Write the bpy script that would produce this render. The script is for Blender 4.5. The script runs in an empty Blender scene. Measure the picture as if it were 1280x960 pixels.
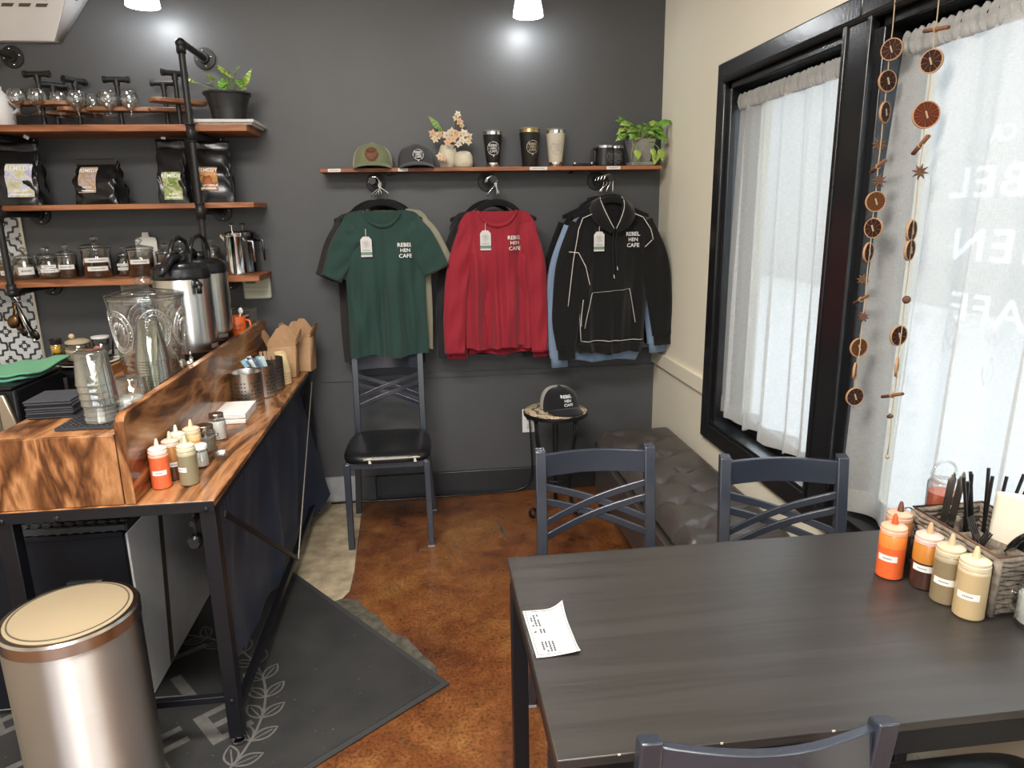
import bpy, bmesh, math, random
from mathutils import Vector, Matrix, noise as mnoise

random.seed(7)
SC = bpy.context.scene
COL = SC.collection
PI = math.pi

# ------------------------------------------------------------------ camera
def cam_setup():
    yaw, pit, rol = math.radians(6.898), math.radians(13.832), math.radians(-0.960)
    cy, sy = math.cos(yaw), math.sin(yaw)
    f = Vector((sy * math.cos(pit), cy * math.cos(pit), -math.sin(pit)))
    r = Vector((cy, -sy, 0))
    u = r.cross(f)
    c, s = math.cos(rol), math.sin(rol)
    rx = r * c + u * s
    up = u * c - r * s
    m = Matrix((rx, up, -f)).transposed().to_4x4()
    m.translation = Vector((0, 0, 1.5))
    cd = bpy.data.cameras.new('camera')
    cd.sensor_width = 36.0
    cd.lens = 871.5 / 1280 * 36.0
    cd.clip_start = 0.02
    co = bpy.data.objects.new('camera', cd)
    co.matrix_world = m
    COL.objects.link(co)
    SC.camera = co
cam_setup()

# ------------------------------------------------------------------ world, lights, exposure
SC.view_settings.view_transform = 'Standard'
SC.view_settings.look = 'None'
SC.view_settings.gamma = 1.0
SC.view_settings.use_curve_mapping = False
SC.view_settings.exposure = 0.12
W = bpy.data.worlds.new('sky')
SC.world = W
W.use_nodes = True
W.node_tree.nodes['Background'].inputs['Color'].default_value = (0.80, 0.90, 1.0, 1)
W.node_tree.nodes['Background'].inputs['Strength'].default_value = 6.0
SC.cycles.max_bounces = 10
SC.cycles.transparent_max_bounces = 24
SC.cycles.transmission_bounces = 8
SC.cycles.glossy_bounces = 4
SC.cycles.diffuse_bounces = 5
SC.cycles.caustics_reflective = False
SC.cycles.caustics_refractive = False
SC.cycles.sample_clamp_indirect = 4.0

def area(name, loc, rot, sx, sy, power, color, portal=False):
    l = bpy.data.lights.new(name, 'AREA')
    l.shape = 'RECTANGLE'; l.size = sx; l.size_y = sy
    l.energy = power; l.color = color
    if portal: l.cycles.is_portal = True
    o = bpy.data.objects.new(name, l)
    o.location = loc; o.rotation_euler = rot
    COL.objects.link(o)
    return o
# sky portals at the real openings (street front behind the camera, window wall on the right)
area('portal_front', (-1.0, -3.44, 1.45), (PI/2, 0, 0), 4.2, 2.5, 1, (1, 1, 1), True)
area('portal_window', (1.40, 2.38, 1.3), (0, PI/2, 0), 1.4, 0.82, 1, (1, 1, 1), True)
area('portal_window', (1.40, 1.0, 1.3), (0, PI/2, 0), 1.4, 1.75, 1, (1, 1, 1), True)
area('portal_window', (1.40, -1.6, 1.3), (0, PI/2, 0), 1.6, 2.4, 1, (1, 1, 1), True)
# two added fill lights below the unseen ceiling, brightening the room
area('ceiling_fill_light', (-0.6, 1.0, 2.86), (0, 0, 0), 1.2, 0.6, 100, (1.0, 0.95, 0.88))
area('ceiling_fill_light', (-0.6, -1.2, 2.86), (0, 0, 0), 1.2, 0.6, 100, (1.0, 0.95, 0.88))

# ------------------------------------------------------------------ builders
class B:
    def __init__(s): s.bm = bmesh.new()
    def add(s, vs, fs):
        V = [s.bm.verts.new(v) for v in vs]
        for f in fs:
            try: s.bm.faces.new([V[i] for i in f])
            except ValueError: pass
        return V
    def bx(s, x0, x1, y0, y1, z0, z1):
        s.add([(x0,y0,z0),(x1,y0,z0),(x1,y1,z0),(x0,y1,z0),(x0,y0,z1),(x1,y0,z1),(x1,y1,z1),(x0,y1,z1)],
              [(3,2,1,0),(4,5,6,7),(0,1,5,4),(1,2,6,5),(2,3,7,6),(3,0,4,7)])
        return s
    def obb(s, c, sz, rot=None):
        c = Vector(c); r = rot if rot is not None else Matrix.Identity(3)
        hx, hy, hz = sz[0]/2, sz[1]/2, sz[2]/2
        P = [(-hx,-hy,-hz),(hx,-hy,-hz),(hx,hy,-hz),(-hx,hy,-hz),(-hx,-hy,hz),(hx,-hy,hz),(hx,hy,hz),(-hx,hy,hz)]
        s.add([c + r @ Vector(p) for p in P], [(3,2,1,0),(4,5,6,7),(0,1,5,4),(1,2,6,5),(2,3,7,6),(3,0,4,7)])
        return s
    def bar(s, p0, p1, w, h, up=(0,0,1)):
        p0, p1 = Vector(p0), Vector(p1); d = p1 - p0; L = d.length; d.normalize()
        up = Vector(up)
        if abs(d.dot(up)) > 0.99: up = Vector((0,1,0))
        a = d.cross(up).normalized(); b = a.cross(d).normalized()
        return s.obb((p0+p1)/2, (w, L, h), Matrix((a, d, b)).transposed())
    def lathe(s, prof, n=24, c=(0,0,0), rot=None, close=False, sq=None):
        c = Vector(c); rings = []
        for r, z in prof:
            ring = []
            for i in range(n):
                a = 2*PI*i/n
                p = Vector((r*math.cos(a), r*math.sin(a), z))
                if rot is not None: p = rot @ p
                ring.append(s.bm.verts.new(c + p))
            rings.append(ring)
        m = len(rings)
        for k in range(m if close else m-1):
            A, Bq = rings[k], rings[(k+1) % m]
            for i in range(n):
                j = (i+1) % n
                s.bm.faces.new((A[i], A[j], Bq[j], Bq[i]))
        if not close:
            if prof[0][0] > 1e-5: s.bm.faces.new(rings[0][::-1])
            if prof[-1][0] > 1e-5: s.bm.faces.new(rings[-1])
        return s
    def tube(s, pts, r, n=8, closed=False, cap=True):
        pts = [Vector(p) for p in pts]; N = len(pts)
        rr = r if isinstance(r, (list, tuple)) else [r]*N
        T = []
        for i in range(N):
            a = pts[(i-1) % N] if (closed or i > 0) else pts[i]
            b = pts[(i+1) % N] if (closed or i < N-1) else pts[i]
            t = b - a
            T.append(t.normalized() if t.length > 1e-9 else Vector((0,0,1)))
        ref = Vector((0,0,1)) if abs(T[0].z) < 0.9 else Vector((0,1,0))
        nrm = T[0].cross(ref).normalized(); rings = []
        for i in range(N):
            nrm = (nrm - T[i]*nrm.dot(T[i])).normalized()
            bn = T[i].cross(nrm)
            rings.append([s.bm.verts.new(pts[i] + (nrm*math.cos(2*PI*k/n) + bn*math.sin(2*PI*k/n))*rr[i]) for k in range(n)])
        for i in range(N if closed else N-1):
            A, Bq = rings[i], rings[(i+1) % N]
            for k in range(n):
                j = (k+1) % n
                s.bm.faces.new((A[k], A[j], Bq[j], Bq[k]))
        if cap and not closed:
            s.bm.faces.new(rings[0][::-1]); s.bm.faces.new(rings[-1])
        return s
    def cyl(s, p0, p1, r, n=16): return s.tube([p0, p1], r, n)
    def ball(s, c, r, n=12, m=8, rot=None):
        if not isinstance(r, (tuple, list)): r = (r, r, r)
        c = Vector(c); rows = []
        for j in range(m+1):
            t = PI*j/m
            if j in (0, m):
                p = Vector((0, 0, r[2]*math.cos(t)))
                rows.append([s.bm.verts.new(c + (rot @ p if rot else p))]); continue
            row = []
            for i in range(n):
                a = 2*PI*i/n
                p = Vector((r[0]*math.sin(t)*math.cos(a), r[1]*math.sin(t)*math.sin(a), r[2]*math.cos(t)))
                row.append(s.bm.verts.new(c + (rot @ p if rot else p)))
            rows.append(row)
        for j in range(m):
            A, Bq = rows[j], rows[j+1]
            for i in range(n):
                k = (i+1) % n
                if j == 0: s.bm.faces.new((A[0], Bq[i], Bq[k]))
                elif j == m-1: s.bm.faces.new((A[i], Bq[0], A[k]))
                else: s.bm.faces.new((A[i], Bq[i], Bq[k], A[k]))
        return s
    def poly(s, pts, d):
        """extrude a planar polygon (3d points) by vector d"""
        pts = [Vector(p) for p in pts]; d = Vector(d); n = len(pts)
        A = [s.bm.verts.new(p) for p in pts]; C = [s.bm.verts.new(p + d) for p in pts]
        s.bm.faces.new(A[::-1]); s.bm.faces.new(C)
        for i in range(n):
            j = (i+1) % n
            s.bm.faces.new((A[i], A[j], C[j], C[i]))
        return s
    def grid(s, f, nu, nv, cu=False):
        V = [[s.bm.verts.new(f(i/nu, j/nv)) for i in range(nu if cu else nu+1)] for j in range(nv+1)]
        for j in range(nv):
            for i in range(nu):
                k = (i+1) % nu if cu else i+1
                s.bm.faces.new((V[j][i], V[j][k], V[j+1][k], V[j+1][i]))
        return s
    def arc(s, r, z0, z1, a0, a1, n=8, c=(0,0,0)):
        c = Vector(c)
        return s.grid(lambda u, v: c + Vector((r*math.cos(a0+(a1-a0)*u), r*math.sin(a0+(a1-a0)*u), z0+(z1-z0)*v)), n, 1)

def tag(o, label=None, cat=None, group=None, kind=None):
    if label: o['label'] = label
    if cat: o['category'] = cat
    if group: o['group'] = group
    if kind: o['kind'] = kind
    return o
def thing(name, label, cat, loc=(0,0,0), rz=0.0, group=None):
    o = bpy.data.objects.new(name, None)
    o.empty_display_size = 0.05
    COL.objects.link(o)
    o.location = loc; o.rotation_euler = (0, 0, rz)
    if o.location.z > .05: o.location.z += .0008     # rest just clear of the surface below
    return tag(o, label, cat, group)
def rootmat(o):
    if o.type == 'EMPTY' or o.get('_rm'):
        return Matrix.Translation(o.location) @ o.rotation_euler.to_matrix().to_4x4()
    return Matrix.Identity(4)
def part(name, b, m, parent=None, smooth=None, bevel=0, world=False, label=None, solid=0, subsurf=0, kind=None, seg=2):
    """link the shape as ONE mesh object; world=True: b is in world coordinates, parent is an Empty root"""
    bm = b.bm if isinstance(b, B) else b
    bmesh.ops.recalc_face_normals(bm, faces=bm.faces)
    me = bpy.data.meshes.new(name)
    bm.to_mesh(me); bm.free()
    if world and parent is not None:
        p = parent
        while p.parent is not None: p = p.parent
        me.transform(rootmat(p).inverted())
    o = bpy.data.objects.new(name, me)
    COL.objects.link(o)
    if m is not None: me.materials.append(m)
    if parent is not None: o.parent = parent
    if smooth is None or smooth:
        me.shade_smooth() if smooth else me.set_sharp_from_angle(angle=math.radians(35))
    if bevel:
        md = o.modifiers.new('bevel', 'BEVEL'); md.width = bevel; md.segments = seg; md.limit_method = 'ANGLE'; md.angle_limit = math.radians(40)
    if solid:
        md = o.modifiers.new('solid', 'SOLIDIFY'); md.thickness = solid; md.offset = 0
    if subsurf:
        md = o.modifiers.new('sub', 'SUBSURF'); md.levels = subsurf; md.render_levels = subsurf
    if label: o['label'] = label
    if kind: o['kind'] = kind
    return o
def single(name, b, m, label, cat, group=None, **kw):
    return tag(part(name, b, m, **kw), label, cat, group)
def struct(name, b, m, parent=None, **kw):
    o = part(name, b, m, parent, **kw)
    if parent is None: o['kind'] = 'structure'
    return o
def nth(k, n=None):
    return ('bottom one', 'second from the bottom', 'third from the bottom', 'fourth from the bottom', 'fifth from the bottom', 'sixth from the bottom', 'seventh from the bottom', 'eighth from the bottom', 'ninth from the bottom', 'tenth from the bottom', 'eleventh from the bottom', 'twelfth from the bottom', 'thirteenth from the bottom', 'fourteenth from the bottom')[k]
def dup(root, loc, rz=0.0, label=None, group=None):
    def cp(o, par):
        c = o.copy(); COL.objects.link(c); c.parent = par
        for ch in o.children: cp(ch, c)
        return c
    r = root.copy(); COL.objects.link(r)
    r.location = loc; r.rotation_euler = (0, 0, rz)
    for ch in root.children: cp(ch, r)
    if label: r['label'] = label
    if group: r['group'] = group
    return r

_tc = {}
def text_mesh(s, spacing=1.0):
    """flat outline text mesh of unit size, centred"""
    k = (s, spacing)
    if k in _tc: return _tc[k]
    cu = bpy.data.curves.new('t', 'FONT'); cu.body = s; cu.align_x = 'CENTER'; cu.align_y = 'CENTER'
    cu.resolution_u = 2; cu.space_character = spacing; cu.offset = 0.012
    o = bpy.data.objects.new('t', cu); COL.objects.link(o)
    bpy.context.view_layer.update()
    me = bpy.data.meshes.new_from_object(o.evaluated_get(bpy.context.evaluated_depsgraph_get()))
    vs = [tuple(v.co) for v in me.vertices]; fs = [tuple(p.vertices) for p in me.polygons]
    bpy.data.objects.remove(o); bpy.data.curves.remove(cu); bpy.data.meshes.remove(me)
    _tc[k] = (vs, fs)
    return _tc[k]
def put_text(b, s, size, f, dx=0, dy=0, spacing=1.0, sx=1.0):
    """f maps flat (x, y) to a 3d point"""
    vs, fs = text_mesh(s, spacing)
    b.add([f(v[0]*size*sx + dx, v[1]*size + dy) for v in vs], fs)
def plane_map(c, ux, uy):
    c, ux, uy = Vector(c), Vector(ux), Vector(uy)
    return lambda x, y: c + ux*x + uy*y
def cyl_map(c, r, a0=-PI/2):
    c = Vector(c)
    return lambda x, y: c + Vector((r*math.cos(a0 + x/r), r*math.sin(a0 + x/r), y))
def logo(b, f, R, ring=True, lines=True):
    if lines:
        put_text(b, 'REBEL', R*0.50, f, 0, R*0.42, sx=1.05)
        put_text(b, 'HEN', R*0.46, f, 0, 0)
        put_text(b, 'CAFE', R*0.50, f, 0, -R*0.42, sx=1.05)
        for sx in (-1, 1):
            P = [(sx*R*0.62, -R*.02), (sx*R*0.78, -R*.02), (sx*R*0.78, R*.04), (sx*R*0.62, R*.04)]
            b.add([f(*p) for p in P], [(0,1,2,3)])
    if ring:
        n = 40
        vs = []
        for i in range(n):
            a = 2*PI*i/n
            for q in (0.93, 1.0): vs.append(f(q*R*math.cos(a), q*R*math.sin(a)))
        b.add(vs, [(2*i, 2*i+1, (2*i+3) % (2*n), (2*i+2) % (2*n)) for i in range(n) if i % 10 != 2])
        b.add([f(-R*.1, -R*.98), f(R*.1, -R*.98), f(0, -R*1.28)], [(0,1,2)])

# ------------------------------------------------------------------ materials
def newmat(name):
    m = bpy.data.materials.new(name); m.use_nodes = True
    nt = m.node_tree; nt.nodes.clear()
    out = nt.nodes.new('ShaderNodeOutputMaterial')
    p = nt.nodes.new('ShaderNodeBsdfPrincipled')
    nt.links.new(p.outputs[0], out.inputs[0])
    return m, nt, p, out
def c4(c): return (c[0], c[1], c[2], 1)
def coords(nt, scale=(1,1,1), kind='Object', rot=(0,0,0)):
    tc = nt.nodes.new('ShaderNodeTexCoord'); mp = nt.nodes.new('ShaderNodeMapping')
    mp.inputs['Scale'].default_value = scale; mp.inputs['Rotation'].default_value = rot
    nt.links.new(tc.outputs[kind], mp.inputs[0])
    return mp.outputs[0]
def nz(nt, vec, scale, detail=4, rough=0.55, dist=0.0):
    n = nt.nodes.new('ShaderNodeTexNoise')
    n.inputs['Scale'].default_value = scale; n.inputs['Detail'].default_value = detail
    n.inputs['Roughness'].default_value = rough; n.inputs['Distortion'].default_value = dist
    nt.links.new(vec, n.inputs['Vector'])
    return n.outputs['Fac']
def ramp(nt, fac, stops):
    r = nt.nodes.new('ShaderNodeValToRGB')
    el = r.color_ramp.elements
    while len(el) < len(stops): el.new(0.5)
    for e, (p, c) in zip(el, stops): e.position = p; e.color = c4(c)
    nt.links.new(fac, r.inputs[0])
    return r.outputs[0]
def mixc(nt, fac, a, b, mode='MIX'):
    n = nt.nodes.new('ShaderNodeMix'); n.data_type = 'RGBA'; n.blend_type = mode
    for sock, v in ((n.inputs[0], fac), (n.inputs[6], a), (n.inputs[7], b)):
        if hasattr(v, 'is_linked'): nt.links.new(v, sock)
        elif isinstance(v, (int, float)): sock.default_value = v
        else: sock.default_value = c4(v)
    return n.outputs[2]
def bump(nt, p, h, strength, dist=0.01):
    b = nt.nodes.new('ShaderNodeBump'); b.inputs['Strength'].default_value = strength; b.inputs['Distance'].default_value = dist
    nt.links.new(h, b.inputs['Height']); nt.links.new(b.outputs[0], p.inputs['Normal'])
_mats = {}
def M(name, col, rough=0.5, metal=0.0, spec=0.5, var=0.0, vscale=8, bmp=0.0, bscale=60, sheen=0, coat=0, sub=0, emit=0, trans=0):
    if name in _mats: return _mats[name]
    m, nt, p, out = newmat(name)
    p.inputs['Roughness'].default_value = rough; p.inputs['Metallic'].default_value = metal
    p.inputs['Specular IOR Level'].default_value = spec
    p.inputs['Base Color'].default_value = c4(col)
    if sheen: p.inputs['Sheen Weight'].default_value = sheen
    if coat: p.inputs['Coat Weight'].default_value = coat; p.inputs['Coat Roughness'].default_value = 0.15
    if sub:
        p.inputs['Subsurface Weight'].default_value = sub; p.inputs['Subsurface Radius'].default_value = (.01,.008,.006)
    v = coords(nt)
    if var:
        lo = tuple(c*(1-var) for c in col); hi = tuple(min(1, c*(1+var)) for c in col)
        nt.links.new(ramp(nt, nz(nt, v, vscale), [(0.3, lo), (0.7, hi)]), p.inputs['Base Color'])
    if bmp: bump(nt, p, nz(nt, v, bscale), bmp, 0.004)
    if emit:
        p.inputs['Emission Color'].default_value = c4(col); p.inputs['Emission Strength'].default_value = emit
    if trans: p.inputs['Transmission Weight'].default_value = trans
    _mats[name] = m
    return m
def thin_glass(name, tint=(0.96, 0.98, 0.98), milk=0.0, rough=0.03, edge=0.75, bmp=0, bscale=40, base=0.03):
    m, nt, p, out = newmat(name)
    nt.nodes.remove(p)
    tr = nt.nodes.new('ShaderNodeBsdfTransparent'); tr.inputs[0].default_value = c4(tint)
    gl = nt.nodes.new('ShaderNodeBsdfGlossy'); gl.inputs['Roughness'].default_value = rough
    lw = nt.nodes.new('ShaderNodeLayerWeight'); lw.inputs[0].default_value = 0.35
    mr = nt.nodes.new('ShaderNodeMapRange'); mr.inputs[1].default_value = 0; mr.inputs[2].default_value = 1
    mr.inputs[3].default_value = base; mr.inputs[4].default_value = edge
    nt.links.new(lw.outputs['Facing'], mr.inputs[0])
    mx = nt.nodes.new('ShaderNodeMixShader')
    nt.links.new(mr.outputs[0], mx.inputs[0]); nt.links.new(tr.outputs[0], mx.inputs[1]); nt.links.new(gl.outputs[0], mx.inputs[2])
    last = mx.outputs[0]
    if milk:
        df = nt.nodes.new('ShaderNodeBsdfDiffuse'); df.inputs[0].default_value = (0.85, 0.86, 0.82, 1)
        m2 = nt.nodes.new('ShaderNodeMixShader'); m2.inputs[0].default_value = milk
        nt.links.new(last, m2.inputs[1]); nt.links.new(df.outputs[0], m2.inputs[2]); last = m2.outputs[0]
    if bmp:
        b = nt.nodes.new('ShaderNodeBump'); b.inputs['Strength'].default_value = bmp; b.inputs['Distance'].default_value = 0.004
        nt.links.new(nz(nt, coords(nt), bscale), b.inputs['Height'])
        nt.links.new(b.outputs[0], gl.inputs['Normal']); nt.links.new(b.outputs[0], lw.inputs['Normal'])
    nt.links.new(last, out.inputs[0])
    return m
def wood(name, stops, scale=(1,1,1), nscale=3.0, dist=1.2, rough=0.3, rings=9.0, spec=0.5, rot=(0,0,0), fine=40, bmp=0.05):
    m, nt, p, out = newmat(name)
    v = coords(nt, scale, rot=rot)
    n1 = nz(nt, v, nscale, 3, 0.5, dist)
    mul = nt.nodes.new('ShaderNodeMath'); mul.operation = 'MULTIPLY'; mul.inputs[1].default_value = rings
    nt.links.new(n1, mul.inputs[0])
    fr = nt.nodes.new('ShaderNodeMath'); fr.operation = 'PINGPONG'; fr.inputs[1].default_value = 1.0
    nt.links.new(mul.outputs[0], fr.inputs[0])
    n2 = nz(nt, v, fine, 3, 0.6, 0.4)
    ad = nt.nodes.new('ShaderNodeMath'); ad.operation = 'MULTIPLY_ADD'; ad.inputs[1].default_value = 0.62
    nt.links.new(fr.outputs[0], ad.inputs[0])
    m3 = nt.nodes.new('ShaderNodeMath'); m3.operation = 'MULTIPLY'; m3.inputs[1].default_value = 0.40
    nt.links.new(n2, m3.inputs[0]); nt.links.new(m3.outputs[0], ad.inputs[2])
    nt.links.new(ramp(nt, ad.outputs[0], stops), p.inputs['Base Color'])
    p.inputs['Roughness'].default_value = rough; p.inputs['Specular IOR Level'].default_value = spec
    if bmp: bump(nt, p, ad.outputs[0], bmp, 0.002)
    return m
def fabric(name, col, rough=0.85, weave=900, sheen=0.15, var=0.12):
    m, nt, p, out = newmat(name)
    v = coords(nt)
    lo = tuple(c*(1-var) for c in col); hi = tuple(min(1, c*(1+var)) for c in col)
    nt.links.new(ramp(nt, nz(nt, v, 260, 2), [(0.3, lo), (0.7, hi)]), p.inputs['Base Color'])
    p.inputs['Roughness'].default_value = rough; p.inputs['Sheen Weight'].default_value = sheen
    p.inputs['Specular IOR Level'].default_value = 0.2
    bump(nt, p, nz(nt, v, 500, 1), 0.15, 0.001)
    return m

# palette
m_black = M('black_powder_coat', (0.006, 0.0065, 0.009), 0.40, spec=0.35, var=0.1, bmp=0.05, bscale=400)
m_chair = M('charcoal_chair_metal', (0.026, 0.032, 0.046), 0.27, spec=0.9, bmp=0.03, bscale=300)
m_vinyl = M('black_vinyl', (0.008, 0.008, 0.009), 0.33, bmp=0.12, bscale=180)
m_pipe = M('black_iron_pipe', (0.022, 0.021, 0.021), 0.42, 0.4, bmp=0.08, bscale=220)
m_steel = M('brushed_steel', (0.62, 0.60, 0.56), 0.24, 1.0)
m_chrome = M('chrome', (0.78, 0.79, 0.80), 0.10, 1.0)
m_white = M('white_paint', (0.80, 0.80, 0.79), 0.45)
m_paper = M('white_paper', (0.64, 0.63, 0.61), 0.8)
m_ink = M('black_ink', (0.03, 0.03, 0.03), 0.7)
m_print = M('white_print', (0.85, 0.85, 0.84), 0.7)
m_glass = thin_glass('clear_glass', edge=1.0, base=.09)
m_pane = thin_glass('window_glass', (0.97, 0.985, 0.98), edge=0.5)
m_plastic = thin_glass('clear_plastic', (0.95, 0.96, 0.94), milk=0.02, rough=0.03, edge=1.0, base=.06)
m_cream_paper = M('cream_napkin', (0.78, 0.72, 0.58), 0.85, bmp=0.2, bscale=150)
m_kraft = M('kraft_board', (0.42, 0.25, 0.13), 0.75, var=0.10, vscale=60)
m_blackplastic = M('black_plastic', (0.010, 0.010, 0.011), 0.25)
m_rubber = M('black_rubber', (0.030, 0.030, 0.033), 0.7, bmp=0.2, bscale=300)
m_desk = wood('walnut_laminate', [(0.12, (0.030, 0.011, 0.005)), (0.34, (0.115, 0.042, 0.014)), (0.58, (0.24, 0.098, 0.034)), (0.85, (0.42, 0.20, 0.085))], (1.0, 0.22, 1.0), 6.5, 1.6, 0.22, 6.0, fine=55)
m_desk_v = wood('walnut_laminate_front', [(0.12, (0.035, 0.013, 0.006)), (0.36, (0.13, 0.048, 0.016)), (0.6, (0.26, 0.11, 0.04)), (0.85, (0.44, 0.215, 0.095))], (2.6, 1.0, 0.7), 2.6, 1.6, 0.28, 8, fine=60)
m_shelf = wood('stained_pine', [(0.1, (0.10, 0.032, 0.012)), (0.45, (0.24, 0.080, 0.030)), (0.8, (0.38, 0.150, 0.060))], (0.5, 5, 5), 3.0, 0.8, 0.5, 6, fine=40)
m_flight = wood('flight_wood', [(0.1, (0.10, 0.04, 0.018)), (0.5, (0.22, 0.095, 0.042)), (0.85, (0.36, 0.18, 0.085))], (1, 5, 5), 5.0, 0.8, 0.45, 6, fine=60)
m_table = wood('black_brown_ash', [(0.1, (0.030, 0.026, 0.024)), (0.5, (0.036, 0.032, 0.029)), (0.9, (0.043, 0.038, 0.035))], (0.35, 9, 9), 4.0, 0.5, 0.34, 5, fine=40, bmp=0.10)
m_leaf = M('pothos_leaf', (0.16, 0.36, 0.045), 0.35, var=0.45, vscale=22)
m_leafy = M('pothos_leaf_light', (0.36, 0.52, 0.10), 0.35, var=0.3, vscale=30)
m_stem = M('green_stem', (0.22, 0.33, 0.10), 0.5)

# ------------------------------------------------------------------ setting
XR, YB, ZC = 1.217, 3.60, 2.90
XL, YF = -3.6, -3.5

def floor_mat():
    m, nt, p, out = newmat('acid_stained_concrete')
    v = coords(nt)
    big = nz(nt, v, 2.6, 5, 0.62, 0.6)
    mid = nz(nt, v, 9.0, 6, 0.68, 0.3)
    fine = nz(nt, v, 95, 4, 0.7)
    a = ramp(nt, big, [(0.30, (0.060, 0.020, 0.009)), (0.43, (0.150, 0.046, 0.014)), (0.55, (0.240, 0.088, 0.024)), (0.70, (0.36, 0.19, 0.055))])
    b = ramp(nt, mid, [(0.33, (0.050, 0.020, 0.010)), (0.52, (0.19, 0.063, 0.018)), (0.74, (0.36, 0.175, 0.055))])
    c = mixc(nt, 0.5, a, b)
    d = mixc(nt, 1.0, c, ramp(nt, fine, [(0.36, (0.42, 0.40, 0.38)), (0.56, (1.0, 1.0, 1.0))]), 'MULTIPLY')
    spots = ramp(nt, nz(nt, v, 5.3, 4, 0.6), [(0.66, (0, 0, 0)), (0.74, (1, 1, 1))])
    e = mixc(nt, spots, d, (0.13, 0.115, 0.065))
    nt.links.new(e, p.inputs['Base Color'])
    r = ramp(nt, mid, [(0.3, (0.24, 0.24, 0.24)), (0.7, (0.38, 0.38, 0.38))])
    nt.links.new(r, p.inputs['Roughness'])
    bump(nt, p, fine, 0.10, 0.003)
    return m
def wallpaint(name, c, rough=0.55, amt=0.10):
    m, nt, p, out = newmat(name)
    v = coords(nt)
    lo = tuple(x*(1-amt) for x in c); hi = tuple(x*(1+amt) for x in c)
    nt.links.new(ramp(nt, nz(nt, v, 1.8, 4), [(0.3, lo), (0.7, hi)]), p.inputs['Base Color'])
    p.inputs['Roughness'].default_value = rough
    bump(nt, p, nz(nt, v, 70, 4, 0.7), 0.12, 0.003)
    return m
m_floor = floor_mat()
m_dark = wallpaint('charcoal_wall_paint', (0.070, 0.072, 0.076), 0.48)
m_cream = wallpaint('cream_wall_paint', (0.80, 0.75, 0.61), 0.5, 0.03)
m_ceil = wallpaint('ceiling_paint', (0.78, 0.76, 0.72), 0.7, 0.03)
m_frame = M('black_gloss_window_paint', (0.010, 0.010, 0.011), 0.22, bmp=0.15, bscale=90)
m_conc = M('bare_concrete', (0.36, 0.29, 0.19), 0.8, var=0.35, vscale=14, bmp=0.5, bscale=60)
m_concd = M('broken_concrete_edge', (0.070, 0.062, 0.045), 0.85, var=0.5, vscale=30, bmp=0.6, bscale=60)
m_drywall = M('bare_drywall', (0.34, 0.34, 0.35), 0.85, var=0.15, vscale=20)
m_street = M('pale_asphalt', (0.42, 0.42, 0.42), 0.9, var=0.1)

b = B(); b.bx(XL, 1.40, YF, YB + .15, -0.1, 0); struct('floor', b, m_floor)
b = B(); b.bx(XL, 1.40, YF, YB + .15, ZC, ZC + .1); struct('ceiling', b, m_ceil)
b = B(); b.bx(XL - .1, 1.40, YB, YB + .15, 0, ZC); wall_back = struct('wall_back', b, m_dark)
b = B(); b.bx(XL - .1, XL, YF, YB, 0, ZC); struct('wall_left', b, m_cream)
# right wall around its three window openings
b = B()
for y0, y1 in ((2.80, YB), (1.87, 1.98), (-0.40, 0.12), (YF, -2.8)): b.bx(XR, 1.40, y0, y1, 0, ZC)
for y0, y1 in ((1.98, 2.80), (0.12, 1.87), (-2.8, -0.40)):
    b.bx(XR, 1.40, y0, y1, 0, 0.575); b.bx(XR, 1.40, y0, y1, 1.985, ZC)
struct('wall_right', b, m_cream)
# front wall behind the camera: a glazed street front
b = B()
b.bx(XL - .1, -3.1, YF - .12, YF, 0, ZC); b.bx(1.1, 1.40, YF - .12, YF, 0, ZC)
b.bx(-3.1, 1.1, YF - .12, YF, 0, 0.2); b.bx(-3.1, 1.1, YF - .12, YF, 2.7, ZC)
struct('wall_front', b, m_cream)
w = struct('window_3', B().bx(-3.1, 1.1, YF - .08, YF - .02, 0.2, 0.27), m_frame)
for x in (-3.07, -2.05, -1.0, 0.05, 1.07): part('mullion', B().bx(x - .03, x + .03, YF - .08, YF - .02, 0.2, 2.7), m_frame, w)
part('mullion', B().bx(-3.1, 1.1, YF - .08, YF - .02, 2.63, 2.7), m_frame, w)
w = struct('window_4', B().bx(1.27, 1.33, -2.8, -0.4, 0.575, 0.64), m_frame)
for y in (-2.77, -1.6, -0.43): part('mullion', B().bx(1.27, 1.33, y - .03, y + .03, 0.575, 1.985), m_frame, w)

# back wall: lower panel, joint strip, baseboard, bare drywall
struct('trim_1', B().bx(-0.56, XR, YB - .006, YB, 0.66, 0.688), m_dark, bevel=.002)
struct('trim_2', B().bx(0.018, 0.030, YB - .003, YB, 0.137, 0.66), m_dark)
struct('baseboard_back', B().bx(-0.312, XR, YB - .018, YB, 0, 0.135), M('black_baseboard', (0.022, 0.023, 0.026), 0.35), bevel=.004)
struct('trim_3', B().bx(-0.40, -0.316, YB - .012, YB, 0, 0.132), m_dark)
struct('trim_4', B().bx(-0.62, -0.402, YB - .010, YB, 0.002, 0.140), m_drywall)
# chair rail and lower panel on the cream wall
struct('trim_5', B().bx(XR - .016, XR, 2.875, YB, 0.697, 0.770), m_cream, bevel=.004)
struct('baseboard_right', B().bx(XR - .014, XR, YF, YB - .02, 0, 0.11), m_cream, bevel=.003)
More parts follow.
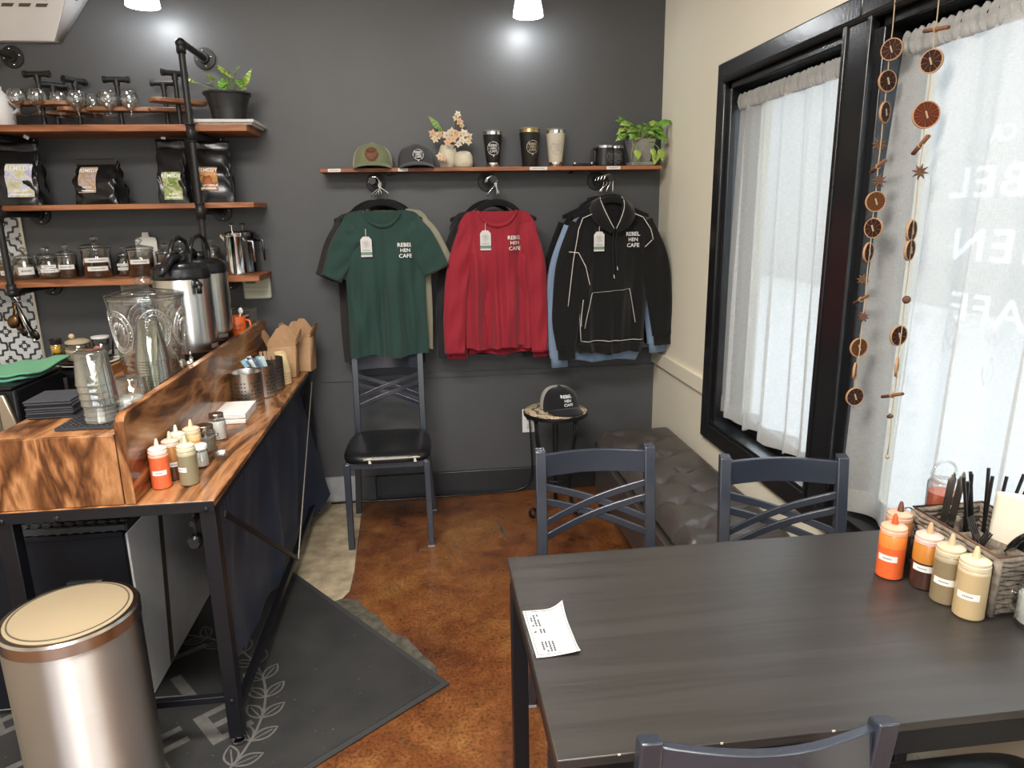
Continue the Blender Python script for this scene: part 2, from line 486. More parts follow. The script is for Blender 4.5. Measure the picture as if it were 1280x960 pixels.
# bare concrete strip and its broken edge beside the mat
P = [(-.66,2.83),(-.52,2.66),(-.435,2.565),(-.39,2.585),(-.366,2.64),(-.362,2.8),(-.372,3.05),(-.378,3.3),(-.395,YB-.02),(-.80,YB-.02),(-.80,2.85)]
struct('floor_strip', B().poly([(x, y, 0.0) for x, y in P], (0, 0, 0.003)), m_conc)
P = [(-.46,2.60),(-.435,2.563),(-.39,2.585),(-.33,2.57),(-.285,2.49),(-.235,2.43),(-.19,2.33),(-.12,2.27),(-.075,2.18),(-.02,2.09),(-.03,2.03),(-.2,2.2),(-.42,2.5)]
struct('floor_edge', B().poly([(x, y, 0.0) for x, y in P], (0, 0, 0.0025)), m_concd)
struct('floor_crack', B().poly([(x, y, 0.0) for x, y in [(.30,3.20),(.306,3.10),(.322,3.02),(.332,3.02),(.322,3.11),(.312,3.2)]], (0, 0, 0.0006)), m_concd)

# patterned cement tiles on the far left of the back wall
def tile_mat():
    m, nt, p, out = newmat('patterned_cement_tile')
    tc = nt.nodes.new('ShaderNodeTexCoord'); sp = nt.nodes.new('ShaderNodeSeparateXYZ')
    nt.links.new(tc.outputs['Object'], sp.inputs[0])
    def op(o, a, b2=None, c=None):
        n = nt.nodes.new('ShaderNodeMath'); n.operation = o
        for i, v in enumerate((a, b2, c)):
            if v is None: continue
            if hasattr(v, 'is_linked'): nt.links.new(v, n.inputs[i])
            else: n.inputs[i].default_value = v
        return n.outputs[0]
    h = 0.0725
    u = op('ABSOLUTE', op('DIVIDE', sp.outputs[0], h)); v = op('ABSOLUTE', op('DIVIDE', sp.outputs[2], h))
    s = op('ADD', u, v); t = op('SUBTRACT', u, v)
    wob = op('MULTIPLY', op('COSINE', op('MULTIPLY', t, 2*PI*1.5)), 0.10)
    band = op('LESS_THAN', op('ABSOLUTE', op('SUBTRACT', op('SUBTRACT', s, 1.0), wob)), 0.125)
    def flower(a, c):
        mn = op('MINIMUM', a, c); mx = op('MAXIMUM', a, c)
        arm = op('MULTIPLY', op('LESS_THAN', mn, op('ADD', 0.05, op('MULTIPLY', op('GREATER_THAN', mx, 0.2), 0.06))), op('MULTIPLY', op('LESS_THAN', mx, 0.36), op('GREATER_THAN', mx, 0.13)))
        ring = op('MULTIPLY', op('LESS_THAN', mx, 0.19), op('GREATER_THAN', mx, 0.12))
        return op('MAXIMUM', arm, ring)
    f1 = flower(u, v); f2 = flower(op('SUBTRACT', 1.0, u), op('SUBTRACT', 1.0, v))
    dk = op('MAXIMUM', band, op('MAXIMUM', f1, f2))
    nt.links.new(mixc(nt, dk, (0.66, 0.69, 0.70), (0.035, 0.036, 0.04)), p.inputs['Base Color'])
    p.inputs['Roughness'].default_value = 0.35
    return m
m_tile = tile_mat()
tb = B(); tb.bx(-.0718, .0718, -.004, .004, -.0718, .0718)
t0 = part('tile', tb, m_tile, wall_back)
for i in range(5):
    for j in range(8):
        o = t0 if i == j == 0 else t0.copy()
        if o is not t0: COL.objects.link(o); o.parent = wall_back
        o.location = (-1.940 - i*0.145, YB - .004, 0.62 + j*0.145)
part('tile_trim', B().bx(-1.866, -1.854, YB - .012, YB, 0.55, 1.71), M('tile_edge_metal', (0.55, 0.52, 0.45), 0.35, 0.6), wall_back)

# ---------------- windows of the right wall
def window(n, y0, y1, z0, z1):
    w = bpy.data.objects.new('window_%d' % n, None); COL.objects.link(w); w['kind'] = 'structure'
    P = lambda nm, *a, **k: part(nm, B().bx(*a), m_frame, w, bevel=k.get('bevel', .004))
    P('jamb', XR - .004, 1.34, y0, y0 + .03, z0, z1); P('jamb', XR - .004, 1.34, y1 - .03, y1, z0, z1)
    P('head', XR - .004, 1.34, y0, y1, z1 - .035, z1)
    P('sill', XR - .012, 1.34, y0, y1, z0 - .01, z0 + .025)
    P('sash', 1.285, 1.325, y0 + .03, y1 - .03, z1 - .085, z1 - .035); P('sash', 1.285, 1.325, y0 + .03, y1 - .03, z0 + .025, z0 + .065)
    P('sash', 1.285, 1.325, y0 + .03, y0 + .065, z0 + .06, z1 - .08); P('sash', 1.285, 1.325, y1 - .065, y1 - .03, z0 + .06, z1 - .08)
    part('pane', B().bx(1.302, 1.308, y0 + .06, y1 - .06, z0 + .06, z1 - .08), m_pane, w)
    return w
w1 = window(1, 1.98, 2.80, 0.575, 1.985)
w2 = window(2, 0.12, 1.87, 0.575, 1.985)
def casing(w, *a): part('casing', B().bx(*a), m_frame, w, bevel=.006)
casing(w1, XR - .022, XR + .003, 2.80, 2.872, 0.515, 2.056)
casing(w1, XR - .022, XR + .003, 1.925, 2.80, 1.985, 2.056)
casing(w1, XR - .022, XR + .003, 1.925, 2.80, 0.515, 0.590)
part('bead', B().cyl((XR - .020, 1.925, 1.987), (XR - .020, 2.803, 1.987), .012, 10), m_frame, w1)
casing(w2, XR - .022, XR + .003, 0.05, 1.925, 1.985, 2.056)
casing(w2, XR - .022, XR + .003, 0.05, 1.925, 0.515, 0.590)
casing(w2, XR - .022, XR + .003, 0.05, 0.12, 0.59, 1.985)
part('bead', B().cyl((XR - .020, 0.1, 1.987), (XR - .020, 1.925, 1.987), .012, 10), m_frame, w2)
part('casing_post', B().bx(XR - .026, XR + .003, 1.865, 1.985, 0.59, 1.985), m_frame, w1, bevel=.005)
part('bead', B().bx(XR - .032, XR - .02, 1.972, 1.99, 0.59, 1.985), m_frame, w1, bevel=.003)
part('bead', B().bx(XR - .032, XR - .02, 1.86, 1.878, 0.59, 1.985), m_frame, w2, bevel=.003)
# white hand lettering on the outside of the glass, reading from the street
paint_m, _nt, _p, _o = newmat('white_window_paint')
_nt.nodes.remove(_p)
_t = _nt.nodes.new('ShaderNodeBsdfTranslucent'); _t.inputs[0].default_value = (.9, .9, .9, 1); _nt.links.new(_t.outputs[0], _o.inputs[0])
b = B()
XG = 1.3095
wm = lambda cy, cz: plane_map((XG, cy, cz), (0, 1, 0), (0, 0, 1))
put_text(b, 'REBEL', 0.100, wm(1.455, 1.548), sx=1.35, spacing=1.15)
put_text(b, 'HEN', 0.105, wm(1.470, 1.402), sx=1.35, spacing=1.2)
put_text(b, 'CAFE', 0.095, wm(1.44, 1.253), sx=1.35, spacing=1.15)
put_text(b, 'N, CA', 0.052, wm(1.475, 1.655), spacing=1.1)
for k, (yy, zz) in enumerate(((1.63,1.40),)):
    b.bar((XG, yy-.012, zz), (XG, yy+.012, zz), .001, .006)
def leaf_line(c, ang, L, wd):
    pts = []
    for i in range(13):
        t = i/12
        pts.append((t*L, wd*math.sin(PI*t)))
    for i in range(11, 0, -1):
        t = i/12
        pts.append((t*L, -wd*math.sin(PI*t)))
    ca, sa = math.cos(ang), math.sin(ang)
    b.tube([(XG, c[0] + x*ca - y*sa, c[1] + x*sa + y*ca) for x, y in pts], .0022, 4, closed=True)
    b.tube([(XG, c[0], c[1]), (XG, c[0] + .8*L*ca, c[1] + .8*L*sa)], .0018, 4)
for c, a, L, wd in (((1.60,1.235),-1.9,.10,.022), ((1.575,1.215),-1.2,.085,.02), ((1.70,1.36),1.9,.06,.014), ((1.715,1.42),2.3,.05,.013), ((1.70,1.43),.9,.05,.013),
                    ((1.725,1.50),2.2,.045,.012), ((1.712,1.51),.9,.045,.012), ((1.73,1.56),1.7,.05,.012), ((1.60,1.60),1.0,.045,.011), ((1.58,1.62),.5,.04,.01), ((1.45,1.15),-1.4,.07,.016)):
    leaf_line(c, a, L, wd)
for cy, cz in ((1.722,1.33),(1.735,1.345),(1.712,1.348),(1.722,1.362),(1.455,1.19),(1.47,1.20),(1.44,1.205)):
    b.tube([(XG, cy + .011*math.cos(q*PI/5), cz + .011*math.sin(q*PI/5)) for q in range(10)], .002, 4, closed=True)
b.tube([(XG, 1.69, 1.27), (XG, 1.71, 1.36), (XG, 1.72, 1.46), (XG, 1.73, 1.57)], .002, 4)
part('window_lettering', b, paint_m, w2, smooth=False, label='white hand painted cafe name, reversed from inside')

# street outside
struct('exterior_ground', B().bx(1.5, 16, -12, 36, -0.35, -0.25), m_street)
struct('exterior_ground', B().bx(-12, 1.5, -16, YF - .2, -0.35, -0.25), m_street)
ext = struct('exterior_wall', B().bx(9, 9.6, -12, 34, -0.25, 6.5), M('pale_stucco', (0.30, 0.30, 0.295), 0.9))
for y in (-5, -2, 1, 4, 7):
    part('shopfront', B().bx(8.96, 9.0, y, y + 2.0, 0.1, 2.2), M('far_glass', (0.10, 0.11, 0.13), 0.15), ext)
struct('exterior_wall', B().bx(-9, 6, -14, -13.4, -0.25, 3.4), M('tan_stucco', (0.40, 0.34, 0.27), 0.9))

# ---------------- sheer curtains
def sheer(name):
    m, nt, p, out = newmat(name)
    nt.nodes.remove(p)
    tl = nt.nodes.new('ShaderNodeBsdfTranslucent'); tl.inputs[0].default_value = (0.36, 0.345, 0.32, 1)
    df = nt.nodes.new('ShaderNodeBsdfDiffuse'); df.inputs[0].default_value = (0.80, 0.79, 0.76, 1)
    tr = nt.nodes.new('ShaderNodeBsdfTransparent'); tr.inputs[0].default_value = (1, 1, 1, 1)
    a = nt.nodes.new('ShaderNodeMixShader'); a.inputs[0].default_value = 0.45
    nt.links.new(tl.outputs[0], a.inputs[1]); nt.links.new(df.outputs[0], a.inputs[2])
    v = coords(nt, (1, 1, 1))
    w1_ = nz(nt, coords(nt, (1, 500, 60)), 1.0, 2); w2_ = nz(nt, coords(nt, (1, 60, 500)), 1.0, 2)
    mm = nt.nodes.new('ShaderNodeMath'); mm.operation = 'ADD'; nt.links.new(w1_, mm.inputs[0]); nt.links.new(w2_, mm.inputs[1])
    mr = nt.nodes.new('ShaderNodeMapRange'); mr.inputs[1].default_value = 0.6; mr.inputs[2].default_value = 1.4; mr.inputs[3].default_value = 0.28; mr.inputs[4].default_value = 0.48
    nt.links.new(mm.outputs[0], mr.inputs[0])
    mx = nt.nodes.new('ShaderNodeMixShader')
    nt.links.new(mr.outputs[0], mx.inputs[0]); nt.links.new(a.outputs[0], mx.inputs[1]); nt.links.new(tr.outputs[0], mx.inputs[2])
    nt.links.new(mx.outputs[0], out.inputs[0])
    return m
m_sheer = sheer('sheer_white_curtain')
def curtain(label, x0, ya, yb, yab, ybb, zt, zb, nf, seed, amp, xshift=0):
    rnd = random.Random(seed)
    ph = [rnd.uniform(0, 6.28) for _ in range(6)]
    def fold(u, v):
        s = u*nf*2*PI + 0.9*math.sin(u*5 + ph[0]) + 0.35*v*math.sin(u*9 + ph[1])
        q = math.sin(s) + 0.35*math.sin(2.1*s + ph[2]) + 0.5*math.sin(0.47*s + ph[3])
        return q
    def pos(u, v):          # v: 0 top, 1 hem
        a = amp*(0.35 + 0.65*min(1, v*1.6))
        y = (ya + (yb - ya)*u)*(1 - v) + (yab + (ybb - yab)*u)*v
        y += a*1.15*math.cos(u*nf*2*PI + 0.9*math.sin(u*5 + ph[0]) + 0.35*v*math.sin(u*9 + ph[1]))*min(1, v*4)
        z = zt + (zb - zt)*v + (0.012*math.sin(u*17 + ph[5]))*v
        return Vector((x0 + xshift*v + a*fold(u, v), y, z))
    root = thing('curtain', label, 'curtain', (x0, (ya + yb)/2, zt), 0, 'sheer curtains')
    nu = int(nf*22)
    part('panel', B().grid(pos, nu, 40), m_sheer, root, True, world=True)
    hb = B()        # hem: a second layer of the same cloth
    hb.grid(lambda u, v: pos(u, 0.945 + 0.055*v) + Vector((-.003, 0, 0)), nu, 3)
    part('hem', hb, m_sheer, root, True, world=True)
    rp = B()        # gathered rod pocket
    def pk(u, v):
        a = 2*PI*v
        g = math.sin(u*nf*7*2*PI + 2.2*math.sin(u*13)) + .5*math.sin(u*nf*11.3*2*PI)
        sa = math.sin(a)
        return Vector((x0 + (.011 + .0035*g*abs(math.cos(a)))*math.cos(a) - .003*g*(1 - abs(math.cos(a))), ya + (yb - ya)*u + .003*math.sin(u*90 + sa*2), zt - .008 + (.028 + .004*g*(sa > 0))*sa))
    rp.grid(pk, nu*3, 14)
    part('rod_pocket', rp, m_sheer, root, True, world=True)
    return root
c1 = curtain('white sheer curtain in the narrow far window, stopping short of the post', 1.243, 2.745, 2.065, 2.770, 2.035, 1.905, 0.645, 5.2, 3, .018)
part('rod', B().cyl((1.243, 2.79, 1.906), (1.243, 1.99, 1.906), .007, 10), m_frame, c1, world=True)
c2 = curtain('white sheer curtain over the large near window behind the hanging fruit garlands', 1.243, 1.79, 0.15, 1.825, 0.15, 1.905, 0.610, 9, 5, .020)
part('rod', B().cyl((1.243, 1.86, 1.906), (1.243, 0.13, 1.906), .007, 10), m_frame, c2, world=True)

# ---------------- the two lamps over the back wall
def lamp(label, x, z):
    t = thing('wall_lamp', label, 'lamp', (x, 3.42, z))
    part('wall_plate', B().cyl((0, .18, .19), (0, .165, .19), .05, 20), m_black, t)
    part('arm', B().tube([(0, .17, .19), (0, .06, .20), (0, .012, .195), (0, 0, .17)], .008, 8), m_black, t)
    part('socket', B().cyl((0, 0, .19), (0, 0, .135), .02, 14), m_black, t)
    prof = [(.030,.14), (.042,.125), (.052,.09), (.061,.05), (.067,.02), (.069,.0), (.066,.0), (.064,.02), (.058,.05), (.049,.09), (.039,.122), (.027,.136)]
    part('shade', B().lathe(prof, 28, close=True), M('lit_milk_glass', (1.0, 0.98, 0.95), 0.4, emit=2.6), t, True)
    l = bpy.data.lights.new('bulb', 'POINT'); l.energy = 4.2; l.color = (0.93, 0.97, 1.0); l.shadow_soft_size = 0.03
    o = bpy.data.objects.new('bulb_light', l); o.location = (0, 0, -0.012); COL.objects.link(o); o.parent = t
lamp('glowing white cone shade lamp above the pipe shelves', -1.135, 2.372)
lamp('glowing white cone shade lamp above the shelf with mugs and caps', 0.515, 2.358)

# ---------------- white heater housing top left
t = thing('wall_heater', 'white wall heater housing with slotted grille above the pipe shelves', 'heater', (-1.9, 3.3, 2.2))
m_heat = M('white_enamel', (0.72, 0.71, 0.68), 0.4)
HB = B(); HB.add([(-2.5,3.57,2.265),(-1.575,3.57,2.265),(-1.365,3.41,2.56),(-2.5,3.41,2.56),(-2.5,3.598,2.262),(-1.560,3.598,2.262),(-1.30,3.598,2.60),(-2.5,3.598,2.60)], [(0,1,2,3),(7,6,5,4),(0,4,5,1),(2,6,7,3),(3,7,4,0),(1,5,6,2)])
part('body', HB, m_heat, t, world=True, bevel=.004)
SP = B(); SP.add([(-1.573,3.570,2.266),(-1.558,3.598,2.264),(-1.298,3.598,2.60),(-1.363,3.41,2.56)], [(0,1,2,3)])
part('side_panel', SP, M('white_enamel_side', (0.66, 0.67, 0.68), 0.4), t, world=True, solid=.002)
b = B()
for r_ in range(4):
    for k in range(12):
        x = -1.60 - k*0.068 + (r_ % 2)*0.014; z = 2.385 + r_*0.024; Y_ = lambda q: 3.57 - (q - 2.265)*.16/.295 - .0025
        b.add([(x,Y_(z),z),(x+.044,Y_(z),z),(x+.058,Y_(z+.012),z+.012),(x+.010,Y_(z+.012),z+.012)], [(0,1,2,3)])
part('grille_slots', b, M('slot_shadow', (0.10, 0.075, 0.06), 0.8), t, world=True, kind='stuff')
b = B()
for k in range(8): b.obb((-1.432 + (k % 4)*0.010 - (k//4)*.012, 3.535 - .01*(k % 4)*0, 2.438 + (k % 4)*.004 - (k//4)*.014), (.008, .010, .005))
part('side_vents', b, m_ink, t, world=True)

# ------------------------------------------------------------------ desk counter
t = thing('counter_desk', 'long walnut counter desk on a black angle iron frame', 'counter', (-0.85, 2.62, 0))
DX0, DX1, DY0, DY1, DZ = -1.125, -0.580, 1.800, 3.465, 0.775
part('worktop', B().bx(DX0, DX1, DY0, DY1, DZ - .018, DZ), m_desk, t, world=True, bevel=.002)
def angle_leg(x, y):
    b = B(); b.bx(x - .02, x + .02, y - .02, y + .02, 0.035, DZ - .019)
    o = part('leg', b, m_black, t, world=True, bevel=.002)
    part('foot_glide', B().lathe([(.018,0.009),(.02,.012),(.02,.02),(.006,.024),(.006,.04)], 16, (x, y, 0)), m_chrome, o, world=True)
    part('bolt', B().ball((x, y - .028, DZ - .022), (.008, .004, .008), 10, 6), m_black, o, world=True)
    part('bolt', B().ball((x, y - .021, 0.16), (.008, .004, .008), 10, 6), m_black, o, world=True)
for x in (DX0 + .022, DX1 - .022):
    for y in (DY0 + .022, DY1 - .022): angle_leg(x, y)
for y in (DY0 + .006, DY1 - .006):
    part('beam', B().bx(DX0, DX1, y - .011 if y < 2 else y - .002, y - .0062 if y < 2 else y + .008, DZ - .031, DZ - .001), m_black, t, world=True, bevel=.001)
for x in (DX0 + .006, DX1 - .006):
    part('beam', B().bx(x - .005, x + .005, DY0 + .02, DY1 - .02, DZ - .036, DZ - .019), m_black, t, world=True, bevel=.001)
part('stretcher', B().bx(DX0 + .04, DX1 - .04, DY0 + .012, DY0 + .032, 0.150, 0.170), m_black, t, world=True, bevel=.001)
part('stretcher', B().bx(DX1 - .034, DX1 - .012, DY0 + .04, DY1 - .04, 0.085, 0.112), m_black, t, world=True, bevel=.001)
part('brace', B().bar((DX1 + .002, 1.87, DZ - .07), (DX1 + .002, 2.735, 0.115), .018, .004, (1, 0, 0)), m_black, t, world=True)
part('brace', B().bar((DX1 + .004, 3.43, DZ - .07), (DX1 + .004, 2.735, 0.115), .007, .004, (1, 0, 0)), M('worn_steel_edge', (0.45, 0.42, 0.36), 0.4, 0.8), t, world=True)
part('bolt', B().ball((-0.97, DY0 - .006, DZ - .022), (.007, .004, .007), 10, 6), m_black, t, world=True)

# raised serving shelf with its divider board
t = thing('serving_riser', 'raised walnut serving box with divider board on the counter desk', 'riser', (-0.95, 2.62, DZ))
RZ = 0.965
part('top_board', B().bx(-1.118, -0.802, 1.8225, 3.44, RZ - .018, RZ), m_desk, t, world=True, bevel=.0015)
part('front_panel', B().bx(-1.118, -0.806, 1.806, 1.822, DZ + .001, RZ), m_desk_v, t, world=True, bevel=.0015)
part('side_panel', B().bx(-1.118, -1.100, 1.862, 3.44, DZ + .001, RZ - .018), m_desk, t, world=True)
part('divider_board', B().poly([(-.800, 1.808, DZ+.001), (-.800, 3.44, DZ+.001), (-.800, 3.44, 1.018), (-.800, 1.836, 1.018), (-.800, 1.816, 1.009), (-.800, 1.808, .99)], (.022, 0, 0)), m_desk, t, world=True, bevel=.0015)
part('edge_band', B().bx(-.801, -.777, 1.804, 1.8075, DZ + .002, 1.000), m_desk_v, t, world=True)
part('back_rail', B().bx(-1.122, -1.106, 2.40, 3.44, RZ, RZ + .035), m_desk, t, world=True, bevel=.0015)
part('shelf_stop', B().bx(-.790, -.770, 3.425, 3.441, DZ, 1.016), m_desk_v, t, world=True)

# navy skirt hung inside the desk frame on a tension rod
t = thing('skirt_curtain', 'navy fabric skirt hanging under the counter desk edge', 'curtain', (-0.64, 2.62, 0.72))
m_navy = fabric('navy_skirt_cloth', (0.026, 0.034, 0.060), 0.5, sheen=0.04)
def skirt(u, v):
    s = u*17 + 1.3*math.sin(u*11) + .8*math.sin(u*23 + 1) + .5*math.sin(v*3 + u*6)
    a = 0.005 + 0.012*min(1, v*2)
    gather = 0.0035*math.sin(u*150 + 2*math.sin(u*40))*math.exp(-v*9) + .005*math.sin(u*60 + v*9)*math.exp(-((v - .45)/.3)**2)*.4
    y = 1.845 + 1.60*u + .01*math.sin(u*25)*v
    zb = 0.10 + 0.05*math.sin(u*6 + 1) + 0.025*math.sin(u*19) - 0.03*u
    flare = 0.10*max(0, (u - .82)/.18)**1.3*v*max(0, math.sin(min(1, v*1.1)*PI*.62))
    return Vector((-0.640 + a*math.sin(s) + gather + .01*math.sin(v*5 + u*8)*v + flare, y, 0.735 + (zb - 0.735)*v))
part('cloth', B().grid(skirt, 260, 30), m_navy, t, True, world=True)
part('tension_rod', B().cyl((-0.64, 1.79, 0.715), (-0.64, 3.44, 0.715), .008, 10), m_black, t, world=True)
part('rod_end_cap', B().lathe([(.018,0),(.02,.004),(.02,.03),(.014,.036)], 16, (-0.655, 1.865, 0.640), Matrix.Rotation(PI/2, 3, 'X')), m_blackplastic, t, world=True)
part('hanger_strap', B().bx(-.66, -.652, 1.852, 1.858, .64, .74), m_black, t, world=True)

# cabinet under the desk and the rubber mat on it
t = thing('storage_cabinet', 'grey sided storage cabinet with black front under the counter desk', 'cabinet', (-1.15, 2.6, 0))
m_grey = M('grey_melamine', (0.82, 0.81, 0.79), 0.6, var=0.04, vscale=14)
part('carcass', B().bx(-1.45, -0.925, 2.06, 2.93, 0.012, 0.583), m_grey, t, world=True, bevel=.003)
part('front', B().bx(-1.45, -0.930, 2.040, 2.059, 0.03, 0.583), M('black_cabinet_front', (0.006, 0.007, 0.011), 0.6, spec=.25), t, world=True, bevel=.002)
part('top', B().bx(-1.45, -0.925, 2.03, 2.93, 0.584, 0.600), M('black_cabinet_front', (0, 0, 0)), t, world=True, bevel=.002)
part('tape_strip', B().poly([(-.924, 2.30, .58), (-.924, 2.335, .58), (-.924, 2.255, .02), (-.924, 2.22, .02)], (.001, 0, 0)), M('brown_tape', (0.13, 0.10, 0.075), 0.5), t, world=True)
def lattice(name, label, x0, x1, y0, y1, z, n, m, h=.010, w=.006):
    b = B()
    for i in range(n + 1):
        x = x0 + (x1 - x0)*i/n; b.bx(x - w/2, x + w/2, y0, y1, z, z + h)
    for j in range(m + 1):
        y = y0 + (y1 - y0)*j/m; b.bx(x0, x1, y - w/2, y + w/2, z + h*.25, z + h)
    return single(name, b, m_rubber, label, 'mat')
lattice('rubber_mat', 'black open grid rubber mat on the cabinet under the counter', -1.42, -0.915, 2.035, 2.36, 0.6006, 16, 9, .022, .010)

# ------------------------------------------------------------------ trash can
t = thing('trash_can', 'brushed steel round trash can with tan lid beside the counter desk', 'trash can', (-0.890, 1.630, 0.008))
def brushed():
    m, nt, p, out = newmat('brushed_can_steel')
    p.inputs['Metallic'].default_value = 1; p.inputs['Base Color'].default_value = (0.66, 0.63, 0.60, 1)
    v = coords(nt, (3, 3, 240))
    n = nz(nt, v, 2.0, 2)
    nt.links.new(ramp(nt, n, [(0.3, (.40, .40, .40)), (0.7, (.50, .50, .50))]), p.inputs['Roughness'])
    p.inputs['Anisotropic'].default_value = 0.95; p.inputs['Anisotropic Rotation'].default_value = 0.25
    bump(nt, p, nz(nt, coords(nt), 9, 2), 0.05, 0.01)
    return m
R0 = .148
part('body', B().lathe([(R0-.006,.02),(R0,.024),(R0,.535),(R0-.004,.538)], 64), brushed(), t)
part('base_ring', B().lathe([(R0+.001,0),(R0+.004,.003),(R0+.004,.026),(R0,.03)], 48), m_blackplastic, t)
part('rim', B().lathe([(R0,.534),(R0+.003,.537),(R0+.0035,.566),(R0-.001,.572),(R0-.012,.572)], 64), m_steel, t)
part('lid', B().lathe([(R0-.010,.563),(R0-.012,.573),(R0-.018,.575),(.0,.578)], 64), M('tan_lid', (0.42, 0.335, 0.215), 0.45, 0.25, bmp=.05, bscale=30), t)
part('lid_groove', B().lathe([(R0-.0185,.574),(R0-.0195,.5765),(R0-.0225,.5765),(R0-.0235,.574)], 64, close=True), M('groove_dark', (0.10, 0.085, 0.06), .5), t)
part('hinge', B().obb((-.03, .150, .553), (.09, .016, .04)), m_blackplastic, t, bevel=.004)
part('pedal', B().obb((-.02, -.165, .022), (.06, .05, .012)), m_blackplastic, t, bevel=.004)

# ------------------------------------------------------------------ floor mat with cafe emblem
C0 = Vector((0.019, 1.996, 0)); U_ = Vector((-.609, .793, 0)); V_ = Vector((-.790, -.613, 0))
t = thing('floor_mat', 'large black rubber backed floor mat with grey cafe emblem', 'mat', (C0 + U_*.6 + V_*.9)[:])
def mp(a, b2, z): return C0 + U_*a + V_*b2 + Vector((0, 0, z))
LU, LV = 1.20, 1.80
def matmat():
    m, nt, p, out = newmat('charcoal_mat_pile')
    v = coords(nt)
    a = ramp(nt, nz(nt, v, 4, 5), [(0.35, (0.014, 0.014, 0.014)), (0.7, (0.030, 0.029, 0.027))])
    sp = ramp(nt, nz(nt, v, 85, 3, 0.6), [(0.705, (0, 0, 0)), (0.76, (1, 1, 1))])
    nt.links.new(mixc(nt, sp, a, (0.19, 0.165, 0.125)), p.inputs['Base Color'])
    p.inputs['Roughness'].default_value = 0.95
    bump(nt, p, nz(nt, v, 420, 2), 0.6, 0.003)
    return m
part('pile', B().poly([mp(.02,.02,.003), mp(.02,LV-.02,.003), mp(LU-.02,LV-.02,.003), mp(LU-.02,.02,.003)], (0, 0, .005)), matmat(), t, world=True)
b = B()
for a0, a1, b0, b1 in ((0, .022, 0, LV), (LU-.022, LU, 0, LV), (.022, LU-.022, 0, .022), (.022, LU-.022, LV-.022, LV)):
    b.poly([mp(a0,b0,.0026), mp(a0,b1,.0026), mp(a1,b1,.0026), mp(a1,b0,.0026)], (0, 0, .0035))
part('rubber_border', b, M('mat_border_rubber', (0.030, 0.030, 0.031), 0.75), t, world=True)
m_matprint = M('mat_grey_print', (0.105, 0.10, 0.092), 0.95, var=0.2, vscale=60)
b = B()
cm = C0 + U_*.60 + V_*.90 + Vector((0, 0, .0086))
mmap = lambda x, y: cm - V_*x*1.0 + U_*y      # reads towards the far right corner
for s_, yy in (('REBEL', .25), ('HEN', .0), ('CAFE', -.25)):
    put_text(b, s_, .22, mmap, 0, yy, 1.1, 1.35)
part('lettering', b, m_matprint, t, False, world=True, label='grey cafe name on the mat')
b = B()
for side in (1, -1):
    pts = []
    for i in range(25):
        a = -1.15 + 2.3*i/24
        pts.append((side*.50*math.cos(a), .50*math.sin(a)))
    b.tube([mmap(*q) for q in pts], .004, 4)
    for i in range(1, 24, 2):
        a = -1.15 + 2.3*i/24
        for sg in (-1, 1):
            q = Vector((side*.50*math.cos(a), .50*math.sin(a))); d = Vector((-side*math.sin(a), math.cos(a)))
            o = Vector((side*math.cos(a), math.sin(a)))*sg
            d2 = (d*.75 + o*.65).normalized(); n2 = Vector((-d2.y, d2.x)); L = .085
            lf = [q + d2*(L*k/10) + n2*(.020*math.sin(PI*k/10)) for k in range(11)] + [q + d2*(L*k/10) - n2*(.020*math.sin(PI*k/10)) for k in range(9, 0, -1)]
            b.tube([mmap(p.x, p.y) for p in lf], .003, 4, closed=True)
            b.tube([mmap(*q), mmap(*(q + d2*L*.8))], .0022, 4)
for o_ in b.bm.verts: o_.co.z = cm.z + (o_.co.z - cm.z)*.12
part('wreath_print', b, m_matprint, t, False, world=True)

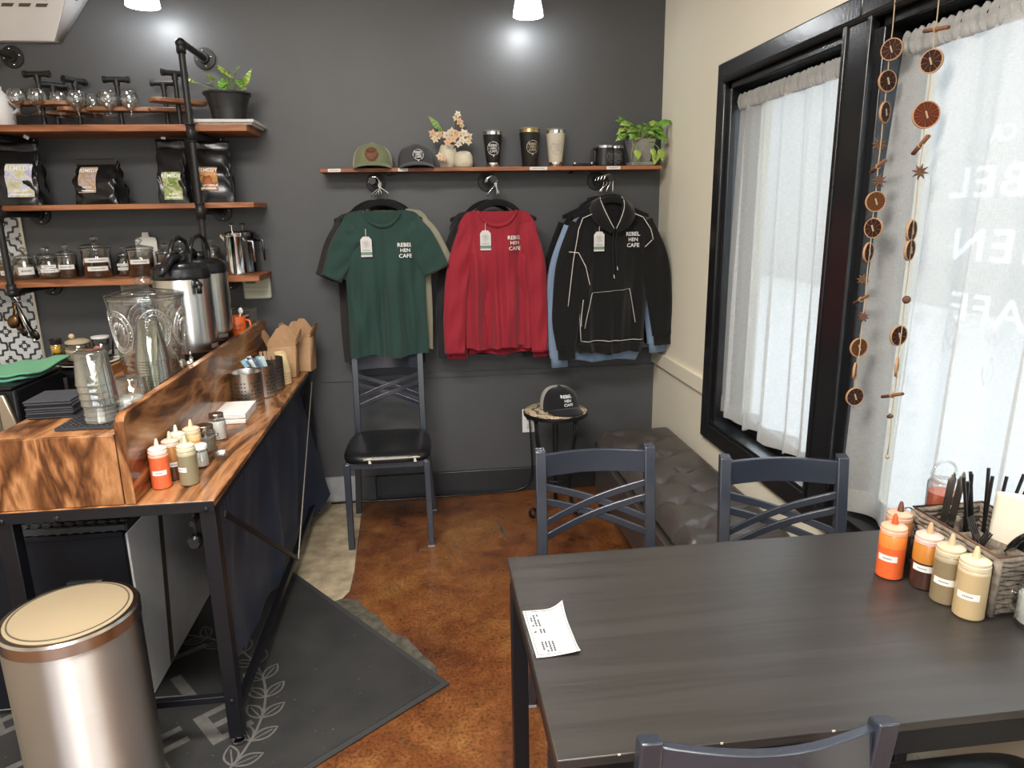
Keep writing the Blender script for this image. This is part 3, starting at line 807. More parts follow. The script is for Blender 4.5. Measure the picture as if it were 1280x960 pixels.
# ------------------------------------------------------------------ cross back chairs
def make_chair(label):
    t = thing('cross_back_chair', label, 'chair')
    b = B()
    hw = .198
    def seat(u, v):
        # superellipse cushion, u around, v from rim bottom over the top to the centre
        a = 2*PI*u
        ca, sa = math.cos(a), math.sin(a)
        e = .42
        px = math.copysign(abs(ca)**e, ca); py = math.copysign(abs(sa)**e, sa)
        k, z = [(0.94, .418), (1.0, .424), (1.005, .436), (.985, .448), (.93, .457), (.75, .463), (.4, .466), (.0, .467)][min(7, int(round(v*7)))]
        wx = hw*(1 - .055*(py > 0)*abs(py))
        return Vector((wx*k*px, .205*k*py, z))
    b.grid(seat, 48, 7, True)
    part('seat', b, m_vinyl, t, True)
    # seat frame
    b = B()
    b.bx(-.165, .165, -.188, -.168, .392, .42); b.bx(-.155, .155, .165, .185, .392, .42)
    b.bx(-.185, -.165, -.18, .18, .392, .42); b.bx(.165, .185, -.18, .18, .392, .42)
    part('seat_frame', b, m_chair, t, bevel=.002)
    for s in (-1, 1):
        l = part('leg', B().bar((s*.182, -.185, .006), (s*.178, -.180, .418), .028, .028, (1, 0, 0)), m_chair, t, bevel=.003)
        part('foot_glide', B().bar((s*.182, -.185, 0), (s*.182, -.185, .007), .03, .03, (1, 0, 0)), M('pale_glide', (0.30, 0.29, 0.28), .5), l)
        rp = [(s*.192, .218, .006), (s*.168, .172, .40), (s*.160, .170, .47), (s*.158, .182, .60), (s*.158, .214, .84)]
        b = B()
        W_, D_ = .030, .026
        rows = []
        for p in rp:
            rows.append([b.bm.verts.new((p[0] + dx*W_/2, p[1] + dy*D_/2, p[2] + (.006 if (p[2] > .8 and dy > 0) else 0))) for dx, dy in ((-1,-1),(1,-1),(1,1),(-1,1))])
        for A, C in zip(rows, rows[1:]):
            for i in range(4): b.bm.faces.new((A[i], A[(i+1) % 4], C[(i+1) % 4], C[i]))
        b.bm.faces.new(rows[0][::-1]); b.bm.faces.new(rows[-1])
        l = part('leg', b, m_chair, t, bevel=.003)
        part('foot_glide', B().bar((s*.192, .218, 0), (s*.192, .218, .007), .03, .03, (1, 0, 0)), M('pale_glide', (0, 0, 0)), l)
    def ypost(z): return .170 + (.214 - .170)*max(0, (z - .47)/.37)**1.25
    def curve_slat(z0, z1, h, th, bow, nm):
        b = B(); n = 12; rows = []
        for i in range(n + 1):
            u = i/n; x = -.150 + .300*u; z = z0 + (z1 - z0)*u
            y = ypost(z) + bow*math.sin(PI*u)
            rows.append([b.bm.verts.new((x, y - th/2, z - h/2)), b.bm.verts.new((x, y + th/2, z - h/2)), b.bm.verts.new((x, y + th/2, z + h/2)), b.bm.verts.new((x, y - th/2, z + h/2))])
        for A, C in zip(rows, rows[1:]):
            for i in range(4): b.bm.faces.new((A[i], A[(i+1) % 4], C[(i+1) % 4], C[i]))
        b.bm.faces.new(rows[0][::-1]); b.bm.faces.new(rows[-1])
        part(nm, b, m_chair, t, bevel=.002)
    curve_slat(.796, .796, .068, .014, .030, 'top_rail')
    curve_slat(.735, .628, .022, .010, .030, 'cross_slat'); curve_slat(.693, .586, .022, .010, .030, 'cross_slat')
    curve_slat(.628, .735, .022, .010, .026, 'cross_slat'); curve_slat(.586, .693, .022, .010, .026, 'cross_slat')
    b = B()
    for s in (-1, 1): b.bar((s*.180, -.178, .30), (s*.176, .178, .30), .012, .012)
    return t
ch = make_chair('dark metal cross back chair against the back wall under the green shirt')
ch.location = (-0.205, 3.19, 0); ch.rotation_euler = (0, 0, math.radians(-1))
# torn spots of its vinyl seat
b = B()
for x in (-.075, .125):
    b.poly([(x-.012,-.2085,.448),(x+.013,-.2085,.450),(x+.004,-.2085,.440),(x+.009,-.2085,.424),(x-.004,-.2085,.424),(x-.003,-.2085,.438)], (0, .004, 0))
part('torn_stuffing', b, M('stuffing', (0.70, 0.66, 0.56), 0.9), ch, label='pale stuffing showing through two tears')
part('worn_edge', B().tube([(-.10,-.2075,.443), (0,-.2085,.443), (.15,-.2065,.445)], .0035, 6), M('worn_vinyl', (0.42, 0.38, 0.31), .6), ch)
def chair_copy(label, loc, deg):
    r = thing('cross_back_chair', label, 'chair', loc, math.radians(deg))
    for chd in ch.children:
        if chd.name.startswith(('torn', 'worn')): continue
        c = chd.copy(); COL.objects.link(c); c.parent = r
        for g in chd.children:
            d = g.copy(); COL.objects.link(d); d.parent = c
    return r
G = 'cross back chairs'; ch['group'] = G
for lab, loc, deg in (('dark metal cross back chair behind the dining table beside its left corner', (0.453, 1.64, 0), -2),
                      ('dark metal cross back chair between the dining table and the tufted bench by the window', (0.915, 1.485, 0), -9),
                      ('dark metal cross back chair at the near edge of the dining table, back to camera', (0.424, 0.94, 0), 178),
                      ('black seat of a chair tucked under the right end of the dining table', (0.950, 0.842, 0), 180)):
    chair_copy(lab, loc, deg)['group'] = G

# ------------------------------------------------------------------ dining table
t = thing('dining_table', 'black brown wooden dining table with slim metal legs', 'table', (0.68, 1.13, 0))
TX0, TX1, TY0, TY1, TZ = 0.156, 1.192, 0.826, 1.438, 0.737
part('tabletop', B().bx(TX0, TX1, TY0, TY1, TZ - .016, TZ), m_table, t, world=True, bevel=.0015)
for x0, x1, y0, y1 in ((TX0+.006, TX1-.006, TY0+.004, TY0+.024), (TX0+.006, TX1-.006, TY1-.024, TY1-.004), (TX0+.004, TX0+.024, TY0+.024, TY1-.024), (TX1-.024, TX1-.004, TY0+.024, TY1-.024)):
    part('apron', B().bx(x0, x1, y0, y1, TZ - .062, TZ - .017), m_black, t, world=True, bevel=.002)
for x in (TX0 + .022, TX1 - .022):
    for y in (TY0 + .022, TY1 - .022):
        part('leg', B().bx(x - .018, x + .018, y - .018, y + .018, 0, TZ - .062), m_black, t, world=True, bevel=.002)
b = B()
for x, s_ in ((.40,.004),(.575,.005),(.62,.005),(.245,.004)): b.bx(x, x + s_, TY0 - .0004, TY0 + .0012, TZ - .0022, TZ + .0003)
part('chipped_edge', b, M('bare_chip', (0.6, 0.55, 0.45), .8), t, world=True)

# printed sheet on the table
t = thing('flyer', 'white printed sheet with curling corners on the dining table', 'flyer', (0.20, 1.135, TZ))
def fl(u, v):
    x = .160 + .079*u + .006*v*0; y = 1.062 + .150*v
    z = TZ + .0024 + .014*max(0, (u - .55)/.45)**2*max(0, (v - .6)/.4)**2*1.2 + .010*max(0, (u-.2))**1.5*max(0, (.25 - v)/.25)**2 + .0008*math.sin(u*3)*math.sin(v*6)
    return Vector((x + .004*(1-v), y, z))
part('sheet', B().grid(fl, 16, 20), m_paper, t, True, world=True, solid=.0004)
b = B()
def flm(x, y): p = fl(x, y); return p + Vector((0, 0, .0012))
for (u0, v0), (u1, v1) in (((.05,.04),(.95,.04)), ((.05,.96),(.95,.96)), ((.05,.04),(.05,.96)), ((.95,.04),(.95,.96))):
    n = 16
    for k in range(n):
        a = (u0 + (u1-u0)*k/n, v0 + (v1-v0)*k/n); c = (u0 + (u1-u0)*(k+1)/n, v0 + (v1-v0)*(k+1)/n)
        w_ = .008
        if u0 == u1: q = [(a[0]-w_, a[1]), (a[0]+w_, a[1]), (c[0]+w_, c[1]), (c[0]-w_, c[1])]
        else: q = [(a[0], a[1]-w_*.5), (c[0], c[1]-w_*.5), (c[0], c[1]+w_*.5), (a[0], a[1]+w_*.5)]
        b.add([flm(*p) for p in q], [(0,1,2,3)])
part('border_line', b, M('grey_ink', (.10,.10,.12), .8), t, False, world=True)
b = B()
rnd = random.Random(4)
for u0, v0, n, h in ((.12,.62,3,.28), (.26,.47,2,.10), (.20,.08,4,.22)):       # columns of small unreadable print beside the omitted codes
    for k in range(n):
        for j in range(5):
            if rnd.random() < .12: continue
            uu = u0 + k*.08; vv = v0 + h*j/5
            b.add([flm(uu, vv), flm(uu + .048, vv), flm(uu + .048, vv + h/6.2), flm(uu, vv + h/6.2)], [(0,1,2,3)])
b.add([flm(.10,.50), flm(.17,.53), flm(.19,.50), flm(.13,.48)], [(0,1,2,3)])
part('printing', b, M('soft_ink', (.10,.10,.11), .8), t, False, world=True, kind='stuff')

# ------------------------------------------------------------------ tufted bench
t = thing('tufted_bench', 'dark brown tufted leather bench along the cream window wall', 'bench', (1.0, 2.62, 0))
m_leather = M('brown_leather', (0.058, 0.050, 0.045), 0.36, var=.12, vscale=9, bmp=.18, bscale=130)
BX0, BX1, BY0, BY1 = 0.800, 1.195, 1.98, 3.235
btn = []
for j in range(6):
    btn.append((.905, 2.135 + j*.205 - .02)); btn.append((1.03, 2.24 + j*.205 - .02 - .003))
def bench(u, v):
    x = BX0 + (BX1 - BX0)*u; y = BY0 + (BY1 - BY0)*v
    ex = min(u, 1 - u)*(BX1 - BX0); ey = min(v, 1 - v)*(BY1 - BY0)
    e = min(ex, ey)
    z = .455 - .060*max(0, 1 - ex/.055)**2.4 - .060*max(0, 1 - ey/.055)**2.4
    d = min(math.hypot(x - bx_, y - by_) for bx_, by_ in btn)
    z -= .024*math.exp(-(d/.026)**2) + .006*math.exp(-(d/.07)**2)
    # seams between neighbouring buttons
    s = 1.0
    for (ax, ay) in btn:
        for (cx, cy) in btn:
            if ay < cy and abs(cx - ax) > .05 and cy - ay < .16:
                dx, dy = cx - ax, cy - ay; L2 = dx*dx + dy*dy
                tt = max(0, min(1, ((x-ax)*dx + (y-ay)*dy)/L2))
                s = min(s, math.hypot(x - ax - tt*dx, y - ay - tt*dy))
    z -= .005*math.exp(-(s/.008)**2)
    pull = min((abs(y - by_) + max(0, (x - .9))*0 for bx_, by_ in btn if bx_ < .95), default=1)
    if x < .905: z -= .005*math.exp(-(pull/.008)**2)
    pull = min((abs(y - by_) for bx_, by_ in btn if bx_ > .95), default=1)
    if x > 1.03: z -= .005*math.exp(-(pull/.008)**2)
    return Vector((x, y, z))
part('cushion_top', B().grid(bench, 48, 130), m_leather, t, True, world=True)
part('cushion_side', B().bx(BX0 + .002, BX1 - .002, BY0 + .002, BY1 - .002, .30, .343), m_leather, t, world=True, bevel=.006)
part('side_panel', B().bx(BX0 + .006, BX1 - .006, BY0 + .006, BY1 - .006, .13, .30), m_leather, t, world=True, bevel=.004)
for bx_, by_ in btn:
    part('button', B().ball((bx_, by_, .427), (.012, .012, .006), 12, 6), m_leather, t, True, world=True)
for x in (BX0 + .04, BX1 - .04):
    for y in (BY0 + .05, BY1 - .05):
        part('leg', B().bx(x - .022, x + .022, y - .022, y + .022, 0, .13), m_blackplastic, t, world=True, bevel=.003)

# ------------------------------------------------------------------ mosaic side table
SX, SY, SZ = .610, 3.265, .55
t = thing('side_table', 'small round mosaic side table with scrolled black iron legs', 'table', (SX, SY, 0))
def mosaic():
    m, nt, p, out = newmat('mosaic_top')
    tc = nt.nodes.new('ShaderNodeTexCoord')
    vo = nt.nodes.new('ShaderNodeTexVoronoi'); vo.inputs['Scale'].default_value = 75; vo.feature = 'DISTANCE_TO_EDGE'
    nt.links.new(tc.outputs['Object'], vo.inputs['Vector'])
    gr = nt.nodes.new('ShaderNodeTexGradient'); gr.gradient_type = 'RADIAL'
    ln = nt.nodes.new('ShaderNodeVectorMath'); ln.operation = 'LENGTH'
    sx_ = nt.nodes.new('ShaderNodeVectorMath'); sx_.operation = 'MULTIPLY'; sx_.inputs[1].default_value = (1, 1, 0)
    nt.links.new(tc.outputs['Object'], sx_.inputs[0]); nt.links.new(sx_.outputs[0], ln.inputs[0])
    d = nt.nodes.new('ShaderNodeMath'); d.operation = 'DIVIDE'; d.inputs[1].default_value = .16
    nt.links.new(ln.outputs['Value'], d.inputs[0])
    nt.links.new(tc.outputs['Object'], gr.inputs[0])
    w_ = nt.nodes.new('ShaderNodeMath'); w_.operation = 'MULTIPLY'; w_.inputs[1].default_value = 2*PI*8
    nt.links.new(gr.outputs['Fac'], w_.inputs[0])
    sn = nt.nodes.new('ShaderNodeMath'); sn.operation = 'SINE'; nt.links.new(w_.outputs[0], sn.inputs[0])
    ma = nt.nodes.new('ShaderNodeMath'); ma.operation = 'MULTIPLY_ADD'; ma.inputs[1].default_value = .055
    nt.links.new(sn.outputs[0], ma.inputs[0]); nt.links.new(d.outputs[0], ma.inputs[2])
    cr, tn, dk, rs = (.70,.60,.43), (.50,.33,.17), (.10,.07,.05), (.36,.17,.09)
    col = ramp(nt, ma.outputs[0], [(0, rs), (.18, cr), (.30, tn), (.36, dk), (.42, cr), (.58, tn), (.64, dk), (.70, cr), (.88, cr), (.93, rs), (.98, cr)])
    for e in nt.nodes:
        if e.type == 'VALTORGB': e.color_ramp.interpolation = 'CONSTANT'
    g = ramp(nt, vo.outputs['Distance'], [(.03, (.28,.24,.19)), (.10, (1, 1, 1))])
    nt.links.new(mixc(nt, 1.0, col, g, 'MULTIPLY'), p.inputs['Base Color'])
    p.inputs['Roughness'].default_value = .35
    return m
part('mosaic_top', B().lathe([(.154,SZ-.012),(.155,SZ-.002),(.152,SZ),(0,SZ+.0005)], 56), mosaic(), t)
part('rim', B().lathe([(.150,SZ-.022),(.1585,SZ-.022),(.160,SZ-.010),(.1585,SZ-.003),(.154,SZ-.003)], 56), m_black, t)
for k in range(3):
    a = math.radians(200 + 120*k); c, s = math.cos(a), math.sin(a)
    def P3(r, z, off=0): return (c*r - s*off, s*r + c*off, z)
    for off in (-.010, .010):
        pts = [P3(.115, SZ-.02, off), P3(.106, .42, off), P3(.085, .28, off*.8), P3(.075, .18, off*.6), P3(.088, .09, off*.5), P3(.108, .035, off*.4)]
        for q in range(10):
            th = -1.9 + q*.62; rr = .030 - .0022*q
            pts.append(P3(.128 + rr*math.cos(th), .032 + rr*math.sin(th), off*.3))
        part('leg', B().tube(pts, .0058, 8), m_black, t, True)
part('ring', B().tube([(.083*math.cos(2*PI*i/28), .083*math.sin(2*PI*i/28), .27) for i in range(28)], .0045, 6, closed=True), m_black, t, True)
for z in (.20,): part('ring', B().tube([(.078*math.cos(2*PI*i/28), .078*math.sin(2*PI*i/28), z) for i in range(28)], .0045, 6, closed=True), m_black, t, True)
# outlet, cord
t = thing('wall_outlet', 'white double wall outlet behind the mosaic side table', 'outlet', (.53, YB, .398))
part('plate', B().bx(-.042, .042, -.006, 0, -.066, .066), m_white, t, bevel=.003)
for z in (-.030, .030): part('socket', B().bx(-.017, .017, -.008, -.005, z-.016, z+.016), M('socket_grey', (.55,.55,.54), .5), t, bevel=.002)
cordp = [(.525,3.588,.45),(.523,3.565,.42),(.528,3.56,.30),(.535,3.56,.16),(.530,3.565,.075),(.50,3.566,.03),(.44,3.565,.009),(.30,3.562,.007),(.05,3.556,.007),(-.2,3.552,.007),(-.40,3.55,.010),(-.55,3.55,.010)]
t = thing('power_cord', 'black power cord running from the outlet along the baseboard', 'cord', (.525, 3.56, 0))
part('cable', B().tube(cordp, .0045, 8), m_blackplastic, t, True, world=True)
part('plug', B().bx(.508, .542, 3.566, 3.592, .412, .445), m_blackplastic, t, world=True, bevel=.004)

# ------------------------------------------------------------------ pipe shelving on the left
t = thing('pipe_shelf_unit', 'three board wall shelf on black iron pipe stands', 'shelf', (-1.36, YB, 1.2))
SH = ((1.862, 1.890, -0.740), (1.540, 1.563, -0.742), (1.212, 1.240, -0.752))
SF = 3.325
for z0, z1, xr in SH:
    part('shelf_board', B().bx(-2.75, xr, SF, YB - .004, z0, z1), m_shelf, t, world=True, bevel=.003)
def flange(par, x, z, arm_y):
    o = part('flange', B().lathe([(.0,0),(.046,0),(.048,.003),(.046,.008),(.024,.010),(.022,.024),(0,.024)], 28, (x, YB, z), Matrix.Rotation(PI/2, 3, 'X')), m_pipe, par, world=True)
    part('flange_screws', B().ball((x+.032, YB-.009, z+.006), .005, 8, 5).ball((x-.032, YB-.009, z-.006), .005, 8, 5).ball((x+.005, YB-.009, z-.033), .005, 8, 5).ball((x-.005, YB-.009, z+.033), .005, 8, 5), m_steel, o, world=True, kind='stuff')
    part('arm', B().cyl((x, YB - .01, z), (x, arm_y, z), .0135, 14), m_pipe, par, world=True)
PY = 3.262
for x in (-0.955, -1.772):
    part('upright', B().cyl((x, PY, 2.196), (x, PY, 1.185), .0135, 16), m_pipe, t, world=True)
    part('elbow', B().ball((x, PY, 2.197), .021, 14, 10).cyl((x, PY, 2.20), (x, PY, 2.158), .0185, 14).cyl((x, PY, 2.197), (x, PY + .04, 2.197), .0185, 14), m_pipe, t, True, world=True)
    for za in (1.848, 1.526):
        part('tee', B().cyl((x, PY, za + .034), (x, PY, za - .034), .019, 14).cyl((x, PY, za), (x, PY + .036, za), .0185, 14), m_pipe, t, True, world=True)
        part('coupling_ring', B().tube([(x + .0195*math.cos(q), PY + .0195*math.sin(q), za + .034) for q in [2*PI*i/16 for i in range(16)]], .003, 6, closed=True).tube([(x + .0195*math.cos(q), PY + .0195*math.sin(q), za - .034) for q in [2*PI*i/16 for i in range(16)]], .003, 6, closed=True), m_pipe, t, True, world=True)
        flange(t, x, za, PY)
    part('elbow', B().ball((x, PY, 1.196), .021, 14, 10).cyl((x, PY, 1.19), (x, PY, 1.235), .0185, 14).cyl((x, PY, 1.196), (x, PY + .04, 1.196), .0185, 14), m_pipe, t, True, world=True)
    flange(t, x, 2.205, PY); flange(t, x, 1.196, PY)
S1, S2, S3 = SH[0][1], SH[1][1], SH[2][1]

# --- flight carriers and tasting glasses on the top shelf
def carrier(label, x, y, rz, w=.24, d=.085, posts=1, h=.215, zp=.082, holes=0):
    t = thing('flight_carrier', label, 'flight carrier', (x, y, S1), math.radians(rz), 'wooden tasting flight carriers')
    n = 20; pts = []
    for i in range(n):
        a = 2*PI*i/n; ca, sa = math.cos(a), math.sin(a)
        pts.append((w/2*math.copysign(abs(ca)**.6, ca), d/2*math.copysign(abs(sa)**.6, sa)*(1 + .12*math.sin(2*a + 1)), zp))
    part('paddle', B().poly(pts, (0, 0, .017)), m_flight, t, bevel=.003)
    part('post', B().cyl((0, .01, 0), (0, .01, h), .010, 12), m_pipe, t)
    part('tee_handle', B().cyl((-.042, .01, h), (.042, .01, h), .0125, 12).cyl((0, .01, h), (0, .01, h - .026), .0135, 12), m_pipe, t)
    for s in (-1, 1): part('end_cap', B().cyl((s*.042, .01, h), (s*.054, .01, h), .0155, 12), m_pipe, t)
    part('base_flange', B().lathe([(.034,0),(.034,.006),(.016,.010),(.014,.02),(0,.02)], 20, (0, .01, 0)), m_pipe, t)
    return t
carrier('wooden flight carrier with level pipe handle, farthest left on the top pipe shelf', -1.625, 3.46, -4, .25, h=.222, zp=.092)
carrier('wooden flight carrier whose pipe handle points at the viewer, behind the first carrier', -1.49, 3.52, 62, .20, h=.205, zp=.070)
carrier('wooden flight carrier with level pipe handle in the middle of the glasses', -1.31, 3.48, 3, .26, h=.205, zp=.070)
carrier('empty wooden flight carrier with level handle, rearmost beside the black upright', -1.13, 3.53, 6, .23, h=.200, zp=.075)
carrier('empty wooden flight carrier with tilted handle directly behind the black upright', -1.050, 3.46, 35, .24, .10, h=.228, zp=.100)
carrier('wooden flight carrier half hidden behind the leftmost tasting glasses', -1.60, 3.545, 40, .16, h=.19, zp=.062)
gp = [(.001,.0),(.031,.001),(.031,.003),(.008,.006),(.0045,.012),(.0045,.026),(.012,.032),(.030,.050),(.0375,.068),(.037,.084),(.030,.104),(.028,.108),(.0272,.108),(.036,.083),(.0365,.068),(.029,.052),(.001,.034)]
gt = thing('tasting_glass', 'stemmed tasting glass', 'glass', (0, 0, 0), 0, 'stemmed tasting glasses on the top pipe shelf')
part('bowl', B().lathe(gp, 28), m_glass, gt, True)
gl = [(-1.700, 3.43, .052, 'tasting glass farthest left, in front of the left carrier'), (-1.618, 3.43, .052, 'tasting glass second from left, before the left carrier post'),
      (-1.553, 3.47, .046, 'tasting glass third from left, set back from its neighbours'), (-1.465, 3.44, .046, 'tasting glass before the carrier with the end-on handle'),
      (-1.436, 3.53, .046, 'tasting glass mostly hidden behind the fourth glass'), (-1.372, 3.50, .046, 'tasting glass behind the glass left of the middle handle'),
      (-1.330, 3.43, .046, 'tasting glass in front of the middle carrier handle post'), (-1.248, 3.44, .046, 'tasting glass farthest right in the row of glasses')]
for i, (x, y, dz, lab) in enumerate(gl):
    o = gt if i == 0 else dup(gt, (0, 0, 0))
    o.location = (x, y, S1 + dz - .004); o['label'] = 'stemmed clear ' + lab
# white jug cut by the left edge
t = thing('white_jug', 'white plastic jug at the left end of the top pipe shelf', 'jug', (-1.795, 3.46, S1))
part('body', B().lathe([(.05,0),(.056,.004),(.058,.08),(.052,.12),(.030,.145),(.022,.155),(.022,.17),(0,.17)], 28), m_white, t, True)
part('handle', B().tube([(.045,0,.125),(.075,0,.12),(.08,0,.08),(.056,0,.06)], .007, 8), m_white, t, True)
# tray and pothos pot
t = thing('white_tray', 'shallow white tray under the black nursery pot', 'tray', (-.835, 3.43, S1))
m_tray = M('offwhite_tray', (0.62, 0.61, 0.57), 0.5)
part('dish', B().poly([(-.115,-.085,0),(.115,-.085,0),(.115,.16,0),(-.115,.16,0)], (0, 0, .012)), m_tray, t, bevel=.004)
b = B()
for a in ((-.125,.125,-.097,-.087),(-.125,.125,.162,.172),(-.125,-.115,-.09,.165),(.115,.125,-.09,.165)): b.bx(a[0], a[1], a[2], a[3], .008, .022)
part('rim', b, m_tray, t, bevel=.003)

def leaf(b, p, d, up, L, w, fold=.25, droop=.25):
    """one heart shaped leaf blade from p along d"""
    d = Vector(d).normalized(); up = Vector(up); sd = d.cross(up)
    if sd.length < .05: sd = Vector((1, 0, 0))
    sd.normalize(); nn = sd.cross(d).normalized(); p = Vector(p)
    prof = [(0, .0), (.08, .62), (.25, 1.0), (.5, .86), (.75, .48), (.92, .16), (1.0, 0)]
    rows = []
    for t_, k in prof:
        c = p + d*(L*t_) - nn*(droop*L*t_*t_)
        rows.append((c + sd*(w*k/2) + nn*(fold*w*k/2), c, c - sd*(w*k/2) + nn*(fold*w*k/2)))
    for (a0, c0, e0), (a1, c1, e1) in zip(rows, rows[1:]):
        V = [b.bm.verts.new(v) for v in (a0, c0, e0, a1, c1, e1)]
        b.bm.faces.new((V[0], V[1], V[4], V[3])); b.bm.faces.new((V[1], V[2], V[5], V[4]))
def plant(t, base, leaves, group=None):
    """leaves: (tip base position, direction, length, width, light?)"""
    for p, d, L, w, lt in leaves:
        p = Vector(p)
        c = Vector(base) + Vector((p.x*.25, p.y*.25, 0))
        mid = (c + p)/2 + Vector((0, 0, .25*abs(p.z - c.z) + .012))
        pts = [c*(1-s)**2 + mid*2*s*(1-s) + p*s*s for s in [i/6 for i in range(7)]]
        part('stem', B().tube(pts, .0022, 5), m_stem, t, True)
        b = B(); leaf(b, p, d, (0, -.75, .75), L, w); part('leaf', b, m_leafy if lt else m_leaf, t, True, solid=.0006)
t = thing('pothos_plant', 'young pothos plant in a black nursery pot on the white tray', 'plant', (-.830, 3.42, S1 + .013))
pr = [(.068,.001),(.072,.004),(.079,.07),(.081,.071),(.0825,.085),(.096,.138),(.101,.138),(.103,.142),(.103,.150),(.098,.150),(.092,.135),(.0,.128)]
pr = [(r*.98, z*.84) for r, z in pr]
part('pot', B().lathe(pr, 40), M('black_nursery_pot', (.016,.016,.017), .32), t)
part('soil', B().lathe([(.091,.116),(0,.120)], 24), M('soil', (.03,.02,.014), .95, bmp=.8, bscale=90), t, True)
plant(t, (0, 0, .11), [((-.125,-.02,.165),(-.6,-.3,.35),.05,.024,1), ((-.065,-.04,.155),(.3,-.9,.1),.062,.055,0), ((-.055,-.01,.175),(-.1,-.7,.5),.062,.050,1), ((-.02,-.04,.145),(.6,-.7,-.1),.06,.045,0),
     ((.035,-.02,.185),(-.5,-.5,.5),.07,.03,1), ((.012,-.01,.195),(-.55,-.1,.8),.062,.026,1), ((.045,-.01,.20),(.3,-.5,.5),.05,.03,0), ((.055,-.02,.178),(.4,-.6,-.5),.06,.034,0), ((.005,-.03,.17),(-.2,-.8,-.4),.065,.045,0),
     ((.085,-.02,.155),(.35,-.2,.9),.075,.034,1), ((.07,-.05,.13),(.5,-.6,.15),.045,.036,1), ((-.005,.03,.16),(-.3,.2,.6),.055,.035,0)])

# --- coffee bags on the second shelf
m_bag = M('black_foil_bag', (.008,.008,.009), .26, bmp=.35, bscale=26)
def art(name, c1, c2, c3, sc=22):
    m, nt, p, out = newmat(name)
    v = coords(nt)
    n = nz(nt, v, sc, 3, .6, .8)
    nt.links.new(ramp(nt, n, [(.36, c1), (.47, c2), (.56, c3), (.66, c1)]), p.inputs['Base Color'])
    p.inputs['Roughness'].default_value = .45
    return m
def bag(label, x, y, w, d, h, rz, artm, lab, words, fold=True, lean=0, seed=1, roll=False):
    t = thing('coffee_bag', label, 'coffee bag', (x, y, S2), math.radians(rz), 'black coffee bags on the pipe shelf')
    rnd = random.Random(seed); ph = [rnd.uniform(0, 6.28) for _ in range(4)]
    hb = h if not roll else h
    def f(u, v):
        a = 2*PI*u; ca, sa = math.cos(a), math.sin(a)
        sq = .35
        px = math.copysign(abs(ca)**sq, ca); py = math.copysign(abs(sa)**sq, sa)
        k = 1 - .10*max(0, v - .5)
        dd = d/2*(1 - .93*max(0, (v - .45)/.55)**1.3)
        wr = 1 + .035*math.sin(9*v + 3*a + ph[0]) + .03*math.sin(17*v - 5*a + ph[1])
        crease = .010*math.sin(6*a + 14*v + ph[2])*math.sin(PI*min(1, v))*(.3 + .7*abs(px) if abs(py) < .9 else 1)
        z = hb*v
        gus = 1 - .12*(abs(ca) > .8)*math.sin(PI*v)
        return Vector((w/2*k*px*wr*gus, dd*py*wr + crease*.6 + lean*v*v, max(.001, z)))
    b = B(); b.grid(f, 56, 22, True)
    bottom = [b.bm.verts.new(f(i/56, 0)) for i in range(56)]; b.bm.faces.new(bottom[::-1])
    part('pouch', b, m_bag, t, True)
    fb = B()
    if roll:
        fb.obb((0, lean, h), (w*.90, .022, .020)).obb((0, lean - .012, h + .004), (w*.92, .004, .026))
        part('rolled_top', fb, m_bag, t, bevel=.004)
    else:
        fb.grid(lambda u, v: Vector(((u - .5)*w*.93, lean + .004*math.sin(u*7 + v*5), h + .045*v - .003)), 10, 3)
        part('crimped_top', fb, m_bag, t, True, solid=.002)
    lx, lz, lw, lh = lab
    b = B(); b.grid(lambda u, v: Vector((lx + (u - .5)*lw, f(.75, (lz + (v - .5)*lh)/h).y - .0035 - .012*0, lz + (v - .5)*lh)), 4, 8)
    o = part('label', b, artm, t, True)
    b = B(); yy = lambda z: f(.75, z/h).y - .0048
    mp_ = lambda X, Y: Vector((lx + X, yy(lz + Y), lz + Y))
    put_text(b, words[0], lw*.30, mp_, 0, lh*.36, sx=.95); put_text(b, words[1], lw*.16, mp_, 0, -lh*.30)
    b.bar((lx - lw*.38, yy(lz - lh*.42), lz - lh*.42), (lx + lw*.38, yy(lz - lh*.42), lz - lh*.42), .0005, .004)
    part('label_lettering', b, m_print, o, False, kind='stuff')
    return t
A1 = art('lilac_label_art', (.42,.40,.62), (.62,.62,.72), (.60,.58,.22))
A2 = art('pink_label_art', (.48,.38,.38), (.40,.34,.33), (.40,.26,.10))
A3 = art('green_label_art', (.30,.36,.08), (.14,.22,.05), (.52,.50,.34))
A4 = art('orange_label_art', (.55,.15,.04), (.50,.28,.06), (.16,.03,.02))
bag('black coffee bag with lilac and yellow label at the left end of the shelf', -1.755, 3.44, .205, .12, .226, 4, A1, (.025, .105, .105, .140), ('REMEDY', 'DECAF'), roll=False, seed=2)
bag('squat black coffee bag with pink mountain label, top folded flat', -1.418, 3.44, .195, .125, .178, -6, A2, (-.028, .105, .076, .110), ('REMEDY', 'HOUSE'), roll=True, seed=5)
bag('black coffee bag with green and yellow label left of the black upright', -1.098, 3.42, .132, .085, .235, 0, A3, (.004, .075, .078, .118), ('REMEDY', 'BLEND'), seed=8, lean=.01)
bag('black coffee bag with orange label right of the black upright', -.925, 3.43, .165, .10, .226, 8, A4, (-.022, .105, .078, .100), ('REMEDY', 'GUATEMALA'), seed=11)
t = single('price_tag', B().obb((-1.675, 3.40, 1.848), (.022, .002, .014), Matrix.Rotation(.5, 3, 'Y')), m_paper, 'small white tag clipped above the lilac labelled coffee bag', 'tag')
t = single('price_tag', B().obb((-1.115, 3.40, 1.842), (.018, .002, .010), Matrix.Rotation(.1, 3, 'Y')), m_paper, 'small white tag above the green labelled coffee bag', 'tag')

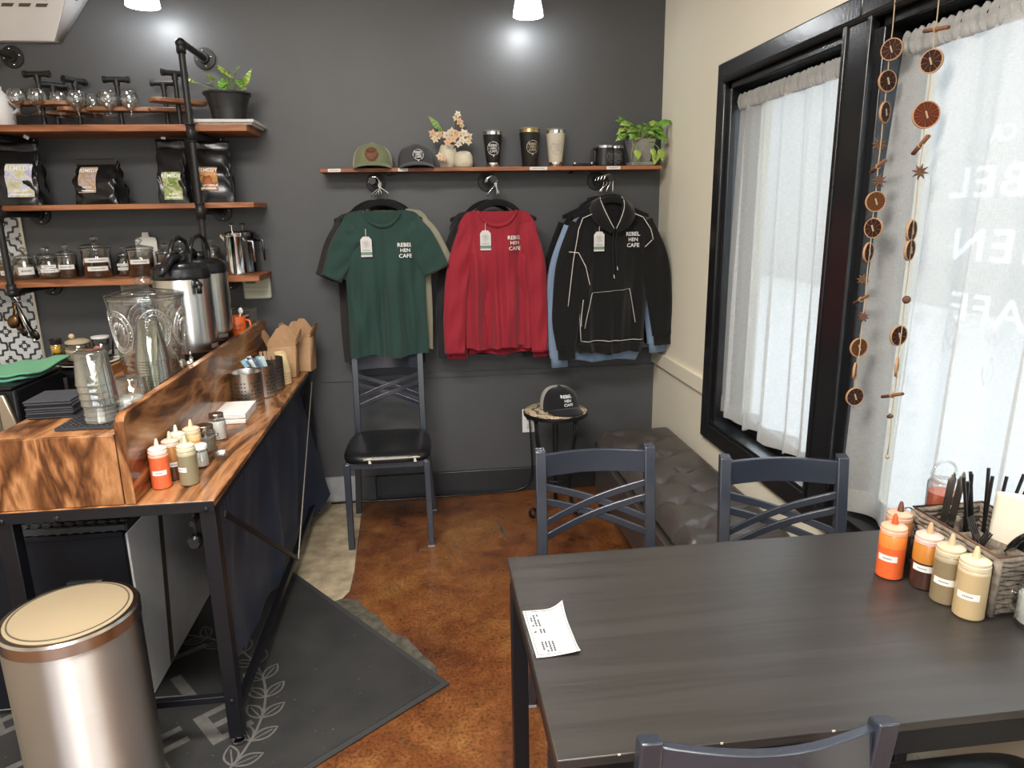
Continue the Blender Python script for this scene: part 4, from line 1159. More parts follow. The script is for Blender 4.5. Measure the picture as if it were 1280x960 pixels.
# --- jars on the third shelf
m_beans = M('dark_tea_leaves', (.055, .022, .012), .7, var=.6, vscale=160, bmp=.9, bscale=200)
m_herb = M('green_brown_herbs', (.16, .13, .055), .8, var=.5, vscale=140, bmp=.9, bscale=180)
m_pale = M('pale_dried_herbs', (.42, .34, .17), .8, var=.4, vscale=140, bmp=.9, bscale=180)
m_lab = M('label_paper', (.74, .73, .69), .7)
m_jar = thin_glass('jar_glass', (.93, .95, .94), rough=.04, edge=1.0, base=.13)
def jar(label, x, y, r, h, fill, mfill, labels, knob=True, apo=True, ink=True):
    t = thing('storage_jar', label, 'jar', (x, y, S3), 0, 'glass storage jars on the lowest pipe shelf')
    if apo: pr = [(r*.55,.0),(r*.92,.001),(r*.96,.006),(r*.96,h*.90),(r*1.02,h*.93),(r*1.02,h),(r*.97,h),(r*.93,h*.9),(r*.92,.008),(0,.008)]
    else: pr = [(r*.6,.0),(r*.95,.002),(r,.012),(r,h*.66),(r*.92,h*.80),(r*.72,h*.88),(r*.72,h),(r*.68,h),(r*.68,h*.87),(r*.95,h*.65),(r*.95,.012),(0,.010)]
    part('glass_body', B().lathe(pr, 32), m_jar, t, True)
    rt = r*1.04 if apo else r*.82
    lo = part('lid', B().lathe([(rt*.9,h+.001),(rt,h+.003),(rt,h+.010),(rt*.85,h+.014),(rt*.5,h+.019),(rt*.2,h+.023),(0,h+.024)], 32), m_jar, t, True)
    if knob: part('knob', B().lathe([(.004,h+.022),(.006,h+.026),(.0115 + r*.1,h+.034 + r*.1),(.0115 + r*.1,h+.038 + r*.1),(.006,h+.047 + r*.12),(0,h+.048 + r*.12)], 16), m_jar, lo, True)
    part('contents', B().lathe([(0,.010),(r*.90,.010),(r*.90,h*fill*.97),(r*.6,h*fill),(0,h*fill*1.03)], 28), mfill, t, True)
    for k, (lz, lh, aw, off) in enumerate(labels):
        a0 = -PI/2 + .25 + off
        lb = part('label', B().arc(r*(.985 if apo else 1.012), lz, lz + lh, a0 - aw, a0 + aw, 10), m_lab, t, True)
        if ink:
            b = B(); f = cyl_map((0, 0, lz + lh/2), r*(.995 if apo else 1.02), a0)
            rr = random.Random(int(x*1000) + k)
            xx = -aw*r*.6
            while xx < aw*r*.6:
                wl = rr.uniform(.003, .007)
                b.add([f(xx, -lh*.14), f(xx + wl, -lh*.14), f(xx + wl, lh*.14), f(xx, lh*.14)], [(0,1,2,3)]); xx += wl + .002
            part('label_print', b, M('grey_label_ink', (.25,.25,.25), .8), lb, False, kind='stuff')
    return t
jar('small jar cut by the left edge of the picture', -1.885, 3.47, .040, .085, .7, m_pale, [(.02,.02,.6,0)])
jar('round jar with pale herbs partly behind the left upright', -1.795, 3.44, .046, .090, .75, m_herb, [(.022,.034,.7,.3)], apo=False)
jar('jar with brown leaves set back between two round jars', -1.742, 3.52, .043, .090, .5, m_beans, [(.04,.018,.9,.2)])
jar('squat round jar with greenish herbs beside the slim jar', -1.690, 3.44, .049, .088, .75, m_herb, [(.030,.016,.75,.1),(.049,.014,.6,.1)], apo=False)
jar('slim straight jar left of the biggest jar', -1.612, 3.44, .042, .103, .6, m_beans, [(.042,.020,.9,-.1)])
jar('biggest straight jar with two white labels', -1.490, 3.45, .064, .133, .62, m_beans, [(.070,.020,.85,.15),(.032,.020,.7,.15)])
jar('small round jar with two labels behind the wide lidded jar', -1.392, 3.50, .037, .088, .6, m_herb, [(.046,.012,.9,0),(.028,.012,.8,0)], apo=False)
jar('wide lidded jar with dark tea in front of the white placard', -1.300, 3.45, .058, .120, .52, m_beans, [(.058,.020,.75,0)])
jar('medium jar with dark tea left of the coffee urns', -1.190, 3.46, .043, .098, .62, m_beans, [(.040,.019,.9,-.1)])
jar('jar set back behind the two medium jars', -1.150, 3.55, .038, .110, .5, m_pale, [(.045,.014,.9,0)])
jar('medium jar with pale herbs just above the coffee urns', -1.098, 3.47, .043, .098, .8, m_pale, [(.032,.018,.9,-.1)])
jar('straight jar behind the urn pump handle', -1.000, 3.52, .040, .110, .7, m_pale, [(.05,.018,.8,0)])
t = thing('white_placard', 'white shaped placard propped behind the wide lidded jar', 'placard', (-1.31, 3.57, S3))
part('board', B().poly([(-.048,0,0),(.048,0,0),(.048,0,.158),(.042,0,.170),(.016,0,.174),(.014,0,.195),(-.012,0,.195),(-.016,0,.174),(-.042,0,.170),(-.048,0,.158)], (0, .006, 0)), M('cream_placard', (.72,.70,.62), .6), t)
def press(label, x, y, rz, dark=False):
    t = thing('french_press', label, 'coffee press', (x, y, S3), math.radians(rz))
    ms = m_chrome if not dark else M('dark_steel', (.16,.16,.17), .2, 1.0)
    part('body', B().lathe([(.044,0),(.047,.003),(.047,.168),(.049,.171),(.049,.176),(.046,.176)], 40), ms, t)
    part('lid', B().lathe([(.0475,.176),(.049,.180),(.046,.188),(.02,.196),(0,.197)], 40), ms, t)
    for dx in (-.010,) : part('plunger', B().cyl((dx, 0, .195), (dx, 0, .222), .0025, 8).lathe([(0,0),(.012,.001),(.013,.005),(.009,.009),(0,.010)], 16, (dx, 0, .220)), ms, t)
    part('spout', B().poly([(-.046,-.012,.150),(-.046,.012,.150),(-.070,0,.172)], (.004, 0, .012)), ms, t)
    part('handle', B().tube([(.046,0,.150),(.078,0,.150),(.081,0,.146),(.083,0,.055)], .0052, 10), ms, t, True)
    return t
press('shiny steel french press at the right end of the lowest pipe shelf', -.866, 3.43, -8)
press('darker french press half hidden behind the shiny steel one', -.842, 3.53, -8, True)

# --- wall thermostat, paper notice
t = thing('thermostat', 'cream wall thermostat under the right end of the lowest pipe shelf', 'thermostat', (-.825, YB, 1.165))
m_thermo = M('aged_cream_plastic', (.66,.66,.52), .45)
part('case', B().bx(-.066, .066, -.026, 0, -.062, .060), m_thermo, t, bevel=.010)
part('display', B().bx(-.050, -.002, -.0275, -.025, .016, .044), M('lcd_green', (.16,.19,.13), .3), t)
part('buttons', B().bx(.008, .022, -.0285, -.025, .030, .040), m_lab, t); part('buttons', B().bx(.008, .022, -.0285, -.025, .016, .026), m_lab, t)
part('seam', B().bx(-.060, .060, -.0268, -.0255, -.004, -.002), M('seam_shadow', (.35,.35,.28), .6), t)
part('seam', B().bx(-.060, .060, -.0268, -.0255, -.026, -.024), M('seam_shadow', (0,0,0)), t)
t = thing('wall_notice', 'small pale paper notice on the wall behind the glass drink dispenser', 'notice', (-1.40, YB, 1.15))
part('sheet', B().bx(-.065, .065, -.003, 0, -.06, .05), M('aged_paper', (.55,.56,.50), .8), t)
b = B()
for k in range(4): b.bx(-.05, -.05 + .022*(1 + (k*7 % 4)), -.0036, -.003, .028 - k*.016, .033 - k*.016)
part('notice_print', b, M('grey_label_ink', (0,0,0)), t, False, kind='stuff')

# --- measuring spoons hanging from the left upright
t = thing('measuring_spoons', 'bundle of dark measuring spoons hanging from a wire hook by the tiles', 'utensil', (-1.775, 3.255, 1.19))
part('wire_hook', B().tube([(.0,0,.0),(.012,0,-.01),(.022,0,-.03),(.020,0,-.045),(.005,0,-.045)], .0018, 6), m_steel, t, True)
mb = M('bronze_utensil', (.16,.085,.035), .3, .9); mdk = M('dark_utensil', (.03,.024,.02), .3, .8)
def spoon_h(p, ang, L, r, m, cup=True):
    R_ = Matrix.Rotation(ang, 3, 'Y')
    b = B(); p = Vector(p)
    b.bar(p, p + R_ @ Vector((0, 0, -L)), .010, .002, (0, 1, 0))
    b.ball(p + R_ @ Vector((0, 0, -L - r)), (r*.8, r*.35, r), 12, 8, R_)
    part('spoon', b, m, t, True)
for p, a, L, r, m in (((.012,-.006,-.04),.25,.05,.030,mb), ((.014,0,-.045),-.10,.10,.020,mdk), ((.016,.004,-.045),-.35,.12,.024,mdk), ((.013,.006,-.04),.02,.085,.018,mb), ((.016,-.004,-.045),-.28,.155,.010,m_steel)): spoon_h(p, a, L, r, m)
part('strap', B().tube([(.014,0,-.05),(.03,0,-.12),(.055,0,-.20),(.07,0,-.235)], .003, 6), m_lab, t, True)

# ------------------------------------------------------------------ condiments on the counter desk
m_bot = M('soft_bottle_plastic', (.72, .70, .64), .35, sub=.0)
def squeeze(label, loc, col, r=.0255, h=.098, fill=.80, cap=None, aoff=0, lab=True, empt=(.62,.56,.48), nz_col=None, group='sauce squeeze bottles'):
    nm = '%.3f_%.3f' % (col[0], col[1])
    ms = M('sauce_' + nm, col, .28, coat=.3)
    me_ = M('empty_' + '%.2f_%.2f' % (empt[0], empt[1]), empt, .3, coat=.3)
    t = thing('squeeze_bottle', label, 'bottle', loc, 0, group)
    hf = h*fill
    part('sauce_body', B().lathe([(r*.9,0),(r,.003),(r,hf)], 28), ms, t)
    if fill < .99: part('upper_body', B().lathe([(r,hf),(r,h*.97),(r*.93,h)], 28), me_, t)
    cc = cap or tuple(min(1, c*.35 + .45) for c in empt)
    part('screw_cap', B().lathe([(r*.90,h),(r*.98,h+.001),(r*.98,h+.008),(r*.94,h+.009),(r*.94,h+.015),(r*.7,h+.019),(r*.26,h+.020)], 28), M('cap_%.2f_%.2f' % (cc[0], cc[1]), cc, .3, coat=.2), t)
    nc = nz_col or cc
    part('nozzle', B().lathe([(r*.27,h+.019),(r*.20,h+.032),(r*.13,h+.040),(r*.10,h+.042),(0,h+.042)], 14), M('noz_%.2f_%.2f' % (nc[0], nc[1]), nc, .3), t)
    if lab:
        a0 = -PI/2 + aoff
        lb = part('label', B().arc(r*1.012, h*.42, h*.56, a0 - .75, a0 + .75, 12), m_lab, t, True)
        b = B(); f = cyl_map((0, 0, h*.49), r*1.022, a0)
        for k in range(6): b.add([f(-.009 + k*.003, -.0014), f(-.0068 + k*.003, -.0014), f(-.0068 + k*.003, .0014), f(-.009 + k*.003, .0014)], [(0,1,2,3)])
        part('label_print', b, M('grey_label_ink', (0,0,0)), lb, False, kind='stuff')
    return t
ORNG, DKBR, AMB, OLV, TAN = (.72,.13,.045), (.055,.022,.014), (.34,.15,.04), (.23,.20,.12), (.52,.38,.20)
squeeze('red orange sauce bottle nearest the front corner of the counter desk', (-.750, 1.920, DZ), ORNG, fill=.93, empt=(.78,.36,.26), cap=(.82,.60,.52), aoff=.25)
squeeze('brown sauce bottle just behind the red orange one on the counter desk', (-.738, 1.985, DZ), (.10,.045,.022), fill=.55, empt=AMB, cap=(.66,.46,.36), aoff=.5)
squeeze('pale yellow sauce bottle behind the brown one on the counter desk', (-.742, 2.048, DZ), (.50,.36,.13), fill=.8, empt=(.60,.55,.34), cap=(.72,.68,.50))
squeeze('amber sauce bottle rearmost of the counter desk bottles', (-.716, 2.098, DZ), (.42,.20,.05), fill=.8, empt=(.55,.42,.2), cap=(.72,.50,.34))
squeeze('olive grey sauce bottle at the open side of the counter desk bottles', (-.681, 1.935, DZ), OLV, fill=.88, empt=(.40,.37,.24), cap=(.58,.55,.38), aoff=-.6)

m_jarc = thin_glass('mason_glass', (.97,.98,.97), rough=.04, edge=.45, base=.03)
def mason(label, loc, r, h, mfill, fill, handle=0, rz=0, letters=False, lidm=None):
    t = thing('mason_shaker', label, 'shaker', loc, rz, 'glass mason jar shakers')
    pr = [(r*.8,0),(r*.98,.003),(r,.010),(r,h*.72),(r*.9,h*.82),(r*.78,h*.87),(r*.78,h*.90),(r*.74,h*.90),(r*.74,h*.86),(r*.95,h*.72),(r*.95,.012),(0,.008)]
    part('glass_body', B().lathe(pr, 32), m_jarc, t, True)
    part('contents', B().lathe([(0,.010),(r*.93,.012),(r*.93,h*fill),(0,h*fill*1.01)], 28), mfill, t)
    part('screw_lid', B().lathe([(r*.80,h*.86),(r*.84,h*.865),(r*.84,h*.985),(r*.80,h),(0,h)], 32), lidm or m_steel, t)
    if handle:
        part('handle', B().tube([(r*.95,0,h*.70),(r*1.35,0,h*.70),(r*1.55,0,h*.58),(r*1.45,0,h*.40),(r*1.0,0,h*.28)], .0045, 8), m_jarc, t, True)
    if letters:
        b = B(); f = cyl_map((0, 0, h*.40), r*1.01)
        b.add([f(-.010,-.010), f(-.006,-.012), f(-.006,.012), f(-.008,.014)], [(0,1,2,3)])
        for k in range(3): b.add([f(-.004 + k*.005, -.012), f(-.001 + k*.005, -.012), f(-.001 + k*.005, -.008 + .006*(k == 2)), f(-.004 + k*.005, -.008 + .006*(k == 2))], [(0,1,2,3)])
        part('painted_mark', b, m_ink, t, False, kind='stuff')
    return t
m_salt = M('white_salt', (.80,.79,.77), .9); m_pepper = M('grey_pepper', (.24,.20,.16), .9, var=.6, vscale=300, bmp=.5, bscale=400)
mason('white salt jar shaker with metal lid beside the napkins on the counter desk', (-.707, 2.318, DZ), .028, .096, m_salt, .72, letters=True)
mason('grey pepper jar shaker with glass handle behind the counter sauce bottles', (-.712, 2.200, DZ), .033, .092, m_pepper, .6, 1, -.4)
t = thing('glass_sugar_shaker', 'faceted glass shaker with white cap beside the olive grey bottle', 'shaker', (-.690, 2.075, DZ))
part('glass_body', B().lathe([(.020,0),(.024,.004),(.022,.05),(.018,.056)], 12), m_jar, t)
part('contents', B().lathe([(0,.004),(.021,.005),(.020,.046),(0,.047)], 12), M('sugar_crystals', (.62,.58,.50), .7, var=.3, vscale=250, bmp=1.0, bscale=200), t)
part('cap', B().lathe([(.019,.054),(.0205,.056),(.0205,.066),(.018,.069),(0,.070)], 20), m_salt, t)
t = thing('glass_dish', 'small cut glass dish beside the faceted shaker', 'dish', (-.652, 2.14, DZ))
part('bowl', B().lathe([(.012,0),(.02,.003),(.030,.016),(.028,.017),(.018,.006),(0,.004)], 14), thin_glass('cut_glass', (.93,.94,.93), bmp=.8, bscale=120, base=.12), t)

def napkin_stack(label, x0, x1, y0, y1, z, n, th, m, rz=0, jit=.002, seed=0):
    cx, cy = (x0 + x1)/2, (y0 + y1)/2
    t = thing('napkin_stack', label, 'napkins', (cx, cy, z), rz)
    rnd = random.Random(seed); w, d = x1 - x0, y1 - y0
    for k in range(n):
        dx, dy = rnd.uniform(-jit, jit), rnd.uniform(-jit, jit)
        def top(u, v, k=k, dx=dx, dy=dy):
            a = 2*PI*v
            zz = k*th + th*.5 + th*.47*math.sin(a)
            e = th*.5*math.cos(a)
            x = (u - .5)*w; y = 0
            return Vector((x + dx, y, zz))
        b = B()
        # folded sheet: a rounded fold on the near side
        prof = [(-d/2 + th*.3, k*th + .0003), (-d/2, k*th + th*.5), (-d/2 + th*.3, k*th + th*.97), (d/2, k*th + th*.94 + rnd.uniform(0, .0006)), (d/2, k*th + .0003)]
        b.poly([(-w/2 + dx, py + dy, pz) for py, pz in prof], (w, 0, 0))
        part('napkin', b, m, t, bevel=.0006)
    return t
napkin_stack('stack of white folded paper napkins on the counter desk', -.785, -.668, 2.51, 2.70, DZ, 7, .0052, M('white_napkin', (.80,.79,.76), .9, bmp=.2, bscale=120), .02, .002, 1)
napkin_stack('stack of black folded napkins on the serving box', -1.108, -.988, 1.992, 2.125, RZ, 8, .0065, M('black_napkin', (.028,.029,.036), .9, bmp=.15, bscale=150), .05, .003, 2)

def perf_cup(label, x, y, r, h, m):
    t = thing('perforated_cup', label, 'holder', (x, y, DZ), 0, 'perforated steel holders')
    part('cup', B().lathe([(r*.96,0),(r,.002),(r,h-.002),(r*1.02,h),(r*.99,h+.001),(r*.965,h-.003),(r*.96,.004),(0,.004)], 48), m, t)
    b = B()
    for k in range(30):
        a = 2*PI*k/30
        if k % 5 == 4: continue
        for j in range(6):
            if (j + k) % 6 == 5: continue
            f = cyl_map((0, 0, h*.14 + j*h*.115), r*1.004, a)
            q = .0030
            b.add([f(-q, -q*.6), f(0, -q), f(q, -q*.6), f(q, q*.6), f(0, q), f(-q, q*.6)], [(0,1,2,3,4,5)])
    part('perforations', b, M('hole_shadow', (.012,.012,.012), .9), t, False, kind='stuff')
    return t
m_satin = M('satin_steel', (.58,.56,.52), .30, 1.0)
m_satin2 = M('dark_satin_steel', (.34,.32,.30), .35, 1.0)
perf_cup('empty perforated steel holder nearest the napkins', -.722, 2.800, .060, .130, m_satin)
perf_cup('perforated steel holder full of stick packets', -.690, 2.925, .054, .130, m_satin)
perf_cup('darker perforated steel holder third in the row', -.675, 3.038, .050, .135, m_satin2)
rnd = random.Random(12)
mpk = [M('packet_white', (.74,.76,.76), .5), M('packet_blue', (.20,.34,.42), .5), M('packet_navy', (.05,.08,.13), .5), M('packet_teal', (.38,.52,.54), .5)]
for k in range(16):
    x, y = -.690 + rnd.uniform(-.028, .028), 2.897 + .0037*k
    tilt = Matrix.Rotation(-.45 + rnd.uniform(-.2, .2), 3, 'Y') @ Matrix.Rotation(rnd.uniform(-.15, .25), 3, 'X') @ Matrix.Rotation(rnd.uniform(-.6, .6), 3, 'Z')
    b = B(); b.grid(lambda u, v: Vector((x, y, DZ + .085)) + tilt @ Vector(((u-.5)*.018, .0012*math.cos(PI*(u-.5)), v*.082)), 3, 4)
    mcol = mpk[k % 4]
    o = single('stick_packet', b, mcol, 'slim %s stick packet in the middle steel holder, %s' % (('white', 'blue', 'navy', 'teal')[k % 4], ('frontmost of its colour', 'second of its colour from the front', 'third of its colour', 'rearmost of its colour')[k//4]), 'packet', 'stick packets in the steel holder', solid=.0016)
for k in range(4):
    y = 3.035 + rnd.uniform(-.02, .02); x = -.700 + .015*k
    b = B().bar((x, y, DZ + .01), (x - .012, y + .01, DZ + .165), .012, .002, (0, 1, 0))
    single('wooden_stirrer', b, M('stirrer_wood', (.36,.22,.12), .7), 'flat wooden stirrer in the darker perforated holder, %s' % ('leftmost', 'second', 'third', 'rightmost')[k], 'stirrer', 'wooden stirrers')
# paper cups nested upside down
pcup = thing('paper_cup', 'kraft paper cup', 'cup', (0,0,0), 0, 'nested cream paper cups upside down')
part('cup', B().lathe([(.043,0),(.0445,.002),(.043,.004),(.030,.092),(.028,.092),(.028,.088),(0,.088)], 32), M('cream_paper_cup', (.66,.50,.27), .6), pcup, True)
for k in range(5):
    o = pcup if k == 0 else dup(pcup, (0,0,0))
    o.location = (-.658, 3.135, DZ + k*.012)
    o['label'] = 'cream paper cup of the upside down nest beside the kraft boxes, ' + ('at the bottom', 'second from the bottom', 'in the middle', 'second from the top', 'on top')[k]
# kraft take-out boxes
def kraft(label, loc, rz, w=.122, d=.082, h=.145):
    t = thing('takeout_box', label, 'box', loc, rz, 'open kraft take-out boxes')
    b = B(); k = .90; wt, dt = w, d; wb, db = w*k, d*k
    def wall(p): b.add(p, [(0,1,2,3)])
    c0 = [(-wb/2,-db/2,0),(wb/2,-db/2,0),(wb/2,db/2,0),(-wb/2,db/2,0)]; c1 = [(-wt/2,-dt/2,h),(wt/2,-dt/2,h),(wt/2,dt/2,h),(-wt/2,dt/2,h)]
    for i in range(4): wall([c0[i], c0[(i+1)%4], c1[(i+1)%4], c1[i]])
    b.add(c0, [(3,2,1,0)])
    bmesh.ops.remove_doubles(b.bm, verts=b.bm.verts, dist=.0001)
    part('body', b, m_kraft, t, solid=.0012)
    for s in (-1, 1):
        y = s*dt/2
        pts = [(-wt/2, y, h), (wt/2, y, h), (wt*.16, y + s*.004, h + .056)]
        for q in range(1, 6):
            a = PI*q/6; pts.append((wt*.16*math.cos(a), y + s*.004, h + .056 + .010*math.sin(a)))
        pts.append((-wt*.16, y + s*.004, h + .056))
        bb = B(); bb.add(pts, [tuple(range(len(pts)))]); part('front_flap', bb, m_kraft, t, False, solid=.0012)
        x = s*wt/2
        bb = B(); bb.add([(x, -dt/2, h), (x, dt/2, h), (x + s*.024, dt*.32, h + .050), (x + s*.024, -dt*.32, h + .050)], [(0,1,2,3)]); part('side_flap', bb, m_kraft, t, False, solid=.0012)
    return t
for k in range(3): kraft('open kraft take-out box, front stack by the paper cups, %s' % ('outermost', 'nested in the middle', 'nested innermost and highest')[k], (-.668, 3.285 + k*.006, DZ + k*.010), 0)
for k in range(2): kraft('open kraft take-out box, rear stack at the corner of the counter desk, %s' % ('outermost', 'nested inside')[k], (-.612, 3.405 + k*.005, DZ + k*.012), -.22, w=.128, d=.078, h=.165)

# ------------------------------------------------------------------ on the serving box
lattice('bar_mat', 'black open grid bar mat under the cup lids on the serving box', -.972, -.818, 1.868, 2.03, RZ, 11, 10, .008, .006)
lidp = thing('cup_lid', 'clear lid', 'lid', (0,0,0), 0, 'clear plastic cup lids')
part('lid', B().lathe([(.038,0),(.040,.001),(.040,.004),(.036,.005),(.034,.007),(.0,.007)], 32), thin_glass('lid_plastic', (.93,.94,.90), milk=.14, rough=.1, base=.10), lidp, True)
first = True
for (x, y, n, wh) in ((-.880, 1.925, 11, 'left stack under the tumblers'), (-.828, 1.972, 12, 'right stack')):
    for k in range(n):
        o = lidp if first else dup(lidp, (0,0,0)); first = False
        o.location = (x + .001*math.sin(k*2.3), y + .001*math.cos(k*1.7), RZ + .008 + k*.0042)
        o['label'] = 'clear plastic cup lid in the %s, %s' % (wh, nth(k))
def tumbler(r0, r1, h, nm='clear_tumbler', m=None):
    t = thing(nm, 'clear tumbler', 'tumbler')
    # upside down: rim at z=0
    part('cup', B().lathe([(r0,0),(r0+.0012,.001),(r0,.004),(r1,h-.004),(r1-.003,h),(0,h-.001),(0,h-.006),(r1-.005,h-.006),(r0-.003,.004),(r0-.002,0)], 36), m or m_plastic, t, True)
    return t
tm = tumbler(.046, .039, .088); tm['group'] = 'clear tumblers upside down'
for k in range(4):
    o = tm if k == 0 else dup(tm, (0,0,0))
    o.location = (-.880 - .0015*k, 1.928, RZ + .055 + k*.0185); o.rotation_euler = (0, 0, 0)
    o['label'] = 'clear tumbler upside down on the left lid stack, ' + ('lowest of four', 'second from below of four', 'third from below of four', 'topmost of four')[k]
o = dup(tm, (-.868, 2.105, RZ)); o['label'] = 'single clear tumbler upside down between the lids and the tall cup stack'
tc = tumbler(.048, .031, .125, 'plastic_cup', thin_glass('pet_cup', (.955,.965,.94), milk=.012, rough=.03, edge=.9, base=.05)); tc['group'] = 'clear plastic cups in the tall upside down stack'
for k in range(14):
    o = tc if k == 0 else dup(tc, (0,0,0))
    o.location = (-.848 + .0008*math.sin(k), 2.235, RZ + k*.0085)
    o['label'] = 'clear plastic cup in the tall nest before the drink dispenser, ' + nth(k)
# glass drink dispenser
t = thing('drink_dispenser', 'embossed clear glass drink dispenser with lid and tap', 'dispenser', (-.938, 2.480, RZ))
mg = thin_glass('pressed_glass', (.955,.965,.965), rough=.05, edge=.75, base=.07)
def rb(z): return .088 + .030*min(1, z/.27)**.9
def dsp(u, v):
    z = .004 + .272*v; a = 2*PI*u; r = rb(z)
    if v < .30:   # rows of diamond bosses
        r += .0035*abs(math.sin(12*a + 0))*abs(math.sin(v*PI*16.7))
    else:
        r += .0016*math.sin(16*a)*math.sin(v*40)*.4
    return Vector((r*math.cos(a), r*math.sin(a), z))
b = B(); b.grid(dsp, 96, 44, True); b.lathe([(rb(0),.004),(.06,.002),(0,.002)], 48)
part('jar', b, mg, t, True)
part('inner_wall', B().lathe([(0,.012),(.08,.012),(.112,.272),(.118,.277)], 40), mg, t, True)
me = thin_glass('embossing_glass', (.97,.975,.97), rough=.12, edge=.95, base=.34, milk=.13)
for k in range(6):
    a0 = -PI/2 - .55 + k*PI/3
    for (ra, rz_, th) in ((.050, .070, .0032), (.036, .054, .0022)):
        pts = []
        for i in range(36):
            q = 2*PI*i/36; z = .175 + rz_*math.sin(q); rr = rb(z) + .002
            a = a0 + ra*math.cos(q)/rr
            pts.append((rr*math.cos(a), rr*math.sin(a), z))
        part('embossed_oval', B().tube(pts, th, 6, closed=True), me, t, True)
    b = B()
    for i in range(9):        # leaf spray inside each oval
        q = -.9 + i*.225; z = .150 + .05*math.cos(q*1.2); rr = rb(z) + .002; a = a0 + .022*math.sin(q*2.2)/rr
        b.ball((rr*math.cos(a), rr*math.sin(a), z), (.004, .004, .009), 8, 5)
    for i in range(28):       # beads round the oval
        q = 2*PI*i/28; z = .175 + .062*math.sin(q); rr = rb(z) + .002; a = a0 + .043*math.cos(q)/rr
        b.ball((rr*math.cos(a), rr*math.sin(a), z), .0030, 6, 4)
    part('embossed_spray', b, me, t, True, kind='stuff')
part('rim_ring', B().lathe([(.1165,.270),(.120,.272),(.1205,.282),(.1165,.284)], 56, close=True), mg, t, True)
lo = part('lid', B().lathe([(.108,.278),(.122,.284),(.121,.289),(.09,.297),(.045,.304),(.014,.310),(0,.311)], 48), mg, t, True)
part('knob', B().lathe([(.008,.309),(.010,.316),(.024,.324),(.027,.333),(.022,.343),(.012,.347),(0,.348)], 12), mg, lo, True)
part('tap', B().cyl((.095, .0, .045), (.128, -.004, .045), .010, 12).cyl((.124,-.004,.066), (.124,-.004,.018), .0075, 12).bar((.124,-.004,.066), (.132,-.03,.088), .006, .012), m_chrome, t, True)
part('tap_washer', B().cyl((.090,0,.045), (.097,0,.045), .017, 18), M('pale_rubber', (.60,.55,.44), .5), t)

# two pump urns
def urn(label, x, y, rz, tilt):
    t = thing('coffee_urn', label, 'coffee urn', (x, y, RZ), rz, 'steel pump coffee urns on the serving box')
    R_ = .105
    part('base', B().lathe([(R_*.9,.0),(R_*.98,.004),(R_*.98,.020),(R_*.9,.026)], 48), m_blackplastic, t)
    part('body', B().lathe([(R_*.97,.024),(R_,.028),(R_,.305),(R_*.99,.308)], 64), m_steel, t)
    part('collar', B().lathe([(R_*1.0,.306),(R_*1.015,.310),(R_*1.015,.325),(R_*.98,.345),(R_*.80,.362),(R_*.4,.368),(0,.369)], 48), m_blackplastic, t)
    part('badge', B().arc(R_*1.004, .036, .052, -1.2, -.75, 6), M('silver_badge', (.7,.7,.7), .3, .8), t)
    ca, sa = math.cos(tilt), math.sin(tilt)
    lv = B()
    lv.tube([(0,0,.362),(0,0,.395)], .024, 16)
    lv.tube([(-.02,-.02,.392),(-.06,-.05,.385),(-.105,-.088,.350),(-.120,-.098,.328)], [.020,.020,.016,.010], 12)
    part('pump_lever', lv, m_blackplastic, t, True)
    hp = [(.07*ca, .07*sa, .350), (.075*ca, .075*sa, .40), (.055*ca, .055*sa, .445), (.01, .01, .462), (-.03*ca, -.03*sa, .450), (-.055*ca, -.055*sa, .41), (-.06*ca, -.06*sa, .36)]
    cv = []
    for i in range(len(hp) - 1):
        for s_ in range(4):
            a, c = Vector(hp[i]), Vector(hp[i+1]); cv.append(a + (c - a)*s_/4)
    part('carry_handle', B().tube(cv + [Vector(hp[-1])], .0085, 10), m_blackplastic, t, True)
    part('spout', B().cyl((0,-R_*.95,.30), (0,-R_*1.28,.285), .014, 12).cyl((0,-R_*1.25,.29), (0,-R_*1.25,.255), .010, 12), m_blackplastic, t, True)
    return t
urn('front steel coffee urn with black pump lever behind the glass dispenser', -.938, 2.865, .75, .6)
urn('rear steel coffee urn next to the wall end of the serving box', -.946, 3.135, .3, 1.0)

# orange mug and clear bin
t = thing('orange_mug', 'bright orange mug of black spoons behind the divider board', 'mug', (-.868, 3.305, RZ))
part('cup', B().lathe([(.036,0),(.040,.003),(.041,.092),(.0395,.095),(.037,.092),(.036,.006),(0,.005)], 36), M('orange_glaze', (.80,.14,.025), .3, coat=.4), t)
part('handle', B().tube([(.040,-.01,.078),(.062,-.016,.074),(.066,-.017,.05),(.058,-.015,.028),(.040,-.010,.022)], .005, 8), M('orange_glaze', (0,0,0)), t, True)
b = B(); put_text(b, 'BULLET', .017, cyl_map((0,0,.055), .0416, -PI/2 + .25), spacing=1.15); put_text(b, 'COFFEE', .008, cyl_map((0,0,.036), .0416, -PI/2 + .25), spacing=1.2)
part('mug_lettering', b, m_ink, t, False)
for k, (dx, dy, dz, m_, nm) in enumerate(((-.01,.0,.035,m_blackplastic,'black'), (.008,.01,.028,m_blackplastic,'black'), (.012,-.008,.02,m_white,'white'), (-.018,.012,.022,m_white,'white'))):
    b = B().bar((-.868 + dx*.5, 3.305 + dy*.5, RZ + .012), (-.868 + dx*2.2, 3.305 + dy*2, RZ + .095 + dz), .006, .003)
    b.ball((-.868 + dx*2.3, 3.305 + dy*2, RZ + .100 + dz), (.011, .005, .015), 10, 6)
    single('spoon', b, m_, '%s plastic spoon head up in the orange mug, %s' % (nm, ('left one', 'right one', 'right one', 'left one')[k]), 'spoon', 'plastic spoons in the orange mug', smooth=True)
t = thing('clear_bin', 'clear plastic bin of wrapped items at the wall end of the serving box', 'bin', (-.885, 3.400, RZ))
b = B(); x0, x1, y0, y1, hh = -.105, .083, -.035, .036, .112
